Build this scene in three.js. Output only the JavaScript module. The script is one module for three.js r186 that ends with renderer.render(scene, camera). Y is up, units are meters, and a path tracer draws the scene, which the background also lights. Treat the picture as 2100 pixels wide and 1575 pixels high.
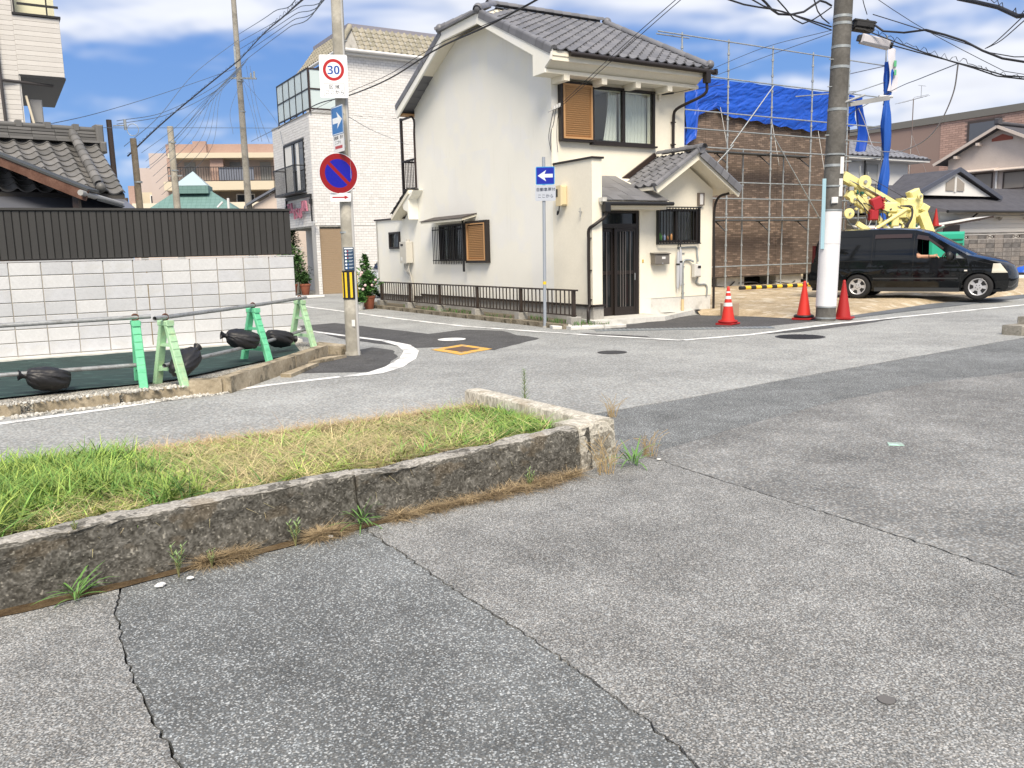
import * as THREE from 'three';
import { mergeGeometries, toCreasedNormals } from 'three/addons/utils/BufferGeometryUtils.js';
import { TessellateModifier } from 'three/addons/modifiers/TessellateModifier.js';
import { MarchingCubes } from 'three/addons/objects/MarchingCubes.js';

// ---------------------------------------------------------------- camera, sky, sun, exposure
const scene = new THREE.Scene();
const camera = new THREE.PerspectiveCamera(49.2, 1024 / 768, 0.1, 900);
camera.position.set(0, 1.5, 0);
camera.rotation.set(-0.1552, 0, -0.024, 'YXZ');
const renderer = new THREE.WebGLRenderer({ antialias: true });
renderer.setSize(1024, 768);
renderer.toneMapping = THREE.LinearToneMapping;
renderer.toneMappingExposure = 2.45;
renderer.shadowMap.enabled = true;
const sun = new THREE.DirectionalLight(0xfff2de, 2.15);
sun.position.set(3, 40, 16);
sun.target.position.set(0, 0, -18);
sun.castShadow = true;
sun.shadow.radius = 52;
sun.shadow.mapSize.set(2048, 2048);
Object.assign(sun.shadow.camera, { left: -45, right: 45, top: 45, bottom: -45, near: 1, far: 160 });
scene.add(sun, sun.target);

// ---------------------------------------------------------------- random and noise
function seeded(a) { return () => { a |= 0; a = a + 0x6D2B79F5 | 0; let t = Math.imul(a ^ a >>> 15, 1 | a); t = t + Math.imul(t ^ t >>> 7, 61 | t) ^ t; return ((t ^ t >>> 14) >>> 0) / 4294967296; }; }
let R = seeded(7);
const rr = (a, b) => a + (b - a) * R();
const PI = Math.PI, deg = PI / 180;
const clamp = (x, a = 0, b = 1) => Math.min(b, Math.max(a, x));
const mix = (a, b, t) => a + (b - a) * t;
const smooth = (a, b, x) => { const t = clamp((x - a) / (b - a)); return t * t * (3 - 2 * t); };
function hash2(x, y, s) { let h = Math.imul(x, 374761393) + Math.imul(y, 668265263) + Math.imul(s, 1442695041); h = Math.imul(h ^ h >>> 13, 1274126177); return ((h ^ h >>> 16) >>> 0) / 4294967296; }
function vnoise(x, y, per, s) {               // value noise, periodic in per
  const xi = Math.floor(x), yi = Math.floor(y), fx = x - xi, fy = y - yi;
  const u = fx * fx * (3 - 2 * fx), v = fy * fy * (3 - 2 * fy);
  const m = (a) => per ? ((a % per) + per) % per : a;
  const x0 = m(xi), x1 = m(xi + 1), y0 = m(yi), y1 = m(yi + 1);
  return mix(mix(hash2(x0, y0, s), hash2(x1, y0, s), u), mix(hash2(x0, y1, s), hash2(x1, y1, s), u), v);
}
function fbm(x, y, per, oct, s) { let a = 0.5, t = 0, n = 0; for (let i = 0; i < oct; i++) { t += a * vnoise(x, y, per, s + i); n += a; a *= 0.5; x *= 2; y *= 2; per *= 2; } return t / n; }

// ---------------------------------------------------------------- sky: blue air with drifting white cloud
{
  const W = 1536, H = 768, d = new Float32Array(W * H * 4);
  const K = 0.40;
  // broad cloud banks of this sky: azimuth, elevation, half widths in degrees, weight
  const banks = [[-24, 17.5, 9, 2.6, .95], [-30, 13.2, 5, 1.1, .6], [-17, 14.5, 5, 1.3, .5], [-11, 17, 6, 1.6, .6], [-6, 14, 4, 1.2, .4], [-1, 16, 5, 2.2, .55], [12, 17.2, 14, 3.2, 1.15], [20, 14, 6, 1.2, .5], [30, 17.5, 7, 2.0, .6], [29, 9.6, 9, 2.2, 1.1], [24, 7.6, 5, .9, .5]];
  for (let j = 0; j < H; j++) {
    const el = (0.5 - (j + .5) / H) * PI, row = (H - 1 - j) * W * 4;
    const se = Math.sin(el), ce = Math.cos(el);
    for (let i = 0; i < W; i++) {
      const az = ((i + .5) / W - .5) * 2 * PI;         // angle from +x, turning to +z
      const dx = Math.cos(az) * ce, dz = Math.sin(az) * ce;
      let r, g, b;
      if (el < -0.02) { r = .20; g = .20; b = .19; }
      else {
        const t = clamp(se);
        const k = Math.pow(1 - t, 3.2);
        r = mix(.045, .36, k); g = mix(.19, .60, k); b = mix(.66, .95, k);
        const a = Math.atan2(dx, -dz) / deg, e = el / deg;
        const q = 1 / Math.max(se + .12, .12);
        const px = dx * q * 1.5 + 11.3, pz = dz * q * 1.5 + 5.1;
        const wx = fbm(px * .9 + 3, pz * .9, 0, 2, 5) - .5, wz = fbm(px * .9, pz * .9 + 7, 0, 2, 9) - .5;
        const n = fbm(px * .9 + wx * 1.8, pz * 1.5 + wz * 1.2, 0, 5, 21);
        const fine = fbm(px * 4 + wx * 5, pz * 7 + wz * 3, 0, 4, 33);
        let bank = 0; for (const [A, E, sa, sE, w] of banks) { const u = (a - A) / sa, v = (e - E) / sE; bank += w * Math.exp(-(u * u + v * v)); }
        const wide = (Math.abs(a) > 38 || e > 32) ? smooth(0, 1, Math.max((Math.abs(a) - 38) / 10, (e - 32) / 8)) * .62 : 0;  // extra cloud out of view, added to make the sky's light less blue
        let c = smooth(.27, .70, n * .50 + fine * .50 + Math.min(bank + wide, 1) * .50 - .24);
        c = Math.pow(c, .9) * .97;
        const body = .80 + .22 * fine;
        r = mix(r, 1.02 * body, c); g = mix(g, 1.05 * body, c); b = mix(b, 1.14 * body, c);
      }
      const o = row + i * 4; d[o] = r * K; d[o + 1] = g * K; d[o + 2] = b * K; d[o + 3] = 1;
    }
  }
  const sky = new THREE.DataTexture(d, W, H, THREE.RGBAFormat, THREE.FloatType);
  sky.mapping = THREE.EquirectangularReflectionMapping; sky.magFilter = THREE.LinearFilter; sky.minFilter = THREE.LinearFilter; sky.needsUpdate = true;
  scene.background = sky; scene.environment = sky;
}

// ---------------------------------------------------------------- geometry helpers
const V = (x, y, z) => new THREE.Vector3(x, y, z);
function flat(g) {                             // non-indexed, only position, normal and uv
  let o = g.index ? g.toNonIndexed() : g;
  for (const k of Object.keys(o.attributes)) if (!['position', 'normal', 'uv'].includes(k)) o.deleteAttribute(k);
  if (!o.attributes.normal) o.computeVertexNormals();
  if (!o.attributes.uv) o.setAttribute('uv', new THREE.BufferAttribute(new Float32Array(o.attributes.position.count * 2), 2));
  return o;
}
const J = (...l) => { const a = l.flat(9).filter(Boolean).map(flat); return a.length === 1 ? a[0] : mergeGeometries(a); };
const mv = (g, x, y, z) => g.translate(x, y, z);
const rot = (g, x = 0, y = 0, z = 0) => g.applyMatrix4(new THREE.Matrix4().makeRotationFromEuler(new THREE.Euler(x, y, z, 'YXZ')));
const bx = (w, h, d, x = 0, y = 0, z = 0) => mv(flat(new THREE.BoxGeometry(w, h, d)), x, y, z);          // centred
const b0 = (x0, x1, y0, y1, z0, z1) => bx(x1 - x0, y1 - y0, z1 - z0, (x0 + x1) / 2, (y0 + y1) / 2, (z0 + z1) / 2);
function bev(w, h, d, r = .01, x = 0, y = 0, z = 0) {     // box with chamfered edges, centred
  const s = new THREE.Shape(); const a = w / 2 - r, b = h / 2 - r;
  s.moveTo(-a, -b); s.lineTo(a, -b); s.lineTo(a, b); s.lineTo(-a, b); s.closePath();
  const g = new THREE.ExtrudeGeometry(s, { depth: d - 2 * r, bevelEnabled: true, bevelSize: r, bevelThickness: r, bevelSegments: 1, curveSegments: 1 });
  return mv(flat(g), x, y, z - d / 2 + r);
}
const cyl = (r0, r1, h, n = 16, x = 0, y = 0, z = 0) => mv(flat(new THREE.CylinderGeometry(r1, r0, h, n)), x, y + h / 2, z);   // stands on y
const sph = (r, x, y, z, n = 12) => mv(flat(new THREE.SphereGeometry(r, n, Math.ceil(n * .7))), x, y, z);
function rod(a, b, r, n = 8, r2 = r) {          // round bar from a to b
  const A = V(...a), B = V(...b), L = A.distanceTo(B), g = new THREE.CylinderGeometry(r2, r, L, n);
  g.applyMatrix4(new THREE.Matrix4().compose(A.clone().lerp(B, .5), new THREE.Quaternion().setFromUnitVectors(V(0, 1, 0), B.clone().sub(A).normalize()), V(1, 1, 1)));
  return flat(g);
}
function bar(a, b, w, h, up = [0, 1, 0]) {       // square bar from a to b
  const A = V(...a), B = V(...b), L = A.distanceTo(B), z = B.clone().sub(A).normalize();
  let x = V(...up).cross(z); if (x.lengthSq() < 1e-6) x = V(1, 0, 0).cross(z); x.normalize(); const y = z.clone().cross(x);
  const g = flat(new THREE.BoxGeometry(w, h, L)); g.applyMatrix4(new THREE.Matrix4().makeBasis(x, y, z).setPosition(A.lerp(B, .5))); return g;
}
function tube(pts, r, n = 6, seg = 0, closed = false) { const c = new THREE.CatmullRomCurve3(pts.map(p => V(...p)), closed, 'centripetal'); return flat(new THREE.TubeGeometry(c, seg || pts.length * 5, r, n, closed)); }
function poly(pts) { const s = new THREE.Shape(); pts.forEach(([x, y], i) => i ? s.lineTo(x, y) : s.moveTo(x, y)); s.closePath(); return s; }
function slab(pts, depth, holes = [], bevel = 0) { // polygon in x,y pulled along +z
  const s = poly(pts); for (const h of holes) s.holes.push(new THREE.Path(h.map(p => new THREE.Vector2(...p))));
  return flat(new THREE.ExtrudeGeometry(s, { depth, bevelEnabled: bevel > 0, bevelSize: bevel, bevelThickness: bevel, bevelSegments: 1, bevelOffset: -bevel, curveSegments: 8 }));
}
const rect = (x0, x1, y0, y1) => [[x0, y0], [x1, y0], [x1, y1], [x0, y1]];
function plan(pts, y0, y1) {                    // polygon given in world x,z, a solid from y0 up to y1
  const g = slab(pts.map(([x, z]) => [x, -z]), y1 - y0); return mv(rot(g, -PI / 2), 0, y0, 0);
}
function sheet(pts, y) { const g = flat(new THREE.ShapeGeometry(poly(pts.map(([x, z]) => [x, -z])))); return mv(rot(g, -PI / 2), 0, y, 0); }
function lathe(pts, n = 24) { return flat(new THREE.LatheGeometry(pts.map(p => new THREE.Vector2(...p)), n)); }
function ribbon(pts, w, y) {                    // painted strip on the ground along world x,z points
  const P = [], N = pts.length, pos = [], W = Array.isArray(w) ? w : pts.map(() => w);
  for (let i = 0; i < N; i++) { const a = pts[Math.max(0, i - 1)], b = pts[Math.min(N - 1, i + 1)]; const dx = b[0] - a[0], dz = b[1] - a[1], L = Math.hypot(dx, dz); P.push([[pts[i][0] + dz / L * W[i] / 2, pts[i][1] - dx / L * W[i] / 2], [pts[i][0] - dz / L * W[i] / 2, pts[i][1] + dx / L * W[i] / 2]]); }
  for (let i = 0; i < N - 1; i++) { const [a, b] = P[i], [c, d] = P[i + 1]; for (const [x, z] of [a, c, b, b, c, d]) pos.push(x, y, z); }
  const g = new THREE.BufferGeometry(); g.setAttribute('position', new THREE.BufferAttribute(new Float32Array(pos), 3)); g.computeVertexNormals();
  if (g.attributes.normal.getY(0) < 0) { for (let i = 0; i < pos.length; i += 9) for (let k = 0; k < 3; k++) { const t = pos[i + 3 + k]; pos[i + 3 + k] = pos[i + 6 + k]; pos[i + 6 + k] = t; } g.attributes.position.array.set(pos); g.computeVertexNormals(); }
  return flat(g);
}
function grid(nu, nv, f) {                      // surface f(u,v) -> [x,y,z], smooth normals
  const pos = [], uv = [], idx = [];
  for (let j = 0; j <= nv; j++) for (let i = 0; i <= nu; i++) { pos.push(...f(i / nu, j / nv)); uv.push(i / nu, j / nv); }
  for (let j = 0; j < nv; j++) for (let i = 0; i < nu; i++) { const a = j * (nu + 1) + i, b = a + 1, c = a + nu + 1, d = c + 1; idx.push(a, b, d, a, d, c); }
  const g = new THREE.BufferGeometry(); g.setAttribute('position', new THREE.Float32BufferAttribute(pos, 3)); g.setAttribute('uv', new THREE.Float32BufferAttribute(uv, 2)); g.setIndex(idx); g.computeVertexNormals(); return flat(g);
}
const crease = (g, a = .6) => toCreasedNormals(g, a);
function metric(g) {                            // uv in metres, taken from the face's main direction
  const p = g.attributes.position, uv = g.attributes.uv, e1 = V(), e2 = V(), a = V(), b = V(), c = V();
  for (let i = 0; i < p.count; i += 3) {
    a.fromBufferAttribute(p, i); b.fromBufferAttribute(p, i + 1); c.fromBufferAttribute(p, i + 2); e1.subVectors(b, a); e2.subVectors(c, a); e1.cross(e2);
    const x = Math.abs(e1.x), y = Math.abs(e1.y), z = Math.abs(e1.z);
    [a, b, c].forEach((q, k) => y >= x && y >= z ? uv.setXY(i + k, q.x, q.z) : x >= z ? uv.setXY(i + k, q.z, q.y) : uv.setXY(i + k, q.x, q.y));
  }
  return g;
}

// ---------------------------------------------------------------- textures and materials
function tex(size, f, srgb = true, metres = 1, sy = size) {  // f(x,y in 0..1) -> [r,g,b] 0..255 display values
  const d = new Uint8Array(size * sy * 4);
  for (let j = 0; j < sy; j++) for (let i = 0; i < size; i++) { const c = f(i / size, j / sy), o = (j * size + i) * 4; d[o] = c[0]; d[o + 1] = c[1]; d[o + 2] = c[2]; d[o + 3] = 255; }
  return dataTex(d, size, sy, srgb, metres);
}
function dataTex(d, w, h, srgb, metres) {
  const t = new THREE.DataTexture(d, w, h); t.wrapS = t.wrapT = THREE.RepeatWrapping; t.magFilter = THREE.LinearFilter; t.minFilter = THREE.LinearMipmapLinearFilter; t.generateMipmaps = true;
  if (srgb) t.colorSpace = THREE.SRGBColorSpace; t.repeat.set(1 / metres, 1 / metres); t.needsUpdate = true; return t;
}
const gray = (v) => { const c = clamp(v, 0, 255); return [c, c, c]; };
function canvasTex(w, h, draw) { const c = document.createElement('canvas'); c.width = w; c.height = h; draw(c.getContext('2d'), w, h); const t = new THREE.CanvasTexture(c); t.colorSpace = THREE.SRGBColorSpace; t.anisotropy = 4; return t; }
function mat(color, roughness = .8, o = {}) { const m = new (o.clearcoat || o.transmission || o.sheen ? THREE.MeshPhysicalMaterial : THREE.MeshStandardMaterial)({ color, roughness, ...o }); return m; }
const lin = (r, g, b) => new THREE.Color().setRGB(r, g, b);
function pair(size, metres, f, bump = 0, seed = 1) {    // a colour map and a bump map from one function giving [r,g,b,height]
  const c = new Uint8Array(size * size * 4), h = bump ? new Uint8Array(size * size * 4) : null;
  for (let j = 0; j < size; j++) for (let i = 0; i < size; i++) { const v = f(i / size, j / size), o = (j * size + i) * 4; for (let k = 0; k < 3; k++) c[o + k] = clamp(v[k], 0, 255); c[o + 3] = 255; if (h) { h[o] = h[o + 1] = h[o + 2] = clamp(v[3], 0, 255); h[o + 3] = 255; } }
  const r = { map: dataTex(c, size, size, true, metres) }; if (h) { r.bumpMap = dataTex(h, size, size, false, metres); r.bumpScale = bump; } return r;
}
// mottled surface round a colour: patches and grain, display values
function mottle(base, amp, grain, metres, { size = 512, bump = 0, cells = 4, tint = [1, 1, 1], seed = 3, blot = 0, blotCol = [90, 85, 75] } = {}) {
  return pair(size, metres, (x, y) => {
    const n = fbm(x * cells, y * cells, cells, 5, seed) - .5, g = hash2(Math.floor(x * size), Math.floor(y * size), seed + 40) - .5, m = fbm(x * cells * 8, y * cells * 8, cells * 8, 3, seed + 9) - .5;
    const d = n * amp + m * amp * .6 + g * grain; const bl = blot ? smooth(.58, .75, fbm(x * cells * 1.5, y * cells * 1.5, cells * 1.5 | 0 || 1, 5, seed + 77)) * blot : 0;
    return [0, 1, 2].map(k => mix(base[k] + d * tint[k], blotCol[k], bl)).concat(128 + m * 120 + g * 110);
  }, bump);
}

// ---------------------------------------------------------------- scene helpers
const taken = {};
function numbered(n) { const k = taken[n] = (taken[n] ?? -1) + 1; return k ? n + '_' + String(k).padStart(3, '0') : n; }
function mesh(name, geo, m, parent) {
  let g = Array.isArray(geo) ? J(geo) : geo; if (!g.userData.done) { g = flat(g); if (m.userData.metric !== false && (m.map || m.bumpMap) && !g.userData.keepUV) metric(g); g.userData.done = true; }
  const o = new THREE.Mesh(g, m); o.name = name; o.castShadow = o.receiveShadow = true; parent.add(o); return o;
}
const part = (parent, name, geo, m, label) => { const o = mesh(name, geo, m, parent); if (label) o.userData.label = label; return o; };
function info(o, label, category, group, kind) { if (label) o.userData.label = label; if (category) o.userData.category = category; if (group) o.userData.group = group; if (kind) o.userData.kind = kind; return o; }
function thing(name, label, category, pos = [0, 0, 0], ry = 0, group) { const o = new THREE.Group(); o.name = numbered(name); o.position.set(...pos); o.rotation.y = ry; scene.add(o); return info(o, label, category, group); }
function single(name, label, category, geo, m, group) { const o = mesh(numbered(name), geo, m, scene); return info(o, label, category, group); }
function struct(name, geo, m, label) { const o = mesh(numbered(name), geo, m, scene); o.userData.kind = 'structure'; if (label) o.userData.label = label; return o; }
function copy(o, pos, ry, label, group) { const c = o.clone(); c.name = numbered(o.name.replace(/_\d{3}$/, '')); c.position.set(...pos); if (ry !== undefined) c.rotation.y = ry; c.userData = { ...o.userData }; if (label) c.userData.label = label; if (group) c.userData.group = group; scene.add(c); return c; }
function many(parent, name, geo, m, list, label) {     // countless small pieces: list of [matrix, colour?]
  const o = new THREE.InstancedMesh(flat(geo), m, list.length); o.name = name; o.castShadow = o.receiveShadow = true;
  list.forEach(([M, c], i) => { o.setMatrixAt(i, M); if (c) o.setColorAt(i, c); }); o.userData.kind = 'stuff'; if (label) o.userData.label = label; parent.add(o); return o;
}
const mat4 = (x, y, z, ry = 0, rx = 0, rz = 0, s = 1, sy = s, sz = s) => new THREE.Matrix4().compose(V(x, y, z), new THREE.Quaternion().setFromEuler(new THREE.Euler(rx, ry, rz, 'YXZ')), V(s, sy, sz));
const TURN = 31.4 * deg;                        // the street grid: local +x runs along the house front, +z faces the crossing
const HX = 1.684, HZ = -17.331;                 // house corner
const hw = (u, v) => [HX + u * .8536 - v * .521, HZ - u * .521 - v * .8536];   // house grid to world x,z

// ---------------------------------------------------------------- ground: asphalt laid in separate pours
function asphalt(size, metres, cell, o) {          // stones of about cell pixels set in binder; o: lo, hi tone, tint, binder, pits, blot
  const n = Math.round(size / cell), c = new Uint8Array(size * size * 4), h = o.bump ? new Uint8Array(size * size * 4) : null, S = o.seed;
  const sx = new Float32Array(n * n), sy = new Float32Array(n * n), tone = new Float32Array(n * n), warm = new Float32Array(n * n), rad = new Float32Array(n * n);
  for (let k = 0; k < n * n; k++) { const i = k % n, j = k / n | 0; sx[k] = i + hash2(i, j, S); sy[k] = j + hash2(i, j, S + 1); const t = hash2(i, j, S + 2); tone[k] = Math.pow(t, o.skew ?? 1.6); warm[k] = hash2(i, j, S + 3) - .5; rad[k] = .34 + .36 * hash2(i, j, S + 4); }
  const LB = 256, low = new Float32Array(LB * LB); for (let j = 0; j < LB; j++) for (let i = 0; i < LB; i++) low[j * LB + i] = (fbm(i / LB * 5, j / LB * 5, 5, 4, S + 11) - .5) * (o.blot ?? 30) + (fbm(i / LB * 24, j / LB * 24, 24, 3, S + 17) - .5) * (o.mid ?? 16);
  const lowAt = (x, y) => { const u = x / size * LB, v = y / size * LB, i = u | 0, j = v | 0, f = u - i, e = v - j, i1 = (i + 1) % LB, j1 = (j + 1) % LB; return mix(mix(low[j * LB + i], low[j * LB + i1], f), mix(low[j1 * LB + i], low[j1 * LB + i1], f), e); };
  for (let y = 0; y < size; y++) for (let x = 0; x < size; x++) {
    const u = x / size * n, v = y / size * n, ci = Math.floor(u), cj = Math.floor(v); let d1 = 9, id = 0;
    for (let b = -1; b <= 1; b++) for (let a = -1; a <= 1; a++) { const i = (ci + a + n) % n, j = (cj + b + n) % n, k = j * n + i; let dx = u - sx[k]; if (dx > n / 2) dx -= n; if (dx < -n / 2) dx += n; let dy = v - sy[k]; if (dy > n / 2) dy -= n; if (dy < -n / 2) dy += n; const d = Math.sqrt(dx * dx + dy * dy) - rad[k]; if (d < d1) { d1 = d; id = k; } }
    const inside = smooth(.22, -.12, d1), g = hash2(x, y, S + 6) - .5;
    const stone = mix(o.lo, o.hi, tone[id]); let t = mix(o.binder, stone, inside * (o.expose ?? 1)) + g * (o.grain ?? 14) + lowAt(x, y);
    const w = warm[id] * (o.warm ?? 10) * inside, q = (y * size + x) * 4;
    c[q] = clamp((t + w) * o.tint[0], 0, 255); c[q + 1] = clamp(t * o.tint[1], 0, 255); c[q + 2] = clamp((t - w) * o.tint[2], 0, 255); c[q + 3] = 255;
    if (h) { h[q] = h[q + 1] = h[q + 2] = clamp(60 + inside * (90 + tone[id] * 60) + g * 30, 0, 255); h[q + 3] = 255; }
  }
  const r = { map: dataTex(c, size, size, true, metres) }; if (h) { r.bumpMap = dataTex(h, size, size, false, metres); r.bumpScale = o.bump; } return r;
}
const ASP = {
  coarse: mat(0xffffff, .92, asphalt(2048, 3.4, 3.9, { lo: 106, hi: 186, binder: 86, skew: 1.25, tint: [.98, .985, .97], seed: 3, bump: .0035, blot: 34, mid: 26, warm: 7 })),
  blue: mat(0xffffff, .92, asphalt(2048, 3.4, 4.0, { lo: 98, hi: 196, binder: 86, skew: 2.9, tint: [.975, 1.0, 1.0], seed: 23, bump: .003, blot: 34, mid: 24, warm: 6 })),
  smooth: mat(0xffffff, .9, asphalt(1536, 4.2, 4.0, { lo: 104, hi: 172, binder: 104, skew: 1.6, tint: [.985, .99, .975], seed: 43, blot: 46, mid: 26, warm: 8 })),
  road: mat(0xffffff, .9, asphalt(1536, 9, 3.2, { lo: 134, hi: 182, binder: 132, skew: 1.2, tint: [.985, .995, .98], seed: 63, blot: 34, mid: 24, warm: 6 })),
  fresh: mat(0xffffff, .85, asphalt(512, 2, 3.2, { lo: 62, hi: 104, binder: 60, skew: 1.6, tint: [1.0, 1.0, 1.0], seed: 83, blot: 20, mid: 14, warm: 5 })),
};
struct('ground', plan([[-300, 60], [300, 60], [300, -400], [-300, -400]], -.6, -.035), mat(lin(.02, .02, .02), .95), 'dark bed under the asphalt');
{
  const ext = (p, L) => { const n = p.length, a = p[n - 2], b = p[n - 1], d = Math.hypot(b[0] - a[0], b[1] - a[1]); return [...p, [b[0] + (b[0] - a[0]) / d * L, b[1] + (b[1] - a[1]) / d * L]]; };
  const rough = (p, step, amp, s) => {                 // a broken edge: finer points with jitter
    const r = seeded(s), q = []; for (let i = 0; i < p.length - 1; i++) { const [a, b] = [p[i], p[i + 1]], L = Math.hypot(b[0] - a[0], b[1] - a[1]), n = Math.max(1, Math.min(160, Math.round(L / step))); for (let k = 0; k < n; k++) { const t = k / n; q.push([mix(a[0], b[0], t) + (r() - .5) * amp, mix(a[1], b[1], t) + (r() - .5) * amp]); } } q.push(p[p.length - 1]); return q;
  };
  const side = (p, w, s) => { const r = seeded(s); return p.map((c, i) => { const a = p[Math.max(0, i - 1)], b = p[Math.min(p.length - 1, i + 1)], dx = b[0] - a[0], dz = b[1] - a[1], L = Math.hypot(dx, dz) || 1, k = w * (.35 + 1.3 * r()); return [c[0] + dz / L * k, c[1] - dx / L * k]; }); };
  // joints run from under the island outward (world x,z)
  const c1 = rough(ext([[-2.0, -4.2], [-1.77, -3.5], [-1.5, -3.02], [-1.29, -2.69], [-1.1, -2.42], [-1.02, -2.31]], 3), .035, .02, 11);
  const c2 = rough(ext([[-1.3, -5.2], [-.76, -4.38], [-.51, -3.98], [-.22, -3.52], [.05, -3.12], [.24, -2.8], [.41, -2.5], [.53, -2.25]], 3), .03, .018, 12);
  const c3 = rough(ext([[.3, -6.2], [.78, -6.06], [1.0, -5.97], [1.35, -5.31], [1.63, -4.8], [1.93, -4.29], [2.16, -3.84], [2.28, -3.59]], 6), .04, .02, 13);
  const j4 = rough(ext([[.2, -6.4], [.86, -6.12], [1.0, -6.06], [1.83, -6.87], [3.06, -7.97], [4.5, -8.98], [5.93, -9.6]], 14), .08, .012, 14);
  const j5 = rough(ext([[0, -7.15], [.92, -7.79], [1.72, -8.35], [3.04, -9.39], [4.66, -10.58], [8.04, -13.07]], 12), .09, .008, 15);
  const between = (a, wa, b, wb, corner) => [...side(a, wa, 5), ...(corner || []), ...side(b, -wb, 6).reverse()];
  const T = -.034;
  struct('asphalt_apron', plan([[-30, 7], [-30, -.5], [-6, -2.6], ...side(c1, -.005, 3)], T, 0), ASP.coarse, 'pale stony asphalt beside the kerb end of the crack');
  struct('asphalt_patch', plan([...side(c1, .003, 4), ...side(c2, -.006, 5).reverse()], T, -.002), ASP.blue, 'blue grey asphalt patch between two open cracks');
  struct('asphalt_apron', plan([...side(c2, .004, 6), ...side(c3, -.006, 7).reverse()], T, 0), ASP.coarse, 'wide pale stony asphalt between two long cracks');
  struct('asphalt_patch', plan([...side(c3, .005, 8), [24, 2], ...side(j4, -.006, 9).reverse()], T, .001), ASP.smooth, 'smooth grey asphalt beyond the long crack');
  struct('asphalt_strip', plan([...side(j4, .003, 10), ...side(j5, -.008, 11).reverse()], T, -.001), ASP.blue, 'dark blue grey repaired asphalt strip across the crossing');
  struct('road', plan([...side(j5, .008, 12), [60, -40], [60, -110], [-60, -110], [-60, 8], [-30, 1.8], [-6, -4], [-1, -7.0]], T, 0), ASP.road, 'pale grey asphalt road of the crossing');
  // dark repair patches in the road
  const patch = (pts, y, s, l) => struct('asphalt_patch', sheet(rough([...pts, pts[0]], .25, .05, s), y), ASP.fresh, l);
  patch([[-4.72, -18.7], [-4.03, -19.28], [-1.58, -16.06], [-.9, -16.8], [-.14, -16.29], [.13, -15.36], [.53, -14.73], [-.28, -13.03], [-.95, -13.68], [-1.58, -13.6], [-3.04, -15.32], [-4.46, -17.92]], .003, 21, 'dark new asphalt patch round the white worn manhole');
  patch([[1.28, -15.52], [2.4, -14.59], [2.43, -14.21], [1.57, -14.9]], .003, 22, 'small dark asphalt patch by the street drain');
  patch([[3.77, -14.3], [6.04, -15.87], [7.98, -17.07], [6.5, -15.75], [5.06, -14.7]], .003, 23, 'dark asphalt band beside the white edge line');
  patch([[-2.9, -10.9], [-1.75, -10.9], [-1.72, -12.5], [-1.9, -13.4], [-2.3, -13.9], [-3.0, -12.6]], .003, 24, 'dark asphalt at the foot of the striped pole');
}
// painted lines, worn
const PAINT = mat(0xffffff, .75, pair(512, 1.6, (x, y) => { const n = fbm(x * 6, y * 6, 6, 5, 5), g = hash2(x * 512 | 0, y * 512 | 0, 8), w = smooth(.60, .72, n + (g - .5) * .25); return [mix(228, 150, w) + g * 8, mix(229, 151, w) + g * 8, mix(226, 150, w) + g * 8, 128 - w * 90]; }, .001));
const MARK = (c, seed) => mat(0xffffff, .8, pair(128, .5, (x, y) => { const n = fbm(x * 8, y * 8, 8, 4, seed), w = smooth(.5, .7, n) * .7; return [mix(c[0], 140, w), mix(c[1], 140, w), mix(c[2], 140, w), 128]; }));
struct('edge_line', ribbon([[-9, -3.9], [-4.9, -7.87], [-4.24, -8.5], [-3.42, -9.4], [-2.9, -9.95], [-2.16, -10.5]], .13, .005), PAINT, 'white edge line along the gravel lot');
struct('edge_line', ribbon([[-2.14, -10.5], [-1.78, -10.74], [-1.6, -11.3], [-1.52, -12.2], [-1.58, -13.2], [-1.8, -14.05], [-2.25, -14.9]], [.14, .24, .26, .25, .24, .22, .14], .006), PAINT, 'broad white curved line round the striped pole corner');
struct('edge_line', ribbon([[-2.28, -14.95], [-3.3, -16.2], [-4.47, -17.72], [-7, -21]], .14, .005), PAINT, 'white line running behind the striped pole');
struct('edge_line', ribbon([[-8, -28.7], [-6.19, -25.8], [-4.32, -22.82], [-2.82, -20.3], [-.94, -17.47], [1.18, -15.25], [2.81, -13.78]], .14, .007), PAINT, 'white edge line along the house fence');
struct('edge_line', ribbon([[2.85, -13.8], [4.15, -14.43], [6.11, -16.0], [8.09, -17.25], [12.14, -19.75], [30, -31]], .15, .007), PAINT, 'white edge line passing the construction lot');
struct('road_marking', plan([[2.85, -6.24], [2.95, -6.225], [2.93, -6.13], [2.82, -6.145]], .0015, .005), MARK([180, 226, 206], 3), 'small mint green painted square on asphalt');
struct('road_marking', plan([[-1.28, -13.3], [-.82, -13.95], [-.3, -13.2], [-.76, -12.5]], .0045, .008), MARK([226, 172, 70], 4), 'yellow painted frame round a rusty square cover');
struct('road_marking', sheet([[-3.8, -9.75], [-3.55, -9.85], [-3.58, -9.98], [-3.84, -9.88]], .004), MARK([150, 222, 190], 6), 'mint green paint dab by the gravel edge');
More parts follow.
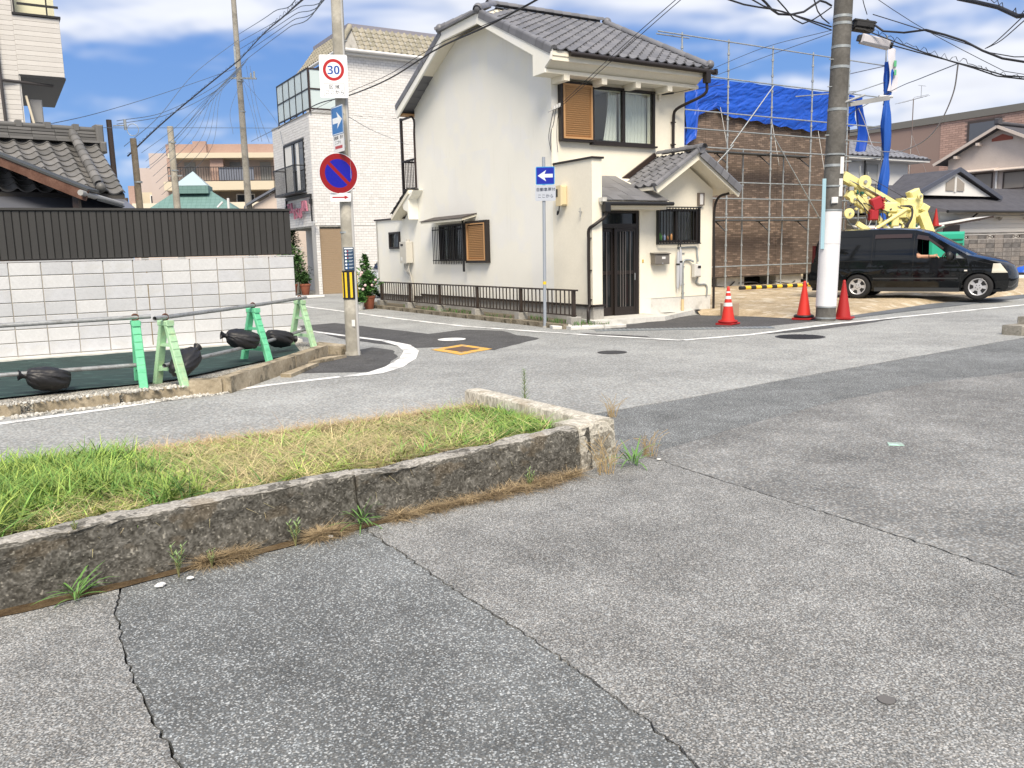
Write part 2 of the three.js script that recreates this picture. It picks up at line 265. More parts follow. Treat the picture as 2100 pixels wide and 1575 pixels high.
{
  const RUST = mat(lin(.12, .075, .055), .8, {}), IRON = mat(lin(.06, .06, .062), .6, { metalness: .4 });
  const c = thing('manhole_cover', 'rusty square iron cover inside the yellow painted frame', 'manhole', [0, 0, 0]);
  part(c, 'plate', plan([[-1.06, -13.26], [-.8, -13.62], [-.5, -13.2], [-.76, -12.85]], .006, .014), RUST);
  const round = (x, z, r, y, label, plateMat, bars) => {
    const t = thing('manhole_cover', label, 'manhole', [x, y, z], .4);
    part(t, 'ring', flat(mv(rot(new THREE.RingGeometry(r * .93, r, 40), -PI / 2), 0, .003, 0)), IRON); part(t, 'plate', cyl(r * .925, r * .925, .006, 40, 0, -.002, 0), plateMat);
    if (bars) { const l = []; for (let i = -6; i <= 6; i++) { const x = i * r * .14, h = Math.sqrt(Math.max(0, (r * .88) ** 2 - x * x)); if (h > .05) l.push(bx(r * .06, .008, h * 2, x, .006, 0)); } part(t, 'rib', l, IRON); }
    return t;
  };
  round(1.5, -12.39, .22, .001, 'small round iron cover on the pale crossing asphalt', IRON, false);
  round(4.82, -13.92, .40, .001, 'large round ribbed iron cover near the white pole', IRON, true);
  round(-1.05, -14.85, .27, .004, 'round cover smeared with worn white paint', PAINT, false);
  round(1.22, -2.59, .03, -.001, 'tiny round metal cap set in pale stony asphalt', mat(lin(.13, .125, .12), .8), false);
}

// ---------------------------------------------------------------- shared building materials
const CREAM = mat(0xffffff, .9, mottle([236, 230, 212], 8, 7, 1.1, { bump: .003, seed: 5, cells: 5 }));
const CREAMW = mat(0xffffff, .9, pair(1024, 4, (x, y) => { const n = fbm(x * 5, y * 5, 5, 4, 31) - .5, g = hash2(x * 1024 | 0, y * 1024 | 0, 6) - .5, st = smooth(.62, .80, fbm(x * 46, y * 2.0, 0, 4, 14)) * smooth(.40, .62, fbm(x * 4, y * 3, 0, 3, 15)); const w = smooth(.45, .65, fbm(x * 6 + 2, y * 6, 0, 4, 71)); return [mix(mix(240, 237, w) + n * 8 + g * 6, 212, st * .12), mix(mix(238, 236, w) + n * 8 + g * 6, 208, st * .12), mix(mix(227, 229, w) + n * 8 + g * 6, 190, st * .12), 128 + n * 60 + g * 100]; }, .003));
const CONC = mat(0xffffff, .9, mottle([158, 156, 150], 40, 14, 1.2, { bump: .003, seed: 15, blot: .5, blotCol: [105, 104, 98] }));
const CONCL = mat(0xffffff, .9, mottle([205, 204, 198], 26, 12, 1.5, { bump: .002, seed: 16, blot: .35, blotCol: [160, 158, 150] }));
const BROWN = mat(lin(.032, .020, .016), .45), DARKBROWN = mat(lin(.016, .011, .009), .5), TAN = mat(lin(.47, .27, .12), .65), BLACKM = mat(lin(.012, .012, .013), .5);
const GLASS = mat(lin(.9, .93, .92), .03, { transmission: 1, thickness: 0, ior: 1.5 });
const DARKGLASS = mat(lin(.012, .015, .016), .06, { metalness: 0 });
const STEEL = mat(lin(.45, .46, .46), .45, { metalness: .7 }), GALV = mat(0xffffff, .5, { ...mottle([158, 164, 166], 40, 20, .4, { size: 256, seed: 61 }), metalness: .45 });
const WHITEP = mat(lin(.72, .72, .70), .6), INNER = mat(lin(.42, .40, .36), .9);
const KAWARA = [0, 1, 2].map(i => mat(lin(.135 + i * .02, .137 + i * .02, .148 + i * .021), .42 + i * .04));
const CURTAIN = mat(lin(.75, .75, .72), .9);

function tileGeo(w, l, deep = .035, th = .028, seg = 9) {
  const prof = (t) => t < .64 ? -deep * .75 * Math.sin(PI * t / .64) : deep * .95 * Math.sin(PI * (t - .64) / .36), lift = .026;
  const top = grid(seg, 1, (u, v) => [u * w * 1.02, prof(u) + lift * v, v * (l + .03)]);
  const end = grid(seg, 1, (u, v) => [u * w * 1.02, prof(u) + lift - v * th, l + .03]);
  return J(top, end);
}
function ridgeGeo(r, l) { const g = flat(new THREE.CylinderGeometry(r, r * 1.06, l + .02, 10, 1, true, -PI / 2, PI)); return rot(g, -PI / 2); }   // runs along z, open below
function vergeGeo(l, w = .15, drop = .13) { const c = []; for (let i = 0; i <= 6; i++) { const a = PI * i / 6; c.push([w / 2 - Math.cos(a) * w / 2, Math.sin(a) * .055]); } return J(slab([...c, [w, -.03], [w * .25, -.03], [w * .25, -drop], [0, -drop]], l + .02, [], .004)); }
function lay(parent, name, geo, mats, o, xd, nd, cols, rows, w, l, keep, jit = .004) {      // pieces in rows down a slope
  const X = V(...xd).normalize(), N = V(...nd).normalize(), Z = X.clone().cross(N), q = new THREE.Quaternion().setFromRotationMatrix(new THREE.Matrix4().makeBasis(X, N, Z));
  for (let j = 0; j < rows; j++) for (let i = 0; i < cols; i++) {
    if (keep && !keep(i, j)) continue; const m = mats[(hash2(i, j, 4) * mats.length) | 0], t = mesh(name, geo, m, parent);
    t.position.set(...o).addScaledVector(X, i * w + rr(-jit, jit)).addScaledVector(Z, j * l).addScaledVector(N, rr(0, jit)); t.quaternion.copy(q);
  }
}
const along = (parent, name, geo, mats, a, b, n, up = [0, 1, 0]) => {                       // pieces in a row from a to b
  const A = V(...a), B = V(...b), Z = B.clone().sub(A).normalize(), X = V(...up).cross(Z).normalize(), Y = Z.clone().cross(X), q = new THREE.Quaternion().setFromRotationMatrix(new THREE.Matrix4().makeBasis(X, Y, Z));
  for (let i = 0; i < n; i++) { const t = mesh(name, geo, mats[i % mats.length], parent); t.position.lerpVectors(A, B, i / n); t.quaternion.copy(q); t.rotateX(-.02); }
};
function prism(pts, dy) {                        // polygon of 3D points with a copy dy below
  const pos = [], n = pts.length, tri = (a, b, c) => pos.push(...a, ...b, ...c), lo = pts.map(([x, y, z]) => [x, y + dy, z]);
  for (let i = 1; i < n - 1; i++) { tri(pts[0], pts[i], pts[i + 1]); tri(lo[0], lo[i + 1], lo[i]); }
  for (let i = 0; i < n; i++) { const k = (i + 1) % n; tri(pts[i], lo[i], lo[k]); tri(pts[i], lo[k], pts[k]); }
  const g = new THREE.BufferGeometry(); g.setAttribute('position', new THREE.Float32BufferAttribute(pos, 3)); g.computeVertexNormals(); return flat(g);
}
const toV = (g) => rot(g, 0, PI / 2);            // a shape drawn in (depth v, height) stands in the gable plane
const frame = (x0, x1, y0, y1, w, z0, z1) => J(b0(x0, x1, y0, y0 + w, z0, z1), b0(x0, x1, y1 - w, y1, z0, z1), b0(x0, x0 + w, y0 + w, y1 - w, z0, z1), b0(x1 - w, x1, y0 + w, y1 - w, z0, z1));

// ---------------------------------------------------------------- the cream corner house
const house = thing('corner_house', 'cream two storey house with grey tiled roof at the corner', 'house', [HX, 0, HZ], TURN);
{
  const P = (n, g, m, l) => part(house, n, g, m, l);
  const FZ = -1.36, EV = .7, SL = .475, EY = 5.52;                      // front wall, eave, slope
  const ry = (v) => v < 4.55 ? EY + SL * (v - EV) : EY + SL * (8.4 - v);
  // walls
  P('gable_wall', toV(slab([[1.36, .36], [8.1, .36], [8.1, ry(8.1) - .05], [5.45, 6.8], [3.65, 6.8], [1.36, ry(1.36) - .05]], .16, [rect(5.32, 6.72, 1.36, 2.24).reverse()])), CREAMW, 'pale rendered gable wall');
  P('front_wall', mv(slab([[.16, .36], [3.79, .36], [3.79, 5.78], [.16, 5.78]], .16, [rect(1.08, 2.78, 3.9, 5.0).reverse()]), 0, 0, FZ - .16), CREAM);
  P('side_wall', b0(3.63, 3.79, .36, 5.7, -8.1, FZ - .16), CREAM); P('rear_wall', b0(.16, 3.63, .36, 5.6, -8.1, -7.94), CREAM);
  P('upper_floor', b0(.17, 3.62, 2.9, 3.0, -7.93, FZ - .17), INNER); P('partition', b0(.17, 3.62, 3.01, 5.6, -4.2, -4.1), INNER); P('partition', b0(1.6, 1.7, .4, 2.89, -7.9, -1.7), INNER);
  P('foundation', [b0(.03, 3.76, -.02, .355, -8.07, FZ - .02), b0(.03, 3.0, -.02, .30, -11.2, -8.08)], CONC);
  P('wall_belt', [b0(-.035, .0, .36, .40, -8.1, .06), b0(-.03, .0, .30, .33, -11.25, -8.102)], DARKBROWN);
  // roof decks
  P('roof_deck', [prism([[-.4, EY, -EV], [3.95, EY, -EV], [3.95, ry(4.55), -4.55], [.55, ry(4.55), -4.55], [-.4, ry(3.6), -3.6]], -.1)], CREAM);
  P('roof_deck', [prism([[3.95, EY, -8.4], [-.4, EY, -8.4], [-.4, ry(3.6), -5.5], [.55, ry(4.55), -4.55], [3.95, ry(4.55), -4.55]], -.1)], CREAM);
  P('roof_deck', [prism([[-.4, ry(3.6), -3.6], [.55, ry(4.55), -4.55], [-.4, ry(3.6), -5.5]], -.1)], CREAM);
  P('barge_board', mv(toV(slab([[.68, EY + .02], [3.58, ry(3.6) + .015], [5.52, ry(3.6) + .015], [8.42, EY + .02], [8.3, EY - .26], [5.42, ry(3.6) - .2], [3.66, ry(3.6) - .2], [1.36, ry(1.36) - .29], [1.36, 5.12], [.92, 5.12], [.92, 5.22], [.72, 5.34]], .05)), -.452, 0, 0), CREAMW);
  P('eave_box', mv(rot(slab([[-EV - .02, EY - .02], [-EV - .02, EY - .19], [-EV - .1, EY - .19], [-1.0, 5.2], [-.92, 5.195], [-.92, 5.12], [-1.355, 5.12], [-1.355, 5.7]].map(([a, b]) => [-a, b]), 4.2), 0, PI / 2), -.395, 0, 0), CREAM);
  for (const x of [.02, 1.0, 1.93, 2.85]) P('eave_bracket', [b0(x, x + .14, 5.0, 5.118, FZ + .002, -.9)], CREAM);
  // tiles
  const TW = .268, TL = .29, g = tileGeo(TW, TL), nf = [0, Math.cos(Math.atan(SL)), Math.sin(Math.atan(SL))], c = Math.cos(Math.atan(SL));
  const rows = 15, L = TL;
  lay(house, 'roof_tile', g, KAWARA, [-.33, ry(4.55) + .035, -4.55], [1, 0, 0], nf, 16, rows, TW, L * .983, (i, j) => -.33 + i * TW > -.4 + Math.max(0, 4.55 - j * L * c * .983 - 3.6) - .02);
  const back = []; for (let j = 0; j < rows; j++) back.push(mv(rot(b0(Math.max(-.35, .6 - j * .257), 3.9, 0, .03, -.3, 0), -Math.atan(SL)), 0, ry(4.55) - j * .137 + .03, -4.55 - j * .257)); P('rear_tiles', back, KAWARA[1]);
  const vg = vergeGeo(TL), S = Math.sin(Math.atan(SL));
  for (let j = 0; j < 11; j++) { const v = 3.52 - j * TL * c * .985, m = mesh('verge_tile', vg, KAWARA[j % 3], house); m.position.set(-.47, ry(v) + .06, -v); m.rotation.x = Math.atan(SL); }
  for (let j = 0; j < 11; j++) { const v = 8.36 - j * TL * c * .985, m = mesh('verge_tile', vg, KAWARA[j % 3], house); m.position.set(-.47, ry(v) + .06, -v); m.rotation.x = -Math.atan(SL); m.position.z += 0; }
  for (let j = 0; j < 15; j++) { const v = 4.4 - j * TL * c * .985, m = mesh('verge_tile', ridgeGeo(.085, TL), KAWARA[j % 3], house); m.position.set(3.9, ry(v) + .07, -v); m.rotation.x = Math.atan(SL) + .05; }
  for (let j = 0; j < 7; j++) { const m = mesh('clip_tile', J(bx(.27, .05, .12)), KAWARA[j % 3], house); m.position.set(-.46, ry(3.6) + .05, -3.7 - j * .268); m.rotation.y = PI / 2; }
  const rg = ridgeGeo(.10, .27);
  along(house, 'ridge_tile', rg, KAWARA, [.5, ry(4.55) + .09, -4.55], [3.98, ry(4.55) + .09, -4.55], 13);
  along(house, 'hip_tile', rg, KAWARA, [-.42, ry(3.6) + .10, -3.62], [.55, ry(4.55) + .09, -4.55], 6); along(house, 'hip_tile', rg, KAWARA, [-.42, ry(3.6) + .10, -5.5], [.55, ry(4.55) + .09, -4.55], 6);
  P('ridge_end', sph(.12, -.44, ry(3.6) + .11, -3.6), KAWARA[1]); P('ridge_end', sph(.12, -.44, ry(3.6) + .10, -5.52), KAWARA[1]); P('ridge_end', sph(.10, 3.92, EY + .1, -EV + .02), KAWARA[1]); P('ridge_end', sph(.12, 4.0, ry(4.55) + .09, -4.55), KAWARA[1]);
  // gutter and pipes
  P('gutter', [rod([-.02, 5.47, -.63], [4.08, 5.45, -.63], .052, 10), b0(4.0, 4.06, 5.4, 5.52, -.69, -.57)], DARKBROWN);
  P('downpipe', [b0(3.72, 3.86, 5.2, 5.44, -.7, -.58), tube([[3.79, 5.2, -.64], [3.79, 5.0, -.66], [3.4, 4.66, -1.26], [3.4, 4.5, -1.3], [3.4, 3.1, -1.3]], .034, 8, 40), ...[4.4, 3.9, 3.4].map(y => b0(3.35, 3.45, y, y + .02, -1.36, -1.27))], DARKBROWN);
  // upper window with louvred shutter box
  const w = P('window', [frame(1.04, 2.83, 3.84, 5.05, .05, FZ - .05, FZ + .07), b0(1.9, 1.97, 3.89, 5.0, FZ - .04, FZ + .05), b0(1.0, 2.88, 3.8, 3.838, FZ, FZ + .1)], DARKBROWN);
  part(w, 'pane', b0(1.09, 1.9, 3.89, 5.0, FZ - .012, FZ - .008), GLASS); part(w, 'pane', b0(1.97, 2.78, 3.89, 5.0, FZ + .008, FZ + .012), GLASS);
  part(w, 'curtain', grid(40, 2, (u, v) => [mix(2.0, 2.8, u), mix(3.9, 5.0, v), FZ - .22 + .02 * Math.sin(u * 50) * (1 - v * .4)]), CURTAIN, 'pale curtain behind the right pane');
  part(w, 'curtain', grid(16, 4, (u, v) => [mix(1.68 - .14 * Math.pow(1 - v, 1.5), 1.93, u), mix(3.95, 5.0, v), FZ - .2 + .02 * Math.sin(u * 24)]), CURTAIN, 'pulled back pale curtain in the dark pane');
  const sh = P('shutter', [frame(.17, 1.04, 3.84, 5.07, .05, FZ + .001, FZ + .13), b0(.2, 1.02, 3.88, 5.03, FZ + .02, FZ + .05)], DARKBROWN);
  part(sh, 'shutter_panel', frame(.221, .99, 3.891, 5.019, .04, FZ + .085, FZ + .145), TAN);
  const sg = rot(bx(.69, .05, .012), .6); for (let i = 0; i < 24; i++) { const m = mesh('slat', sg, TAN, sh); m.position.set(.605, 3.955 + i * .0437, FZ + .105); }
  // wing wall
  P('wing_wall', b0(0, .25, .40, 3.33, FZ + .002, .04), CREAM); P('wing_cap', b0(-.03, .28, 3.332, 3.37, FZ + .003, .08), DARKBROWN); P('wing_base', b0(.004, .27, -.02, .355, FZ, .05), CONC); P('wing_belt', [b0(.0, .31, .358, .398, FZ + .01, .1)], DARKBROWN);
  // entrance: lintel, door leaves, transom
  P('entrance_wall', [b0(.25, 1.63, 2.34, 2.6, -.62, -.5), b0(1.63, 1.8, .1, 2.5, -.62, -.42)], CREAM);
  P('entrance_beam', b0(.252, 2.0, 2.34, 2.46, -.42, .02), CREAM);
  P('entrance_ceiling', b0(.252, 1.63, 2.46, 2.5, -.5, .0), CREAM);
  P('door_frame', [b0(.28, .36, .1, 2.33, -.56, -.44), b0(1.55, 1.628, .1, 2.33, -.56, -.44), b0(.36, 1.55, 1.97, 2.06, -.56, -.43), b0(.36, 1.55, 2.28, 2.33, -.56, -.44)], DARKBROWN);
  P('transom', b0(.37, 1.54, 2.06, 2.28, -.52, -.51), DARKGLASS);
  for (const [x0, z] of [[.37, -.52], [.96, -.47]]) {
    const d = P('door', [frame(x0, x0 + .6, .1, 1.965, .07, z - .015, z + .02), b0(x0 + .07, x0 + .53, .98, 1.06, z - .012, z + .012), b0(x0 + .07, x0 + .53, .17, .28, z - .012, z + .014)], DARKBROWN);
    part(d, 'pane', b0(x0 + .07, x0 + .53, .28, 1.9, z - .006, z - .002), DARKGLASS);
    for (const k of [.13, .20, .27, .40].map(q => z > -.5 ? q + .02 : q)) part(d, 'door_bar', b0(x0 + k, x0 + k + .014, .28, 1.895, z + .01, z + .03), mat(lin(.20, .18, .17), .4, { metalness: .5 }));
    part(d, 'handle', b0(x0 + (z > -.5 ? .545 : .02), x0 + (z > -.5 ? .565 : .04), .85, 1.0, z + .02, z + .035), STEEL);
  }
  // porch
  P('porch_wall', mv(slab([[1.8, .42], [3.83, .42], [3.83, 2.82], [2.9, 3.42], [1.8, 2.72]], .12, [rect(2.14, 3.35, 1.64, 2.38).reverse()]), 0, 0, -.57), CREAM);
  P('porch_side', b0(3.71, 3.83, .42, 2.8, -1.355, -.57), CREAM); P('porch_inner', b0(1.8, 3.7, .43, 2.7, -1.33, -1.3), INNER);
  P('porch_base', b0(1.98, 3.81, -.02, .418, -1.3, -.462), CONCL); P('porch_pillar', b0(1.8, 1.978, .09, .418, -.6, -.45), CREAM);
  const pr = (x) => 3.56 - Math.abs(x - 2.9) * .62;
  P('porch_roof_deck', [prism([[1.7, pr(1.7), .02], [2.9, pr(2.9), .02], [2.9, pr(2.9), -1.36], [1.7, pr(1.7), -1.36]], -.07), prism([[2.9, pr(2.9), .02], [4.16, pr(4.16), .02], [4.16, pr(4.16), -1.36], [2.9, pr(2.9), -1.36]], -.07)], CREAM);
  P('porch_barge_board', mv(slab([[1.66, pr(1.66) + .03], [2.9, pr(2.9) + .03], [4.2, pr(4.2) + .03], [4.13, pr(4.13) - .17], [2.9, pr(2.9) - .15], [1.72, pr(1.72) - .15]], .045), 0, 0, .021), CREAM);
  const pa = Math.atan(.62), pg = tileGeo(.268, .235);
  lay(house, 'porch_tile', pg, KAWARA, [2.9, pr(2.9) + .035, -1.34], [0, 0, 1], [-Math.sin(pa), Math.cos(pa), 0], 5, 6, .268, .235);
  lay(house, 'porch_tile', pg, KAWARA, [2.9, pr(2.9) + .035, 0.0], [0, 0, -1], [Math.sin(pa), Math.cos(pa), 0], 5, 6, .268, .245);
  const pv = vergeGeo(.235, .14, .14);
  for (let j = 0; j < 6; j++) for (const s of [-1, 1]) { const d = .06 + j * .235 * Math.cos(pa), m = mesh('verge_tile', pv, KAWARA[(j + s + 1) % 3], house), x = 2.9 + s * d; const X = V(0, 0, -1), Z = V(s * Math.cos(pa), -Math.sin(pa), 0), Y = Z.clone().cross(X); if (Y.y < 0) { Y.negate(); X.negate(); } m.position.set(x, pr(x) + .07, s > 0 ? .13 : .13); m.quaternion.setFromRotationMatrix(new THREE.Matrix4().makeBasis(X, Y, Z)); if (X.z > 0) m.position.z = 0; }
  along(house, 'ridge_tile', ridgeGeo(.085, .25), KAWARA, [2.9, pr(2.9) + .09, .1], [2.9, pr(2.9) + .09, -1.36], 6); P('ridge_end', mv(rot(cyl(.105, .105, .05, 20), PI / 2), 2.9, pr(2.9) + .08, .1), KAWARA[2]);
  P('flashing', [bar([1.75, pr(1.75) + .12, -1.33], [2.86, pr(2.86) + .12, -1.33], .06, .1)], BROWN);
  P('window', [frame(2.14, 3.35, 1.64, 2.38, .05, -.56, -.40), b0(2.72, 2.78, 1.69, 2.33, -.55, -.47)], DARKBROWN);
  P('pane', b0(2.19, 3.3, 1.69, 2.33, -.52, -.515), GLASS);
  for (let i = 0; i < 14; i++) P('window_bar', b0(2.17 + i * .088, 2.184 + i * .088, 1.6, 2.42, -.36, -.345), BLACKM);
  P('bar_rail', [b0(2.12, 3.37, 2.40, 2.425, -.36, -.33), b0(2.12, 3.37, 1.6, 1.625, -.36, -.33), ...[2.125, 3.36].map(x => b0(x, x + .012, 1.6, 2.42, -.45, -.36))], BLACKM);
  P('downpipe', [tube([[4.02, 2.72, -.12], [3.9, 2.66, -.3], [3.87, 2.5, -.4], [3.87, 1.2, -.42], [3.87, .06, -.42]], .03, 8, 40)], DARKBROWN);
  // lean-to slate roof over the door
  const la = Math.atan((3.12 - 2.47) / 1.5), ls = V(0, -Math.sin(la), Math.cos(la));
  P('entrance_roof_deck', prism([[.18, 2.47, .12], [2.05, 2.47, .12], [2.05, 3.12, -1.36], [.18, 3.12, -1.36]], -.05), CREAM);
  const sl = bx(.30, .016, .29, .15, .012, .15);
  lay(house, 'slate', sl, KAWARA, [.2, 3.13, -1.35], [1, 0, 0], [0, Math.cos(la), Math.sin(la)], 6, 6, .303, .255, (i, j) => .2 + (i + 1) * .303 < 1.75 + .3 * (j > 3 ? 1 : 0) + .1 * j, .006);
  P('gutter', [rod([.2, 2.44, .17], [2.06, 2.45, .17], .042, 10), b0(.2, .34, 2.28, 2.44, .1, .22)], BLACKM); P('roof_edge_cap', bx(.1, .08, .14, .2, 2.52, .13), CONCL);
  P('downpipe', [tube([[.27, 2.28, .16], [.26, 2.2, .14], [.02, 2.02, .09], [-.05, 1.94, .0], [-.05, 1.7, -.02], [-.05, .5, -.02], [-.06, .36, .0], [-.14, .3, .06], [-.15, .2, .08], [-.15, .03, .08]], .034, 8, 60), ...[1.75, 1.1, .5].map(y => b0(-.06, .0, y, y + .015, -.06, .02))], DARKBROWN);
  P('entrance_step', [plan([[-.2, .38], [1.55, .50], [4.6, -1.2], [4.5, -1.36], [3.0, -1.36], [.3, -1.36], [-.12, -.1]], -.02, .095)], CONCL); P('drain_cover', b0(2.1, 2.4, .096, .1, -.3, -.12), BLACKM); P('drain_cover', b0(3.3, 3.45, .096, .1, -.5, -.38), BLACKM);
  // gable window with bars, shutter and hood
  const gz = (v0, v1, y0, y1, x0, x1) => b0(x0, x1, y0, y1, -v1, -v0);
  P('window', [gz(5.28, 6.76, 1.32, 1.37, -.06, .1), gz(5.28, 6.76, 2.23, 2.28, -.06, .1), gz(5.28, 5.33, 1.37, 2.23, -.06, .1), gz(6.71, 6.76, 1.37, 2.23, -.06, .1), gz(5.98, 6.04, 1.37, 2.23, -.02, .06)], DARKBROWN); P('pane', gz(5.33, 6.71, 1.37, 2.23, .03, .034), GLASS);
  for (let i = 0; i < 19; i++) P('window_bar', gz(5.22 + i * .095, 5.238 + i * .095, 1.24, 2.24, -.16, -.145), BLACKM);
  P('bar_rail', [gz(5.15, 7.0, 1.33, 1.355, -.145, -.12), gz(5.15, 7.0, 2.14, 2.165, -.145, -.12), gz(5.19, 5.24, 1.05, 2.42, -.17, -.13), gz(5.2, 5.22, 1.33, 1.35, -.12, 0), gz(6.9, 6.92, 1.33, 1.35, -.12, 0)], BLACKM);
  const s2 = P('shutter', [gz(4.1, 4.16, 1.27, 2.31, -.12, -.001), gz(5.1, 5.16, 1.27, 2.31, -.12, -.001), gz(4.16, 5.1, 1.27, 1.32, -.12, -.001), gz(4.16, 5.1, 2.26, 2.31, -.12, -.001), gz(4.16, 5.1, 1.32, 2.26, -.04, -.02)], DARKBROWN);
  part(s2, 'shutter_panel', [gz(4.17, 4.21, 1.33, 2.25, -.13, -.07), gz(5.05, 5.09, 1.33, 2.25, -.13, -.07), gz(4.21, 5.05, 1.33, 1.36, -.13, -.07), gz(4.21, 5.05, 2.22, 2.25, -.13, -.07)], TAN);
  const s2g = rot(bx(.012, .05, .84), 0, 0, .6); for (let i = 0; i < 19; i++) { const m = mesh('slat', s2g, TAN, s2); m.position.set(-.09, 1.385 + i * .0437, -4.63); }
  P('window_hood', prism([[-.42, 2.37, -7.1], [-.42, 2.37, -4.75], [-.001, 2.48, -4.75], [-.001, 2.48, -7.1]], -.05), CREAM); P('hood_flashing', prism([[-.44, 2.39, -7.13], [-.44, 2.39, -4.72], [-.001, 2.505, -4.72], [-.001, 2.505, -7.13]], -.018), BROWN);
  // annex
  P('annex_wall', toV(slab([[8.102, .33], [11.25, .33], [11.25, 2.6], [9.0, 2.58], [8.102, 3.12]], .14, [rect(9.42, 10.16, 1.72, 2.18).reverse()])), CREAMW); P('annex_rear', b0(.0, 3.2, .33, 2.55, -11.24, -11.12), CREAM); P('annex_roof', prism([[-.04, 2.63, -11.3], [-.04, 2.61, -9.0], [3.2, 2.61, -9.0], [3.2, 2.63, -11.3]], -.05), BROWN);
  P('annex_lean_roof', prism([[-.34, 3.30, -8.0], [-.34, 2.62, -9.25], [3.0, 2.62, -9.25], [3.0, 3.3, -8.0]], -.1), CREAM); { const a2 = Math.atan(.68 / 1.25); lay(house, 'roof_tile', tileGeo(.268, .27), KAWARA, [2.3, 3.34, -8.0], [-1, 0, 0], [0, Math.cos(a2), -Math.sin(a2)], 10, 5, .268, .27); }
  P('corbel', mv(toV(slab([[7.75, 3.28], [8.35, 3.1], [8.5, 2.9], [8.42, 2.78], [8.2, 2.72], [8.12, 2.5], [8.1, 3.05], [7.9, 3.15]], .3)), -.3, 0, 0), CREAMW);
  P('window', [gz(9.4, 10.18, 1.7, 1.76, -.05, .06), gz(9.4, 10.18, 2.14, 2.2, -.05, .06), gz(9.4, 9.46, 1.76, 2.14, -.05, .06), gz(10.12, 10.18, 1.76, 2.14, -.05, .06)], DARKBROWN); P('pane', gz(9.46, 10.12, 1.76, 2.14, .02, .024), GLASS); for (let i = 0; i < 6; i++) P('window_bar', gz(9.52 + i * .1, 9.535 + i * .1, 1.76, 2.14, -.03, -.015), BLACKM);
  P('annex_inner', b0(.3, .32, .4, 2.5, -11.1, -8.2), INNER);
  // rear balcony
  P('balcony_post', [b0(.26, .33, 2.7, 5.5, -9.7, -9.63)], DARKBROWN); P('balcony_rail', [b0(.26, .32, 4.22, 4.27, -9.63, -8.1), b0(.26, .32, 3.35, 3.45, -9.63, -8.1), b0(.26, .32, 5.42, 5.47, -9.63, -8.1), b0(.33, 3.0, 4.22, 4.27, -9.7, -9.65), b0(.33, 3, 3.35, 3.45, -9.7, -9.65)], DARKBROWN); for (let i = 0; i < 14; i++) P('balcony_bar', b0(.28, .3, 3.45, 4.22, -9.58 + i * .105, -9.56 + i * .105), DARKBROWN);
  P('balcony_floor', b0(.3, 3.2, 3.3, 3.35, -9.7, -8.1), BROWN); P('rear_downpipe', tube([[-.28, 5.42, -8.3], [-.1, 5.36, -8.25], [-.02, 5.25, -8.13], [-.02, 4.8, -8.13], [-.02, 3.2, -8.13]], .03, 8, 30), BROWN);
  P('eave_soffit', b0(-.35, 3.9, 5.34, 5.38, -8.4, -8.11), TAN);
  P('conduit', [tube([[-.02, 4.1, -1.3], [-.025, 3.6, -1.32], [-.025, 3.0, -1.32], [-.02, 2.7, -1.3]], .018, 6, 20)], CREAM);
}

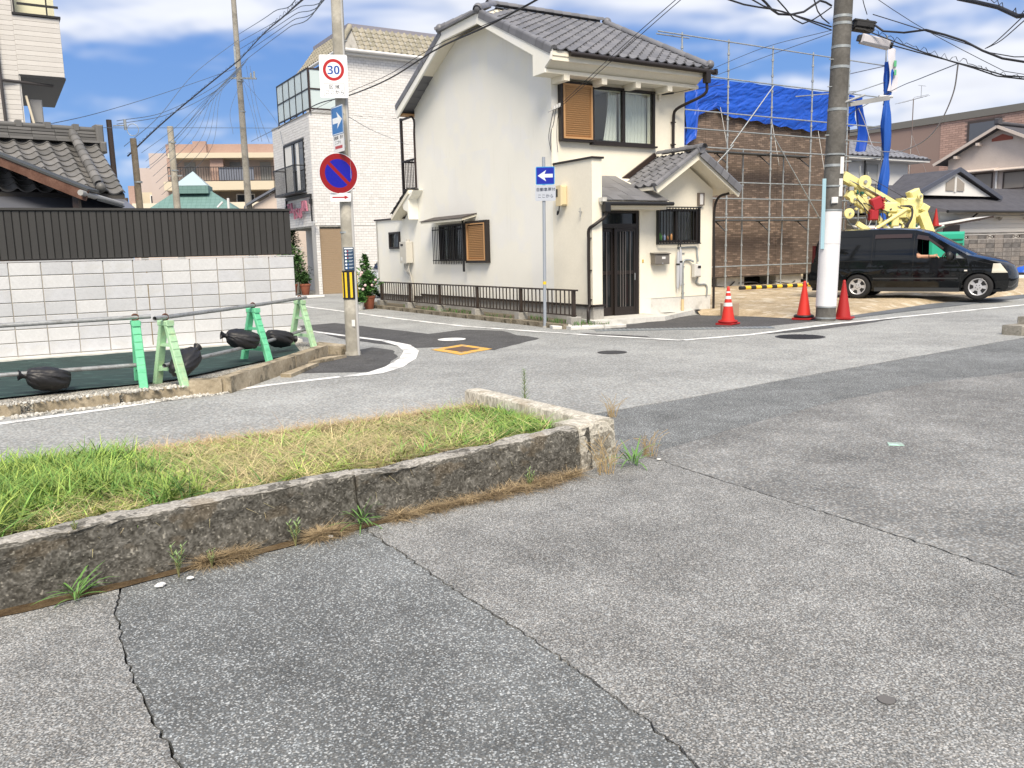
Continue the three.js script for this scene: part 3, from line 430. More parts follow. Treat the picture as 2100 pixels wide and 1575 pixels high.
// ---------------------------------------------------------------- raised planted island with its worn kerb
{
  const tx = (base, dark, seed, cover) => pair(1024, 1, (x, y) => {                 // x along 2.4 m, y round the profile 0..0.6 m
    const n = fbm(x * 10, y * 3, 0, 5, seed), f = fbm(x * 60, y * 18, 0, 3, seed + 5), g = hash2(x * 1024 | 0, y * 1024 | 0, seed) - .5, p = vnoise(x * 300, y * 76, 0, seed + 2), q = vnoise(x * 150, y * 38, 0, seed + 4);
    const rough = (p - .5) * 56 + (q - .5) * 50 + g * 26, moss = smooth(.34, .58, n + (cover(y) - .5) * .9 + (f - .5) * .8 + (q - .5) * .35), rusty = smooth(.64, .76, fbm(x * 18 + 9, y * 6, 0, 4, seed + 20)), pale = smooth(.80, .9, vnoise(x * 210 + 4, y * 54, 0, seed + 30) * .8 + p * .25);
    const k = [0, 1, 2].map(i => mix(base[i] + f * 50 - 25 + rough * .8, dark[i] + (f - .45) * 40 + rough * .75, moss)); return [mix(mix(k[0], 116, rusty * .2), 176, pale * .55), mix(mix(k[1], 92, rusty * .2), 172, pale * .55), mix(mix(k[2], 60, rusty * .2), 160, pale * .55), 128 + (f - .5) * 120 + rough * 1.2];
  }, .010);
  const DIRTY = mat(0xffffff, .95, tx([160, 157, 150], [80, 78, 72], 3, y => y < .55 ? .97 : y < .62 ? .55 : .28)), PALEK = mat(0xffffff, .93, tx([188, 183, 170], [118, 113, 102], 13, y => y < .45 ? .42 : .12));
  for (const m of [DIRTY, PALEK]) for (const t of [m.map, m.bumpMap]) { t.repeat.set(1, 1); t.wrapT = THREE.ClampToEdgeWrapping; }
  const sweep = (a, b, prof, seed, amp, len = 2.4, hFn = () => 1) => {             // prof: [inward, height]
    const L = Math.hypot(b[0] - a[0], b[1] - a[1]), d = [(b[0] - a[0]) / L, (b[1] - a[1]) / L], n = [d[1], -d[0]], nu = Math.round(L / .05), nv = prof.length - 1;
    const g = grid(nu, nv, (u, v) => { const p = prof[Math.round(v * nv)], s = u * L, h = p[1] * (p[1] > .1 ? hFn(s, L) : 1), o = (fbm(s * 4, v * 6, 0, 4, seed) - .5) * amp + (fbm(s * 22, v * 18, 0, 2, seed + 3) - .5) * amp * .5; return [a[0] + d[0] * s + n[0] * (p[0] + o), h + (p[1] > .02 ? o * .6 : 0), a[1] + d[1] * s + n[1] * (p[0] + o)]; });
    const cap = (u) => { const ps = prof.map(p => { const s = u * L, h = p[1] * (p[1] > .1 ? hFn(s, L) : 1); return [a[0] + d[0] * s + n[0] * p[0], h, a[1] + d[1] * s + n[1] * p[0]]; }), q = []; for (let i = 0; i < ps.length - 1; i++) q.push(...ps[0], ...ps[i], ...ps[i + 1]); q.push(...ps[0], ...ps[ps.length - 1], a[0] + d[0] * u * L + n[0] * prof[nv][0], -.03, a[1] + d[1] * u * L + n[1] * prof[nv][0]); const c = new THREE.BufferGeometry(); c.setAttribute('position', new THREE.Float32BufferAttribute(q, 3)); c.computeVertexNormals(); const k = flat(c); for (let i = 0; i < k.attributes.uv.count; i++) k.attributes.uv.setXY(i, q[i * 3] + q[i * 3 + 2], q[i * 3 + 1] * 1.5); return k; };
    const uv = g.attributes.uv; for (let i = 0; i < uv.count; i++) uv.setX(i, uv.getX(i) * L / len); const all = J(g, cap(0), cap(1)); all.userData.keepUV = true; return all;
  };
  const face = (h, w, t = .05) => { const q = []; for (let i = 0; i <= 9; i++) q.push([t * i / 9 * .7, -.03 + (h + .01) * i / 9]); q.push([t * .8, h - .008], [t + .012, h - .002], [t + .04, h], [t + w * .5, h + .003], [t + w - .02, h], [t + w, h - .015], [t + w, h - .12]); return q; };
  const isl = thing('kerb', 'dark mossy concrete kerb of the grass island', 'kerb');
  part(isl, 'kerb_stone', sweep([-6.4, -.27], [-.88, -4.56], face(.30, .10), 3, .05), DIRTY);
  part(isl, 'kerb_stone', sweep([-.872, -4.567], [.55, -5.67], face(.285, .11), 8, .055, 2.4, (s, L) => 1 + .02 * s / L - .04 * Math.sin(s * 3)), DIRTY);
  const end = thing('kerb', 'pale concrete kerb closing the end of the grass island', 'kerb');
  part(end, 'kerb_stone', sweep([.47, -5.605], [.745, -5.87], face(.312, .24), 18, .02), PALEK);
  part(end, 'kerb_stone', sweep([.74, -5.9], [-.25, -7.42], face(.315, .17, .03), 21, .016), PALEK);
  const far = thing('kerb', 'low weathered kerb on the road side of the grass island', 'kerb'); part(far, 'kerb_stone', sweep([-.27, -7.44], [-7, -3.0], face(.14, .12, .02), 31, .02), DIRTY);
  struct('soil', prism([[-.15, .2, -7.3], [.6, .24, -5.85], [.35, .24, -5.62], [-.9, .25, -4.66], [-6.4, .26, -.4], [-7.0, .13, -3.05]], -.25), mat(0xffffff, 1, mottle([112, 92, 62], 60, 40, 1.1, { bump: .01, seed: 8 })), 'dry soil inside the island');
  // grass: tufts of bent blades
  const blades = (n, h, lean, w, s) => { const r = seeded(s), l = []; for (let k = 0; k < n; k++) { const a = r() * 6.28, L = h * (.55 + .6 * r()), t = lean * (.4 + r()), x0 = (r() - .5) * .05, z0 = (r() - .5) * .05, ca = Math.cos(a), sa = Math.sin(a); l.push(grid(1, 3, (u, v) => { const bend = t * v * v, y = L * v * Math.max(.16, 1 - .35 * t * v), o = L * bend, ww = w * (1 - v * .92) * (u - .5); return [x0 + ca * o - sa * ww, y, z0 + sa * o + ca * ww]; })); } return J(l); };
  const tall = blades(8, .17, 1.25, .013, 5), low = blades(10, .08, 1.5, .009, 6), mat1 = mat(0xffffff, .75, { side: THREE.DoubleSide }), straw = blades(9, .11, 2.4, .0055, 9);
  const NEAR = (t) => [mix(-6.4, .34, t) + .02, mix(-.42, -5.72, t)], FAR = (t) => [mix(-7.0, -.22, t), mix(-3.05, -7.3, t)];
  const at = (t, s) => { const a = NEAR(t), b = FAR(t); return [mix(a[0], b[0], s), mix(a[1], b[1], s), mix(.25, .15, s)]; };
  R = seeded(91); const LT = [], LL = [], LS = [];
  const col = (a, b, t, k) => lin(mix(a[0], b[0], t) * k, mix(a[1], b[1], t) * k, mix(a[2], b[2], t) * k);
  const G1 = [.12, .29, .06], G2 = [.34, .44, .09], D1 = [.60, .47, .26], D2 = [.42, .26, .14];
  for (let i = 0; i < 19000; i++) {
    const t = Math.pow(R(), .75) * .985 + .012, s = rr(.06, 1.02), [x, z, y] = at(t, s), n = fbm(x * 1.3 + 4, z * 1.3, 0, 3, 7), n2 = fbm(x * 4, z * 4 + 3, 0, 3, 17);
    const lush = smooth(-.42, -.64, x / -z + (n - .5) * .42 + (n2 - .5) * .25), right = smooth(-.9, .1, x + (n2 - .5) * .9);
    const dry = clamp(1 - lush * .8 - right * .95 - (n2 - .5) * 2.0 + (s > .9 ? .5 : 0) + (s < .08 ? .45 : 0)), k = Math.pow(2, rr(-.9, .55)) * (1 + .5 * (n2 - .5));
    const dist = Math.hypot(x, z);
    if (R() < lush * .62 || (R() < .05 + right * .18 && s < .9)) LT.push([mat4(x, y, z, R() * 6.28, rr(-.35, .35), rr(-.35, .35), rr(.6, 1.2), (lush > .5 ? 1 : .5) * rr(.6, 1.3)), col(G1, G2, R(), k)]);
    else if (R() < dry * .78) LS.push([mat4(x, y, z, R() * 6.28, rr(-.3, .3), rr(-.3, .3), rr(.7, 1.35), rr(.3, .9)), col(D1, s > .88 ? D2 : [.50, .46, .22], R(), k)]);
    else LL.push([mat4(x, y, z, R() * 6.28, 0, 0, rr(.7, 1.3), rr(.5, 1.15)), col(dry > .5 ? [.33, .34, .11] : G1, G2, R(), k)]);
  }
  for (let i = 0; i < 70; i++) { const [x, z, y] = at(rr(.36, .52), rr(.6, 1.0)); LT.push([mat4(x, y, z, R() * 6.28, 0, 0, rr(.9, 1.5)), col(G1, G2, R(), .9)]); }
  const gs = (n, l, g, L) => { const o = many(scene, n, g, mat1, l); info(o, L, 'grass'); };
  gs('tall_grass', LT, tall, 'tall lush green grass at the near end of the island'); gs('short_grass', LL, low, 'short green grass growing across the island'); gs('dry_grass', LS, straw, 'dead straw coloured grass on the island');
  // litter of dry stems along the foot of the kerb
  const LD = []; for (let i = 0; i < 2600; i++) { const t = i % 2 ? R() : rr(.17, .62), k = Math.pow(fbm(t * 9, 3, 0, 3, 44), 1.5) * 2.2 * R(); if (fbm(t * 7, 1, 0, 2, 51) < .40) continue; const x = mix(-2.6, .5, t), z = -3.22 - (x + 2.6) * .777; const o = .035 + .10 * k * rr(.2, 1); LD.push([mat4(x + .614 * o, rr(.0, .025), z + .79 * o, R() * 6.28, rr(-.5, .5), rr(-.3, .3), rr(.35, .8), rr(.12, .32)), col([.55, .43, .25], [.24, .17, .10], R(), rr(.5, 1.2))]); }
  info(many(scene, 'straw_litter', straw, mat1, LD), 'brown dry stems lying along the foot of the kerb', 'litter');
  const strip = []; for (let i = 0; i < 60; i++) { const x = mix(-2.8, .45, i / 60), z = -3.07 - (x + 2.8) * .777 + .02; strip.push([x + .614 * .02, z, x + .614 * (.055 + .03 * fbm(i * .4, 1, 0, 3, 2))]); }
  struct('moss_strip', ribbon(strip.map(([x, z], i) => [x, z]), strip.map((q, i) => .07 + .07 * fbm(i * .35, 2, 0, 3, 6)), .004), mat(0xffffff, 1, mottle([82, 66, 42], 60, 44, .4, { size: 256, seed: 4, bump: .004 })), 'brown moss in the joint below the kerb');

  // single weeds
  const leafG = (l, w, droop = .5) => grid(2, 4, (u, v) => [(u - .5) * w * Math.sin(PI * Math.min(1, v * .9 + .08)), l * v * (.55 - droop * v * .6) + Math.abs(u - .5) * w * .2, l * v * (1 - .1 * droop)]);
  const LEAF = mat(lin(.12, .25, .06), .7, { side: THREE.DoubleSide }), LEAF2 = mat(lin(.20, .30, .12), .7, { side: THREE.DoubleSide }), STEM = mat(lin(.20, .20, .08), .8), DRYM = mat(lin(.46, .34, .17), .9, { side: THREE.DoubleSide });
  const weed = (label, x, y, z, kind, s, seed) => {
    const r = seeded(seed), t = thing('weed', label, 'weed', [x, y, z], r() * 6, undefined); let stem = [], leaf = [];
    if (kind === 'grassy') for (let k = 0; k < 24; k++) { const a = r() * 6.28, g = leafG(s * (.45 + .65 * r()), .045 * s, .2 + r() * 1.0); leaf.push(mv(rot(g, -.7 + r() * 1.1, a), (r() - .5) * s * .2, r() * s * .25, (r() - .5) * s * .2)); }
    if (kind === 'upright') { const n = 3; for (let q = 0; q < n; q++) { const a = q * 2.1, tip = [Math.cos(a) * s * .18, s * (.6 + .4 * r()), Math.sin(a) * s * .18]; stem.push(tube([[0, 0, 0], [tip[0] * .4, tip[1] * .5, tip[2] * .4], tip], .003, 5, 8)); for (let k = 0; k < 12; k++) { const h = .35 + .65 * k / 11, a2 = k * 2.4; leaf.push(mv(rot(leafG(s * .2, s * .05, .2), -.3, a2), tip[0] * h, tip[1] * h, tip[2] * h)); } } }
    if (kind === 'spire') { stem.push(rod([0, 0, 0], [.01, s, 0], .006, 6, .002)); for (let k = 0; k < 90; k++) { const h = .12 + .88 * k / 89; leaf.push(mv(rot(leafG(s * .14 * (1.15 - h) + .02, .007, .2), -.2, k * 2.4), .01 * h, s * h, 0)); } }
    if (kind === 'dry') for (let k = 0; k < 34; k++) { const a = r() * 6.28, l = s * (.3 + .7 * r()), bx1 = (r() - .5) * s * .35, bz1 = (r() - .5) * s * .35; leaf.push(tube([[bx1, 0, bz1], [bx1 + Math.cos(a) * l * .2, l * .6, bz1 + Math.sin(a) * l * .2], [bx1 + Math.cos(a) * l * .5, l * (.7 + .3 * r()), bz1 + Math.sin(a) * l * .5]], .0014, 4, 6)); }
    if (stem.length) part(t, 'stem', stem, STEM); part(t, 'leaves', leaf, kind === 'dry' ? DRYM : kind === 'grassy' ? LEAF : LEAF2); return t;
  };
  weed('tall slender green weed standing behind the island kerb', .12, 0, -7.75, 'spire', .42, 5);
  weed('bright green grassy weed at the outer corner of the kerb', .84, 0, -5.72, 'grassy', .26, 6); weed('dead straw tuft leaning on the kerb corner', .62, 0, -5.56, 'dry', .3, 7); weed('feathery dry seed stalks behind the kerb corner', 1.0, 0, -6.0, 'dry', .26, 12); weed('thin dry stalk behind the pale kerb end', .9, 0, -7.5, 'dry', .24, 14);
  weed('small leafy weed with two stems on the kerb foot', -1.62, .0, -3.84, 'upright', .17, 8); weed('tiny leafy sprout beside crushed white scraps', -1.5, 0, -3.95, 'upright', .09, 9); weed('broad bladed green weed below the dark kerb', -1.98, 0, -3.58, 'grassy', .22, 10); weed('arching grass weed growing from the middle of the kerb foot', -.86, .02, -4.52, 'grassy', .2, 11);
  weed('leafy weed near the stacked straw litter', -1.16, 0, -4.24, 'upright', .16, 15); weed('trailing pale weed near the rusty kerb end', .1, 0, -5.22, 'upright', .14, 16); weed('pair of leaves hanging over the kerb top', -2.03, .27, -3.72, 'upright', .07, 17);
  const scrap = mat(lin(.75, .75, .73), .8); R = seeded(4);
  for (const [x, z, l] of [[-1.66, -3.72, 'crumpled white paper scrap under the two stemmed weed'], [-1.55, -3.8, 'flat white scrap lying in the straw'], [-.1, -5.22, 'white pebble by the kerb foot'], [1.04, -5.86, 'small pale leaf scrap past the kerb corner'], [-1.0, -4.35, 'white chip in the straw by the patch corner']]) single('scrap', l, 'scrap', mv(rot(flat(new THREE.IcosahedronGeometry(rr(.012, .022), 0)).scale(1.4, .5, 1), 0, R() * 3), x, .012, z), scrap);
}

// ---------------------------------------------------------------- gravel lot with block wall, sheet and barricades
{
  const wx = -3.628, wz = -14.285, WT = (90 - 61.5) * deg;                 // wall end and direction
  const BLK = [0, 1, 2, 3].map(i => mat(0xffffff, .93, mottle([[198, 200, 203], [193, 195, 199], [202, 203, 204], [189, 191, 194]][i], 18, 12, .9, { size: 256, bump: .003, seed: 100 + i, blot: .15, blotCol: [184, 180, 168] })));
  const JOINT = mat(lin(.34, .31, .26), .95), FENCE = [0, 1].map(i => mat(lin(.034 + i * .006, .033 + i * .006, .031 + i * .006), .5));
  const wall = thing('block_wall', 'grey concrete block wall carrying a dark metal fence', 'wall', [wx, 0, wz], WT);
  part(wall, 'mortar', b0(-13, -.012, .0, 1.51, -.138, -.012), JOINT);
  const BW = .415, BH = .1955, bg = mv(bev(BW - .011, BH - .010, .15, .006), 0, 0, -.075), hg = mv(bev(BW - .011, BH * .55, .15, .006), 0, 0, -.075);
  for (let j = 0; j < 8; j++) for (let i = 0; i < 17; i++) { const y0 = 1.53 - (j + 1) * BH; const m = mesh('block', y0 < 0 ? bg : bg, BLK[(hash2(i, j, 9) * 4) | 0], wall); m.position.set(-.2 - i * BW, y0 + BH / 2, rr(-.0015, .0015)); if (hash2(i, j, 3) > .5) m.rotation.y = PI; if (m.rotation.y) m.position.z -= .15; }
  part(wall, 'coping', b0(-13, .02, 1.532, 1.55, -.155, .005), BLK[3]); part(wall, 'stain', b0(-2.30, -2.285, .2, 1.53, .0, .0005), mat(lin(.22, .17, .10), .95));
  const fence = thing('metal_fence', 'dark brown ribbed metal fence standing on the block wall', 'fence', [wx, 1.55, wz], WT);
  part(fence, 'backing', b0(-13, .0, .01, .73, -.075, -.068), FENCE[0]); part(fence, 'top_rail', b0(-13, .012, .731, .765, -.10, -.02), FENCE[1]);
  const rib = mv(bev(.092, .70, .02, .006), 0, .37, -.055); for (let i = 0; i < 74; i++) { const m = mesh('panel', rib, FENCE[i % 2], fence); m.position.set(-.055 - i * .1005, 0, hash2(i, 1, 5) * .003); }
  part(fence, 'panel', b0(-13, -7.5, .02, .72, -.065, -.045), FENCE[0]);

  // lot surface and its kerbs
  const GRAV = mat(0xffffff, .95, asphalt(1024, 1.6, 9, { lo: 110, hi: 215, binder: 92, skew: 1.0, tint: [1.02, 1.0, .94], seed: 53, bump: .012, blot: 30, warm: 14 }));
  struct('lot', plan([[-14, -1.7], [-9, -5.5], [-5.2, -8.3], [-3.5, -9.5], [-3.3, -9.5], [-2.92, -12.5], [-3.05, -13.6], [-3.63, -14.2], [-11.6, -9.9]], -.03, .1), GRAV, 'gravel lot in front of the block wall');
  struct('wall_footing', plan([[-14.9, -7.9], [-3.5, -14.05], [-3.63, -14.28], [-15, -8.2]], .09, .15), CONCL, 'concrete footing along the block wall');
  const KB = mat(0xffffff, .95, mottle([168, 156, 134], 60, 34, .9, { bump: .006, seed: 55, blot: .75, blotCol: [92, 86, 72] })), k1 = thing('kerb', 'low crumbling concrete kerb along the gravel lot', 'kerb');
  const kb = (a, b, w, h) => bar([a[0], h / 2 - .015, a[1]], [b[0], h / 2 - .015, b[1]], w, h + .03);
  for (const [a, b] of [[[-12, -3.05], [-9.2, -5.3]], [[-9.15, -5.33], [-7.2, -6.75]], [[-7.15, -6.79], [-5.9, -7.72]], [[-5.85, -7.76], [-5.0, -8.39]], [[-4.9, -8.46], [-4.25, -8.93]], [[-4.2, -8.97], [-3.66, -9.35]]]) part(k1, 'kerb_stone', kb(a, b, .13, .11), KB);
  const k2 = thing('kerb', 'taller concrete retaining kerb with a bent corner beside the barricades', 'kerb'); part(k2, 'kerb_stone', kb([-3.64, -9.38], [-3.3, -9.46], .16, .17), KB); part(k2, 'kerb_stone', kb([-3.26, -9.42], [-3.0, -11.3], .15, .19), KB); part(k2, 'kerb_stone', kb([-2.995, -11.32], [-2.84, -12.62], .15, .19), KB);
  // gutter by the pole: flat sheet, the hole's shade painted into its colour
  struct('gutter', plan([[-3.05, -12.7], [-2.6, -12.45], [-2.55, -13.3], [-2.9, -14.2], [-3.6, -14.9], [-3.7, -14.3], [-3.1, -13.8]], .003, .006), mat(0xffffff, .95, mottle([96, 88, 74], 60, 40, .6, { size: 256, seed: 58, bump: .01 })), 'flat sheet coloured with the shade of the gutter hole behind the retaining kerb');
  for (const [p, l] of [[[[-3.2, -13.35], [-2.62, -12.85], [-2.5, -13.1], [-3.15, -13.75]], 'sunlit concrete slab lying by the striped pole'], [[[-2.98, -11.9], [-2.7, -12.4], [-2.48, -12.55], [-2.62, -12.2], [-2.86, -11.75]], 'broken pale concrete edge in front of the gutter'], [[[-2.95, -10.6], [-2.82, -11.6], [-2.7, -11.65], [-2.8, -10.55]], 'pale concrete strip below the retaining kerb']]) single('concrete_slab', l, 'slab', plan(p, -.02, l[0] === 's' ? .13 : .045), KB);
  // gravel chips along the kerb
  R = seeded(12); const chips = []; for (let i = 0; i < 1700; i++) { const t = R(), x = mix(-7.6, -3.3, t), z = mix(-6.48, -9.55, t), o = rr(-.24, .22); const c = rr(.28, .62); chips.push([mat4(x - .59 * o, o > .05 ? .105 : o < -.06 ? .008 : .115, z - .81 * o, R() * 6, R() * 6, 0, rr(.010, .024), rr(.006, .016)), lin(c, c * .97, c * .88)]); }
  info(many(scene, 'gravel', new THREE.IcosahedronGeometry(1, 0), mat(0xffffff, .95), chips), 'loose pale gravel along the low kerb', 'gravel');
  // green weed sheet
  const SH = mat(0xffffff, .8, pair(512, .9, (x, y) => { const w = ((x * 180 | 0) + (y * 180 | 0)) & 1, n = fbm(x * 4, y * 4, 4, 5, 9) - .5, l = smooth(.62, .7, fbm(x * 3, y * 14, 0, 3, 19)); return [28 + w * 5 + n * 18 + l * 20, 52 + w * 6 + n * 22 + l * 22, 50 + w * 6 + n * 20 + l * 20, 128 + w * 40 + n * 90]; }, .004));
  const s0 = grid(90, 26, (u, v) => { const a = [mix(-9.6, -2.98, u), mix(-5.45 - (u > 0 ? 0 : 0), -9.75, Math.min(1, u * 1.18))], b = [mix(-10.2, -3.66, u), mix(-10.4, -14.0, u)]; if (u > .85) { const q = (u - .85) / .15; a[0] = mix(-3.98, -3.1, q); a[1] = mix(-9.7, -12.3, q); } const x = mix(a[0], b[0], v), z = mix(a[1], b[1], v); return [x, .112 + .028 * fbm(x * 2.2, z * 2.2, 0, 4, 3) + .02 * Math.pow(fbm(x * 5 + 2, z * 1.3, 0, 3, 8), 3) + (v < .02 ? -.008 : 0), z]; });
  single('ground_sheet', 'dark green woven ground sheet spread under the barricades', 'sheet', s0, SH);
  // barricades: moulded A frames with pipes
  const GRN = mat(0xffffff, .55, mottle([104, 196, 150], 26, 16, .5, { size: 256, seed: 72, blot: .3, blotCol: [140, 190, 160] })), GRP = mat(0xffffff, .6, mottle([166, 204, 164], 34, 18, .5, { size: 256, seed: 73, blot: .4, blotCol: [196, 206, 160] })), RUSTY = mat(lin(.13, .055, .035), .85), PIPE = mat(0xffffff, .5, { ...mottle([150, 153, 154], 46, 24, .5, { size: 256, seed: 71, blot: .5, blotCol: [110, 108, 104] }), metalness: .35 });
  const aframe = (label, x, z, ry, m) => {
    const t = thing('barricade', label, 'barricade', [x, .1, z], ry, 'A frame barricades on the green sheet');
    for (const s of [-1, 1]) { const g = slab([[s * .02, .70], [s * .075, .70], [s * .315, 0], [s * .245, 0]].map(p => p), .075, [], .008); const l = part(t, 'leg', [mv(g, 0, 0, -.0375)], m); const ribs = []; for (let k = 1; k < 8; k++) { const y = k * .085, xx = mix(.2825, .055, y / .7); ribs.push(bx(.062, .010, .083, s * xx, y, 0)); } part(l, 'rib', ribs, m); }
    part(t, 'arch', [mv(slab([[-.25, .21], [.25, .21], [.27, .1], [.2, .15], [.1, .165], [-.1, .165], [-.2, .15], [-.27, .1]], .05), 0, 0, -.025)], m); part(t, 'crossbar', bx(.26, .03, .06, 0, .46, 0), m); part(t, 'head', [bev(.2, .06, .1, .01, 0, .71, 0)], m);
    part(t, 'pipe_saddle', [mv(rot(flat(new THREE.TorusGeometry(.036, .01, 6, 14)), 0, PI / 2), 0, .775, 0)], RUSTY); return t;
  };
  aframe('bright green A frame barricade seen edge on at a pipe end', -4.27, -9.56, -61 * deg, GRN);
  aframe('faded green A frame barricade with a yellowed leg and a rusty clamp', -3.89, -9.47, -37 * deg, GRP);
  aframe('bright green A frame barricade holding two black sandbags', -3.5, -11.45, -36 * deg, GRN);
  aframe('faded green A frame barricade at the wall end above the open gutter', -3.32, -13.3, -37 * deg, GRP);
  const pipe = (label, pts, r = .0245) => single('steel_pipe', label, 'pipe', J(tube(pts, r, 12, 20)), PIPE);
  pipe('upper steel pipe running to the edge on barricade', [[-8.5, .875, -6.3], [-5.4, .875, -8.72], [-4.14, .875, -9.67]]); pipe('lower steel pipe carrying the lone black sandbag', [[-8.5, .37, -6.25], [-5.4, .36, -8.67], [-4.22, .33, -9.58]]);
  pipe('upper steel pipe over the faded and bright green barricades', [[-3.93, .875, -9.28], [-3.5, .875, -11.45], [-3.28, .87, -13.55]]); pipe('lower steel pipe through the bright green barricade', [[-3.9, .34, -9.35], [-3.5, .34, -11.45], [-3.3, .36, -13.45]]);
  // black sandbags
  const BAGM = mat(lin(.014, .014, .016), .5), bag = (label, x, y, z, rx, ry, rz, neck) => { R = seeded(Math.round(x * 100 + z * 7)); const t = thing('sandbag', label, 'sandbag', [x, y, z], 0, 'black sandbags hung on the barricades'); t.rotation.set(rx, ry, rz);
    const g = grid(64, 40, (u, v) => { const a = u * 2 * PI, th = v * PI, n = fbm(Math.cos(a) * 2 + 5, Math.sin(a) * 2 + v * 3, 0, 4, 6), r = .15 * Math.pow(Math.sin(th), .62) * (1 + .42 * (n - .5) + .30 * Math.abs(fbm(Math.cos(a) * 3 + 9, Math.sin(a) * 3 + v * 7, 0, 3, 16) - .5)) * (1 - .17 * Math.sin(a * 9 + v * 4) * Math.pow(Math.abs(v - .45) * 2, 1.5)); return [-.215 * Math.cos(th), Math.sin(a) * r * (Math.sin(a) < 0 ? .92 : .66), Math.cos(a) * r]; });
    part(t, 'sack', g, BAGM); part(t, 'neck', [grid(16, 5, (u, v) => { const a = u * 2 * PI, r = mix(.075, .018, Math.min(1, v * 2)) + (v > .5 ? (v - .5) * .07 : 0); return [neck * (.17 + v * .12), Math.sin(a) * r * (1 + .15 * Math.sin(a * 7)), Math.cos(a) * r]; })], BAGM); return t; };
  bag('black sandbag hanging alone on the left hand lower pipe', -5.0, .30, -8.98, 0, .66, -.15, -1);
  bag('black sandbag slung inside the faded green barricade', -3.74, .36, -9.55, 0, 1.3, .5, 1);
  bag('tied black sandbag on the pipe before the bright green barricade', -3.55, .47, -11.1, .3, .5, -.35, -1);
  bag('black sandbag resting behind the bright green barricade', -3.4, .36, -12.3, 0, .9, -.2, 1);
}

// ---------------------------------------------------------------- neighbouring buildings
const BRICKW = mat(0xffffff, .7), GROUT = mat(lin(.50, .495, .48), .95);
function courses(parent, name, w, h, t, x0, x1, y0, y1, gap, cols, place, holes = [], label) {   // a wall clad in staggered small tiles
  const list = [], g = bx(w - gap, h - gap, t); let r = 0;
  for (let y = y0; y < y1 - h * .4; y += h, r++) for (let x = x0 - (r % 2 ? w / 2 : 0); x < x1; x += w) {
    const a = Math.max(x, x0), b = Math.min(x + w, x1); if (b - a < w * .2) continue; const cx = (a + b) / 2, cy = y + h / 2; if (holes.some(([p, q, s, u]) => cx > p && cx < q && cy > s && cy < u)) continue;
    const c = cols(hash2(Math.round(x * 97), Math.round(y * 89), 3), hash2(Math.round(x * 53), Math.round(y * 71), 8)); list.push([place(cx, cy).multiply(new THREE.Matrix4().makeScale((b - a - gap) / (w - gap), 1, 1)), c]);
  }
  return many(parent, name, g, BRICKW, list, label);
}
const FRONT = (z) => (x, y) => mat4(x, y, z), SIDE = (X) => (v, y) => mat4(X, y, -v, PI / 2);

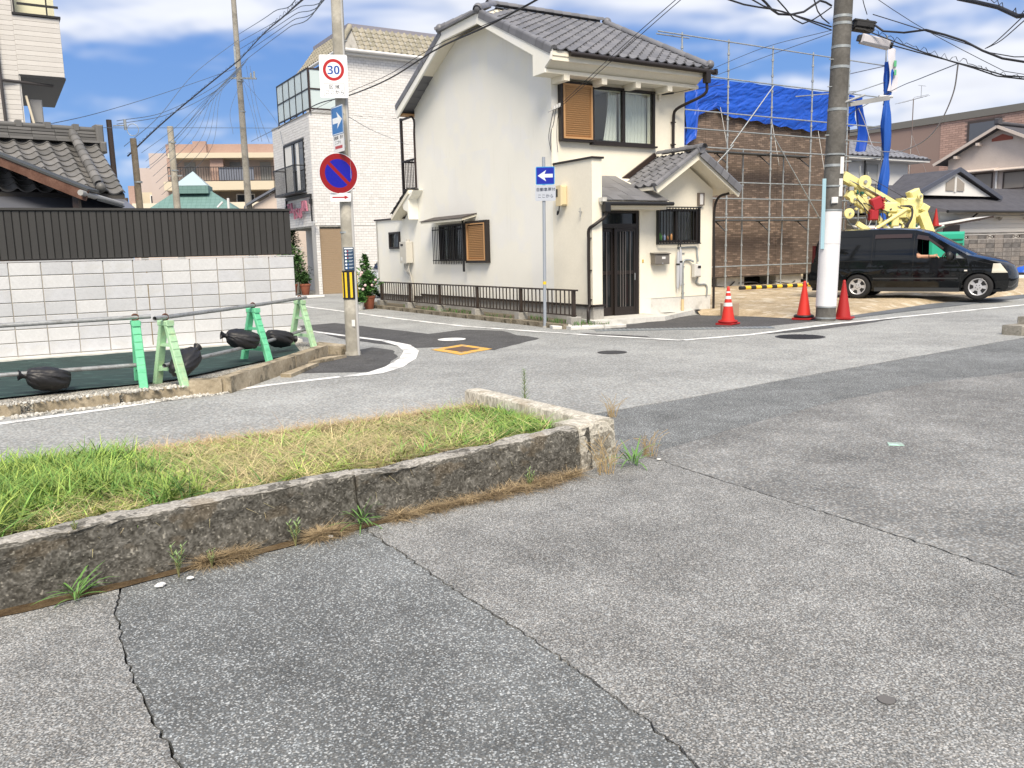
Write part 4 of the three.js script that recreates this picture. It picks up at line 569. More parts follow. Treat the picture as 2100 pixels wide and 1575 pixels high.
// white tiled shop house
{
  const b = thing('shop_house', 'white brick tiled three storey building with a roof terrace and shuttered garage', 'building', [-7.79, 0, -34.51], TURN), P = (n, g, m, l) => part(b, n, g, m, l);
  P('wall', [b0(.012, 8.5, 2.77, 7.13, -5.2, -.012), b0(1.66, 8.5, 7.14, 9.7, -5.2, -.012), b0(1.28, 8.5, 0, 2.77, -5.2, -.012), b0(.0, .16, 0, 2.77, -.5, -.01)], GROUT);
  const wh = (a, c) => { const k = mix(.70, .79, a) * (c > .95 ? .93 : 1); return lin(k, k * .99, k * .965); };
  courses(b, 'wall_tile', .215, .105, .016, 1.30, 8.3, 0, 2.77, .012, wh, FRONT(-.006)); courses(b, 'wall_tile', .215, .105, .016, .005, 8.3, 2.78, 7.14, .012, wh, FRONT(-.006)); courses(b, 'wall_tile', .215, .105, .016, 1.66, 8.3, 7.15, 9.6, .012, wh, FRONT(-.006)); courses(b, 'wall_tile', .215, .105, .016, .0, .16, 0, 2.7, .012, wh, FRONT(-.003));
  courses(b, 'wall_tile', .215, .105, .016, .02, 5.15, 2.78, 7.14, .012, wh, SIDE(.006), [[.85, 3.55, 4.2, 6.3]]); courses(b, 'wall_tile', .215, .105, .016, .02, 5.2, 7.15, 9.6, .012, wh, SIDE(1.655));
  P('floor_soffit', b0(.02, 8, 2.72, 2.77, -5.1, -.02), CONC); P('terrace_coping', [b0(-.02, 1.66, 7.14, 7.2, -5.2, .01)], CONC);
  const sh = P('garage_shutter', b0(.16, 1.28, 0, 2.66, -.12, -.1), mat(lin(.30, .22, .14), .6)); const slat = rot(bx(1.1, .07, .02), .25); for (let i = 0; i < 35; i++) { const m = mesh('slat', slat, mat(lin(.40, .30, .20), .5), sh); m.position.set(.72, .04 + i * .075, -.085); }
  // window with curtains and balcony rail on the left face
  const w = P('window', [b0(-.04, .06, 4.2, 4.27, -3.55, -.85), b0(-.04, .06, 6.22, 6.3, -3.55, -.85), b0(-.04, .06, 4.27, 6.22, -.92, -.85), b0(-.04, .06, 4.27, 6.22, -3.55, -3.48), b0(-.03, .05, 4.27, 6.22, -2.22, -2.15)], BLACKM);
  part(w, 'pane', b0(-.006, -.002, 4.27, 6.22, -3.48, -.92), mat(lin(.02, .024, .024), .05)); part(w, 'curtain', grid(30, 1, (u, v) => [-.012 - .006 * Math.sin(u * 60), mix(4.3, 6.2, v), mix(-3.4, -2.5, u)]), CURTAIN); part(w, 'curtain', grid(14, 1, (u, v) => [-.012 - .006 * Math.sin(u * 40), mix(4.3, 6.2, v), mix(-1.9, -1.5, u)]), CURTAIN);
  const rail = P('window_guard', [b0(-.5, -.47, 5.2, 5.24, -3.7, -.8), b0(-.5, -.47, 4.15, 4.19, -3.7, -.8), b0(-.47, .0, 5.2, 5.24, -3.7, -3.66), b0(-.47, 0, 5.2, 5.24, -.84, -.8), b0(-.5, 0, 4.1, 4.14, -3.7, -.8)], BLACKM); for (let i = 0; i < 22; i++) part(rail, 'guard_bar', b0(-.495, -.475, 4.18, 5.2, -3.68 + i * .135, -3.665 + i * .135), BLACKM);
  // terrace screen
  const FROST = mat(lin(.55, .64, .64), .3); for (let i = 0; i < 5; i++) for (let j = 0; j < 2; j++) P('screen_panel', b0(.02, .03, 7.36 + j * .76, 8.06 + j * .76, -4.08 + i * .84, -3.3 + i * .84), FROST);
  P('screen_frame', [...[0, 1, 2].map(j => b0(0, .05, 7.3 + j * .76, 7.35 + j * .76, -4.14, .1)), ...[0, 1, 2, 3, 4, 5].map(i => b0(0, .05, 7.2, 8.86, -4.14 + i * .84, -4.1 + i * .84))], BLACKM); for (let j = 0; j < 2; j++) P('screen_panel', b0(.1, 1.5, 7.36 + j * .76, 8.06 + j * .76, .06, .07), FROST); P('screen_frame', [b0(.0, 1.6, 8.82, 8.87, .05, .1), b0(.0, 1.6, 8.06, 8.11, .05, .1), b0(.0, 1.6, 7.3, 7.35, .05, .1), b0(.0, .07, 7.2, 8.87, .04, .11), b0(1.53, 1.6, 7.2, 8.87, .04, .11)], BROWN);
  // mansard roof
  const T3 = [0, 1, 2].map(i => mat(lin(.24 + i * .035, .225 + i * .03, .17 + i * .025), .7)), a = Math.atan2(1.0, .75), tg = tileGeo(.27, .26, .04);
  P('roof_body', [prism([[1.35, 9.72, .32], [8.6, 9.72, .32], [8.6, 10.72, -.43], [2.1, 10.72, -.43]], -.06), prism([[1.35, 9.72, -5.6], [1.35, 9.72, .32], [2.1, 10.72, -.43], [2.1, 10.72, -4.8]], -.06), b0(2.05, 8.6, 10.6, 10.7, -4.8, -.4)], CONC);
  lay(b, 'roof_tile', tg, T3, [2.1, 10.74, -.43], [1, 0, 0], [0, Math.cos(a), Math.sin(a)], 24, 5, .27, .25); for (let j = 0; j < 5; j++) for (let i = 0; i < (j > 1 ? 2 : 1); i++) { }
  lay(b, 'roof_tile', tg, T3, [2.08, 10.74, -4.9], [0, 0, 1], [-Math.sin(a), Math.cos(a), 0], 17, 5, .27, .25);
  along(b, 'hip_tile', ridgeGeo(.11, .28), T3, [1.3, 9.75, .36], [2.12, 10.8, -.45], 6); P('roof_cap', [b0(2.0, 8.6, 10.7, 10.86, -.62, -.42), b0(2.0, 2.2, 10.7, 10.86, -4.8, -.62)], mat(lin(.25, .245, .29), .6)); P('gutter', [rod([1.3, 9.64, .36], [8.6, 9.62, .36], .07, 8), rod([1.32, 9.64, .3], [1.32, 9.62, -5.5], .07, 8)], WHITEP); P('eave_board', b0(1.6, 8.5, 9.5, 9.7, -.005, .25), WHITEP);
  P('cctv_camera', [bev(.1, .1, .35, .02, -.1, 2.9, .3), rod([-.05, 2.78, .0], [-.1, 2.88, .25], .02)], WHITEP);
}
const { FontLoader } = await import('three/addons/loaders/FontLoader.js'); const { TextGeometry } = await import('three/addons/geometries/TextGeometry.js');
const FONT = await new FontLoader().loadAsync('fonts/droid/droid_sans_bold.typeface.json');
{
  const s = thing('shop_sign', 'pink letter shop sign in a dark bracket on the white brick face', 'sign', [-7.79, 0, -34.51], TURN), PINK = mat(lin(.48, .17, .24), .5);
  [...'TATSUMA'].forEach((c, i) => { const g = flat(new TextGeometry(c, { font: FONT, size: .42, depth: .06, curveSegments: 4 })); part(s, 'letter', mv(rot(g, 0, -PI / 2), -.10, (i > 1 && i < 5 ? 3.12 : 3.38) + .02 * (i % 2), -3.15 + i * .38), PINK); });
  part(s, 'letter_rail', [b0(-.05, -.02, 3.3, 3.38, -3.2, -2.4), b0(-.05, -.02, 3.3, 3.38, -1.2, -.3)], STEEL); part(s, 'bracket', [bar([-.06, 3.3, -3.5], [-.06, 4.02, -3.5], .07, .07), bar([-.06, 4.0, -3.53], [-.06, 4.0, -.2], .09, .1), bar([-.06, 4.04, -.23], [-.06, 2.95, -.2], .05, .05), bx(.1, .2, .16, -.06, 3.75, -.24), bx(.1, .2, .16, -.06, 3.6, -3.5)], BLACKM);
}
// planting and pots under the white building
function shrub(label, x, z, h, w, seed, cols, trunkH, name = 'shrub', pot) {
  R = seeded(seed); const t = thing(name, label, name === 'potted_plant' ? 'plant' : name === 'conifer' ? 'tree' : 'shrub', [x, 0, z]); const leaf = grid(2, 2, (u, v) => [(u - .5) * .6 * Math.sin(PI * Math.min(.95, v + .1)), v * .1, v - .2 + Math.abs(u - .5) * .2]); const l = [];
  const cone = name === 'conifer'; for (let i = 0; i < (cone ? 2600 : 1100); i++) { const a = R() * 6.28, q = R(), y = cone ? q : rr(.02, 1), rad = (cone ? (1 - y) * .95 + .08 : Math.sin(PI * (.12 + y * .85))) * Math.sqrt(R()) * w * (1 + .5 * Math.sin(a * 3 + y * 9 + seed) + .3 * Math.sin(a * 5 - y * 17)); const c = cols(R()); l.push([mat4(Math.cos(a) * rad, trunkH + y * h, Math.sin(a) * rad, R() * 6, rr(-.9, .6), rr(-.5, .5), rr(.05, .1) * (cone ? 1.1 : 1.25)), c]); }
  part(t, 'trunk', [rod([0, pot ? .2 : 0, 0], [.03, trunkH + h * .7, .02], .03, 6, .012), ...[0, 1, 2, 3].map(k => rod([.01, trunkH + h * .15 * k, 0], [Math.cos(k * 2) * w * .5, trunkH + h * (.2 + .17 * k), Math.sin(k * 2) * w * .5], .014, 5, .006))], mat(lin(.10, .07, .045), .9)); many(t, 'crown', leaf, mat(0xffffff, .7, { side: THREE.DoubleSide }), l);
  if (pot) part(t, 'pot', lathe([[0, 0], [pot * .7, 0], [pot, .3], [pot * 1.1, .3], [pot * 1.1, .36], [pot * .95, .36], [pot * .9, .32], [0, .31]].map(([a, y]) => [a, y * pot / .16])), pot > .12 ? mat(lin(.30, .10, .055), .8) : WHITEP); return t;
}
const green = (a, k = 1) => lin(mix(.035, .10, a) * k, mix(.10, .24, a) * k, mix(.02, .055, a) * k);
{
  shrub('dark conical conifer behind the white building pillar', -9.6, -38, 2.6, .5, 3, a => green(a, .42), .6, 'conifer'); shrub('bright leafy shrub over the terrace railing', -9.3, -36.0, .9, .5, 4, a => green(a, 1.15), 1.2); shrub('dark green shrub beside the garage pillar', -8.75, -35.2, 1.1, .38, 5, a => green(a, .7), .5); shrub('hanging pale green plant by the block wall end', -9.2, -34.0, .45, .35, 6, a => green(a, 1.2), 1.0);
  shrub('green plant in a terracotta pot under the white building', -8.85, -34.4, .5, .22, 12, a => green(a, .8), .4, 'potted_plant', .2); shrub('dark green plant in the terracotta pot nearest the shutter', -8.35, -34.5, .5, .2, 13, a => green(a, .6), .4, 'potted_plant', .2);
  const w = thing('garden_wall', 'grey garden wall with a pale railing under the white building', 'wall', [-10.6, 0, -35.6], 25 * deg); part(w, 'wall', b0(-.9, 2.0, 0, 1.0, -.1, 0), CONC); part(w, 'rail', [b0(-.9, 2, 1.9, 1.94, -.06, -.03), b0(-.9, 2, 1.05, 1.08, -.06, -.03)], WHITEP); for (let i = 0; i < 18; i++) part(w, 'rail_bar', b0(-.85 + i * .16, -.83 + i * .16, 1.0, 1.92, -.055, -.035), WHITEP);
  const rosy = (x, z, s) => { R = seeded(s); };
  const rose = shrub('flowering rose bush in a terracotta pot by the house fence', -4.05, -24.2, .7, .3, 21, a => green(a, 1), .35, 'potted_plant', .17); R = seeded(8); for (let i = 0; i < 14; i++) { const a = R() * 6.28; part(rose, 'blossom', mv(flat(new THREE.IcosahedronGeometry(.04, 1)), Math.cos(a) * rr(.15, .34), rr(.5, 1.1), Math.sin(a) * rr(.15, .34)), mat(lin(.75, .55, .55), .7)); }
  shrub('tall climbing green plant at the annex corner', -4.3, -25.3, 1.25, .2, 22, a => green(a, 1), .3); shrub('tiny plant in a white pot on the kerb', -4.25, -23.9, .25, .14, 23, a => green(a, 1.1), .2, 'potted_plant', .10);
  single('parking_bump', 'white concrete wheel stop in front of the garage', 'wheel stop', mv(rot(bev(1.5, .1, .14, .02), 0, TURN), -7.6, .06, -31.2), WHITEP);
}
// far left: house with a kawara roof, dark lean-to and tall siding building
{
  const OLD = [0, 1, 2].map(i => mat(lin(.115 + i * .03, .113 + i * .029, .108 + i * .028), .5)), h = thing('tiled_house', 'old low house with curved grey roof tiles behind the metal fence', 'house', [-8.28, 0, -17.5], 40 * deg), P = (n, g, m, l) => part(h, n, g, m, l);
  const run = 1.62, sl = Math.atan2(1.1, run), DKW = mat(lin(.15, .115, .09), .9);
  P('wall', b0(-7, -.15, 0, 2.65, -1.4, 1.1), DKW); P('gable_end', mv(slab([[-1.5, 2.6], [1.5, 2.6], [0, 3.75]], .06), 0, 0, 0).rotateY(PI / 2).translate(-.12, 0, 0), DKW); P('roof_deck', [prism([[-7, 2.76, run], [.0, 2.76, run], [.0, 3.86, 0], [-7, 3.86, 0]], -.1), prism([[-7, 3.86, 0], [0, 3.86, 0], [0, 2.76, -run], [-7, 2.76, -run]], -.1)], mat(lin(.06, .055, .05), .8));
  lay(h, 'roof_tile', tileGeo(.29, .2, .045, .028, 10), OLD, [-3.48, 3.9, 0], [1, 0, 0], [0, Math.cos(sl), Math.sin(sl)], 12, 10, .29, .196, null, .005);
  along(h, 'hip_tile', ridgeGeo(.09, .2), OLD, [-.42, 3.99, .1], [-.42, 2.88, run + .04], 10); P('hip_end', sph(.09, -.42, 2.88, run + .06), OLD[0]);
  for (let k = 0; k < 4; k++) for (let i = 0; i < 9; i++) P('ridge_course', b0(-3.55 + i * .4, -3.156 + i * .4, 3.86 + k * .06, 3.906 + k * .06, -.12 + k * .012, .14 - k * .012 + (k === 0 ? .08 : 0)), OLD[(i + k) % 3]);
  P('ridge_cap', [rod([-7, 4.13, 0], [.05, 4.13, 0], .06, 8)], OLD[0]); for (let i = 0; i < 7; i++) P('ridge_knob', b0(-3.4 + i * .5, -3.3 + i * .5, 4.1, 4.22, -.08, .08), OLD[1]); P('ridge_ornament', [bev(.14, .42, .34, .03, .06, 4.02, .0), bev(.12, .22, .44, .03, .08, 3.78, .05)], OLD[1]);
  P('metal_eave', prism([[-2.4, 2.70, run - .05], [-.02, 2.70, run - .05], [.05, 2.46, run + .5], [-2.4, 2.46, run + .5]], -.03), mat(lin(.16, .17, .20), .4, { metalness: .3 })); P('gutter', [rod([-7, 2.42, run + .56], [.1, 2.40, run + .56], .05, 8)], mat(lin(.40, .42, .40), .5)); P('rain_head', [bev(.24, .18, .16, .02, -.75, 2.34, run + .66), bev(.18, .14, .14, .02, -.75, 2.18, run + .66), bx(.08, .4, .08, -.75, 1.95, run + .66)], CREAM);
  const l = thing('lean_to', 'dark open lean to roof with a brown barge board before the tiled house', 'shed', [-8.5, 0, -14.7], 0); part(l, 'barge_board', [bar([-1.5, 3.88, .2], [.55, 3.0, .2], .04, .17), bar([.5, 3.02, .21], [1.42, 2.62, .21], .05, .19)], mat(0xffffff, .7, mottle([96, 66, 52], 40, 20, .4, { size: 256, seed: 44 }))); part(l, 'roof_sheet', [prism([[-2, 4.2, .25], [1.45, 2.73, .25], [1.45, 2.73, -.15], [-2, 4.2, -.15]], -.04), prism([[-2, 3.9, -.16], [1.4, 2.6, -.16], [1.4, 2.5, -1.6], [-2, 2.9, -1.6]], -.04)], mat(lin(.05, .055, .055), .6)); part(l, 'back_wall', b0(-2, 1.3, 0, 2.7, -1.6, -1.55), mat(lin(.11, .085, .065), .95)); part(l, 'post', b0(1.1, 1.2, 0, 2.7, .0, .1), BROWN); part(l, 'post', b0(-1.6, -1.5, 0, 2.7, .0, .1), BROWN);
  part(l, 'gutter', rod([1.4, 2.66, .4], [1.28, 2.56, -1.5], .05, 8), mat(lin(.35, .35, .34), .5));
  // tall building with lap siding
  const t = thing('siding_building', 'tall grey lap sided building with an overhanging balcony', 'building', [-14.45, 0, -26], TURN), Q = (n, g, m, q) => part(t, n, g, m, q), SID = [0, 1].map(i => mat(0xffffff, .8, mottle([[206, 203, 198], [198, 195, 190]][i], 10, 8, .8, { size: 256, seed: 81 + i })));
  Q('wall', b0(-9, .1, 0, 13, -6, -.03), GROUT); const sg = mv(bev(2.4, .135, .03, .008), -1.14, 0, -.012); for (let i = 0; i < 58; i++) { const m = mesh('siding_board', sg, SID[i % 2], t); m.position.set(0, 4.3 + i * .14, 0); m.rotation.x = .03; }
  Q('balcony', b0(.12, 1.24, 7.06, 8.75, -5.2, -.03), GROUT); const s2 = mv(bev(1.22, .135, .03, .008), .67, 0, -.012); for (let i = 0; i < 12; i++) { const m = mesh('siding_board', s2, SID[i % 2], t); m.position.set(.0, 7.14 + i * .14, .005); m.rotation.x = .03; } const s3 = mv(bev(.03, .135, 5.1, .008), 1.255, 0, -2.6); for (let i = 0; i < 12; i++) { const m = mesh('siding_board', s3, SID[i % 2], t); m.position.set(0, 7.14 + i * .14, 0); }
  Q('balcony_soffit', b0(.1, 1.3, 7.0, 7.055, -5.25, .04), BLACKM); Q('balcony_coping', b0(.05, 1.32, 8.76, 8.82, -2.45, .06), BLACKM); Q('balcony_rail', [b0(.2, 1.28, 9.05, 9.11, -.02, .04), b0(.1, .14, 8.8, 9.9, 0, .03), b0(.95, .99, 8.8, 9.9, 0, .03)], BLACKM); Q('upper_room', b0(.0, 1.2, 8.82, 13, -2.2, -.4), mat(lin(.72, .70, .50), .8));
  Q('downpipe', [tube([[-.42, 12, .08], [-.42, 7.3, .08], [-.42, 6.9, .1], [-.38, 4, .08]], .045, 8, 30), rod([-.42, 6.86, .1], [.95, 6.84, -.2], .045, 8)], mat(lin(.05, .045, .045), .5)); Q('wall_unit', [bev(.35, .7, .4, .03, .45, 6.1, -.6)], mat(lin(.25, .25, .25), .7)); Q('cable_duct', tube([[.2, 6.5, -.2], [.3, 5.9, -.15], [.42, 5.1, -.1], [.5, 4.2, -.1]], .04, 6, 16), mat(lin(.6, .54, .42), .8)); Q('iron_arm', [bar([.5, 5.05, -.1], [1.9, 4.98, -.1], .1, .1), bar([1.85, 4.98, -.1], [1.6, 4.6, -.2], .07, .07), bar([.5, 5.05, -.1], [.62, 5.32, -.1], .04, .04)], mat(lin(.06, .08, .11), .6));
}
// apartment block far behind, green roofed house and small gable
{
  const a = thing('apartment_block', 'beige apartment block with open corridors beyond the rooftops', 'building', [-23.8, 0, -60], 9 * deg), P = (n, g, m, l) => part(a, n, g, m, l), PK = mat(0xffffff, .85, mottle([168, 142, 130], 14, 10, 3, { size: 256, seed: 91 })), CR = mat(lin(.60, .53, .40), .85), PALEP = mat(lin(.50, .43, .40), .85);
  P('wall', [b0(.4, 14, 0, 9.55, -9, -1.3), b0(-2.4, .4, 0, 8.2, -9, -3), b0(-1.2, .4, 0, 9.0, -6, -1.0)], PALEP); P('roof_band', [b0(.0, 14, 8.9, 9.6, -9, -.9), b0(1.9, 2.8, 8.95, 9.75, -.9, -.5)], PK); P('fascia', b0(.3, 14, 8.55, 8.9, -1.3, .05), CR); P('corridor_slab', [b0(-.1, 14, 6.35, 6.95, -1.3, .1), b0(-2.6, 14, 4.3, 4.5, -1.3, .1)], CR); P('parapet', b0(-2.3, 14, 4.5, 5.5, -.05, .1), mat(lin(.66, .60, .48), .85)); P('column', [b0(.2, .55, 6.95, 8.55, -.5, 0), b0(3.0, 3.9, 6.95, 8.55, -.9, -.3), b0(7.4, 7.75, 4.5, 8.55, -.5, 0), b0(-2.5, -2.1, 0, 6.7, -.6, 0)], PK); P('lower_wall', b0(-2.3, 14, 5.5, 6.35, -1.6, -1.3), CR);
  for (const x of [1.1, 4.2, 6.3, 8.6]) { const d = P('door', b0(x, x + .75, 6.96, 8.4, -1.3, -1.24), mat(lin(.30, .32, .33), .6)); } for (const x of [-1.4, .4, 4.5, 6.8, 9]) { const w = P('window', frame(x, x + 1.3, 5.3, 6.15, .06, -1.32, -1.2), WHITEP); part(w, 'pane', b0(x + .06, x + 1.24, 5.36, 6.09, -1.28, -1.26), DARKGLASS); }
  const r = P('corridor_rail', [b0(.2, 14, 7.9, 7.95, .0, .04), b0(.2, 14, 6.98, 7.02, 0, .04)], BLACKM); for (let i = 0; i < 60; i++) part(r, 'rail_bar', b0(.2 + i * .17, .23 + i * .17, 7.0, 7.9, .01, .03), BLACKM); P('railing_screen', b0(3.6, 6.0, 7.0, 7.9, -.1, -.06), mat(lin(.18, .20, .25), .7)); P('air_conditioner', bev(.8, .7, .3, .03, 9.2, 7.4, -.3), WHITEP);
  const g = thing('green_roof_house', 'house with a green hipped roof and glass peak behind the fence', 'house', [-18.2, 0, -50], 9 * deg), G = mat(0xffffff, .7, pair(256, 1.0, (x, y) => { const k = ((x * 4) % 1 < .08 || (y * 4) % 1 < .1) ? -16 : 0, n = fbm(x * 6, y * 6, 6, 3, 4) * 16; return [96 + k + n, 128 + k + n, 124 + k + n, 128]; }));
  part(g, 'roof', [prism([[-3.2, 3.6, 2.6], [3.6, 3.6, 2.6], [.9, 5.5, 0], [-1.0, 5.5, 0]], -.06), prism([[3.6, 3.6, 2.6], [3.6, 3.6, -2.6], [.9, 5.5, 0]], -.06), prism([[-3.2, 3.6, -2.6], [-3.2, 3.6, 2.6], [-1.0, 5.5, 0]], -.06)], G); part(g, 'roof_peak', [prism([[-1.0, 5.75, .7], [.85, 5.75, .7], [0, 6.6, 0]], -.05), prism([[.85, 5.75, .7], [.85, 5.75, -.7], [0, 6.6, 0]], -.05), prism([[-1.0, 5.75, -.7], [-1.0, 5.75, .7], [0, 6.6, 0]], -.05)], mat(lin(.38, .48, .52), .3)); part(g, 'peak_base', b0(-1.0, .9, 5.3, 5.74, -.7, .7), G); part(g, 'wall', b0(-2.8, 3.3, 0, 3.6, -2.3, 2.2), mat(lin(.66, .55, .48), .85));
  part(g, 'vent', [rod([2.2, 4.3, 2.2], [2.2, 4.9, 2.2], .07), rod([1.6, 4.4, 2.2], [1.9, 4.7, 2.2], .06)], WHITEP);
  const s = thing('gable_house', 'small pale gable roof between the green roof and the white building', 'house', [-13.4, 0, -47], 20 * deg); part(s, 'wall', slab([[-.6, 0], [3, 0], [3, 6], [2.4, 6.0], [-.6, 4.3]], 2), mat(lin(.68, .58, .50), .85)); part(s, 'roof', prism([[-1.0, 4.35, 2.3], [2.6, 6.4, 2.3], [2.6, 6.4, -.5], [-1.0, 4.35, -.5]], -.12), mat(lin(.16, .18, .22), .6));
}

// ---------------------------------------------------------------- construction lot, new brick house, scaffold
{
  const DIRT = mat(0xffffff, .97, mottle([186, 168, 138], 60, 44, 2.6, { size: 1024, bump: .02, seed: 65, cells: 7, blot: .8, blotCol: [216, 206, 186] }));
  const F0 = [[4.3, -18.9], [5.3, -18.2], [6.0, -17.3], [7.2, -17.75], [10.2, -20.55], [14.2, -23.3], [26, -30.6]], B0 = [[6, -46], [9, -48], [12, -50], [16, -52], [22, -54], [30, -54], [42, -50]];
  const lerpP = (p, t) => { const k = Math.min(p.length - 2, Math.floor(t * (p.length - 1))), f = t * (p.length - 1) - k; return [mix(p[k][0], p[k + 1][0], f), mix(p[k][1], p[k + 1][1], f)]; };
  struct('dirt', grid(110, 90, (u, v) => { const q = v * v, a = lerpP(F0, u), b = lerpP(B0, u), x = mix(a[0], b[0], q), z = mix(a[1], b[1], q); return [x, .008 + .09 * smooth(0, .0016, q * .05) + (q > .002 ? .05 * (fbm(x * 1.5, z * 1.5, 0, 4, 3) - .5) + .05 * smooth(.55, .8, fbm(x * .6, z * .6, 0, 3, 13)) : 0), z]; }), DIRT, 'bare sandy dirt of the construction lot');
  struct('gutter_strip', plan([[6.5, -16.8], [9.46, -19.1], [13.5, -22.05], [26, -29.6], [26.4, -30.3], [14.2, -23.3], [10.2, -20.5], [7.2, -17.7], [6.3, -17.1]], .0, .022), mat(0xffffff, .9, mottle([96, 100, 104], 30, 16, 1.2, { seed: 66, bump: .003 })), 'dark concrete gutter strip before the dirt lot');
  struct('driveway', sheet([[1.2, -16.35], [2.6, -17.2], [3.9, -18.75], [5.0, -19.9], [6.1, -17.9], [6.4, -16.95], [4.9, -15.95], [2.2, -15.75]], .004), ASP.fresh, 'dark asphalt forecourt beside the entrance step');
  const gr = thing('drain_grate', 'long steel drain grate in front of the entrance', 'grate'); part(gr, 'frame', plan([[1.6, -15.75], [4.9, -15.5], [4.9, -15.8], [1.6, -16.05]], .005, .012), mat(lin(.25, .28, .30), .5, { metalness: .5 })); for (let i = 0; i < 36; i++) part(gr, 'grate_bar', bx(.05, .006, .22, 1.72 + i * .087, .015, -15.9 + i * .0066), GALV);
  single('cardboard_box', 'small brown board leaning behind the striped cone', 'board', mv(rot(bev(.42, .28, .1, .01), 0, .3), 4.85, .15, -18.55), mat(lin(.34, .25, .18), .9));
  // new house
  const [bx0, bz0] = hw(10, 8), b = thing('brick_house', 'unfinished brown brick patterned house behind the scaffold', 'house', [bx0, 0, bz0], TURN), P = (n, g, m, l) => part(b, n, g, m, l), MORT = mat(lin(.05, .038, .03), .95);
  P('wall', b0(.05, 8.66, .46, 7.1, -6, -.01), MORT); const tone = (a, c) => { const k = c > .82 ? mix(1.3, 1.75, a) : mix(.85, 1.1, a); return lin(.165 * k, .122 * k, .094 * k); };
  courses(b, 'brick', .232, .063, .02, .05, 8.66, .47, 7.05, .008, tone, FRONT(-.006)); courses(b, 'brick', .232, .063, .02, .0, 5.9, .47, 7.05, .008, tone, SIDE(.046));
  for (let i = 1; i < 10; i++) P('panel_joint', b0(.05 + i * .91, .056 + i * .91, .47, 7.05, -.004, .0055), MORT);
  P('foundation_pad', [b0(1.9, 3.3, 0, .42, -1.2, -.3), b0(4.9, 6.3, 0, .42, -1.0, -.2)], CONCL); P('foundation_pad', b0(7.4, 8.9, 0, .44, -1.0, -.1), CONCL); P('crawl_space', b0(.1, 8.6, .05, .45, -2.2, -2.1), CONC); P('base_rail', b0(.05, 8.66, .43, .47, -.1, .01), MORT);
  for (let i = 0; i < 4; i++) P('hose', tube([[1.2 + i * 1.7, .2, -.2], [1.7 + i * 1.7, .12 + .1 * (i % 2), .1], [2.3 + i * 1.7, .1, -.1], [2.8 + i * 1.7, .25, -.3]], .02, 6, 20), BLACKM);
  // blue tarpaulin
  const BLUE = mat(lin(.004, .075, .48), .45, { side: THREE.DoubleSide }), low = (u) => { const pts = [[0, 4.95], [.05, 5.2], [.06, 5.98], [.11, 6.08], [.165, 6.28], [.2, 6.02], [.45, 5.86], [.7, 5.72], [.86, 5.86], [1, 6.1]]; for (let i = 0; i < pts.length - 1; i++) if (u <= pts[i + 1][0]) return mix(pts[i][1], pts[i + 1][1], (u - pts[i][0]) / (pts[i + 1][0] - pts[i][0])); return 6.1; };
  const tarp = grid(170, 46, (u, v) => { const top = 7.2 + .03 * Math.sin(u * 40), y = mix(low(u) + .03 * Math.sin(u * 70), top, v), w = fbm(u * 14 + (1 - v) * 3.5, v * 4, 0, 5, 5) - .5, r = Math.abs(fbm(u * 26 - v * 7, v * 5 + u * 4, 0, 3, 15) - .5); return [u * 8.85 - .1, y, .10 + .16 * w * (1 - v * .5) - .22 * Math.max(0, .12 - r) + .1 * (1 - v)]; });
  const t = thing('tarpaulin', 'crumpled blue tarpaulin hung over the top of the brick house', 'tarpaulin', [bx0, 0, bz0], TURN); part(t, 'sheet', tarp, BLUE); part(t, 'sheet', grid(30, 12, (u, v) => [-.1 + .05 * Math.sin(v * 9), mix(4.9, 7.2, v), .1 - u * 4 + .06 * Math.sin(u * 18)]), BLUE); part(t, 'sheet', grid(14, 24, (u, v) => [8.75 + u * .75 * (.7 + .3 * Math.sin(v * 5)), mix(5.1, 7.15, v), .2 + .12 * Math.sin(u * 9 + v * 3)]), BLUE); part(t, 'top_fold', b0(-.1, 8.8, 7.17, 7.21, -4, .06), BLUE);
  for (const [x, y] of [[1.5, 6.3], [4.1, 5.9], [6.6, 5.8]]) part(t, 'tie_cord', [rod([x, y, .15], [x + .25, y - 1.5, .3], .012, 5)], WHITEP);
  // scaffold
  const [sx, sz] = hw(0, 7), s = thing('scaffold', 'galvanised pipe scaffold standing before the brick house', 'scaffold', [sx, 0, sz], TURN), Q = (n, g, m = GALV) => part(s, n, g, m);
  const US = [8.93, 10.99, 13.1, 15.17, 17.17, 19.3];
  US.forEach((x, i) => { const top = i === 5 ? 9.3 : 8.27, st = Q('standard', rod([x, .03, 0], [x, top, 0], .028, 8)); for (let k = 0; k < 15; k++) part(st, 'coupler', cyl(.045, .045, .07, 8, x, .5 + k * .52, 0), GALV); Q('base_jack', [bx(.15, .015, .15, x, .02, 0), cyl(.018, .018, .2, 8, x, .02, 0)]); });
  [12.33, 14.4, 17.6].forEach((x, i) => { const st = Q('standard', rod([x, .03, -.55], [x, 4.9, -.55], .026, 8)); for (let k = 0; k < 9; k++) part(st, 'coupler', cyl(.042, .042, .06, 8, x, .5 + k * .52, -.55), GALV); });
  for (const [y, x0, x1] of [[8.19, 7.9, 19.2], [7.02, 9.2, 19.3], [5.92, 9.0, 19.3], [5.35, 9.0, 19.3], [4.78, 9.0, 19.3], [3.68, 9, 19.3], [3.14, 9, 19.3], [2.51, 9, 19.3], [1.4, 17.1, 19.4], [.86, 9, 17.2]]) Q('ledger', rod([x0, y, .03], [x1, y - .01, .03], .022, 8));
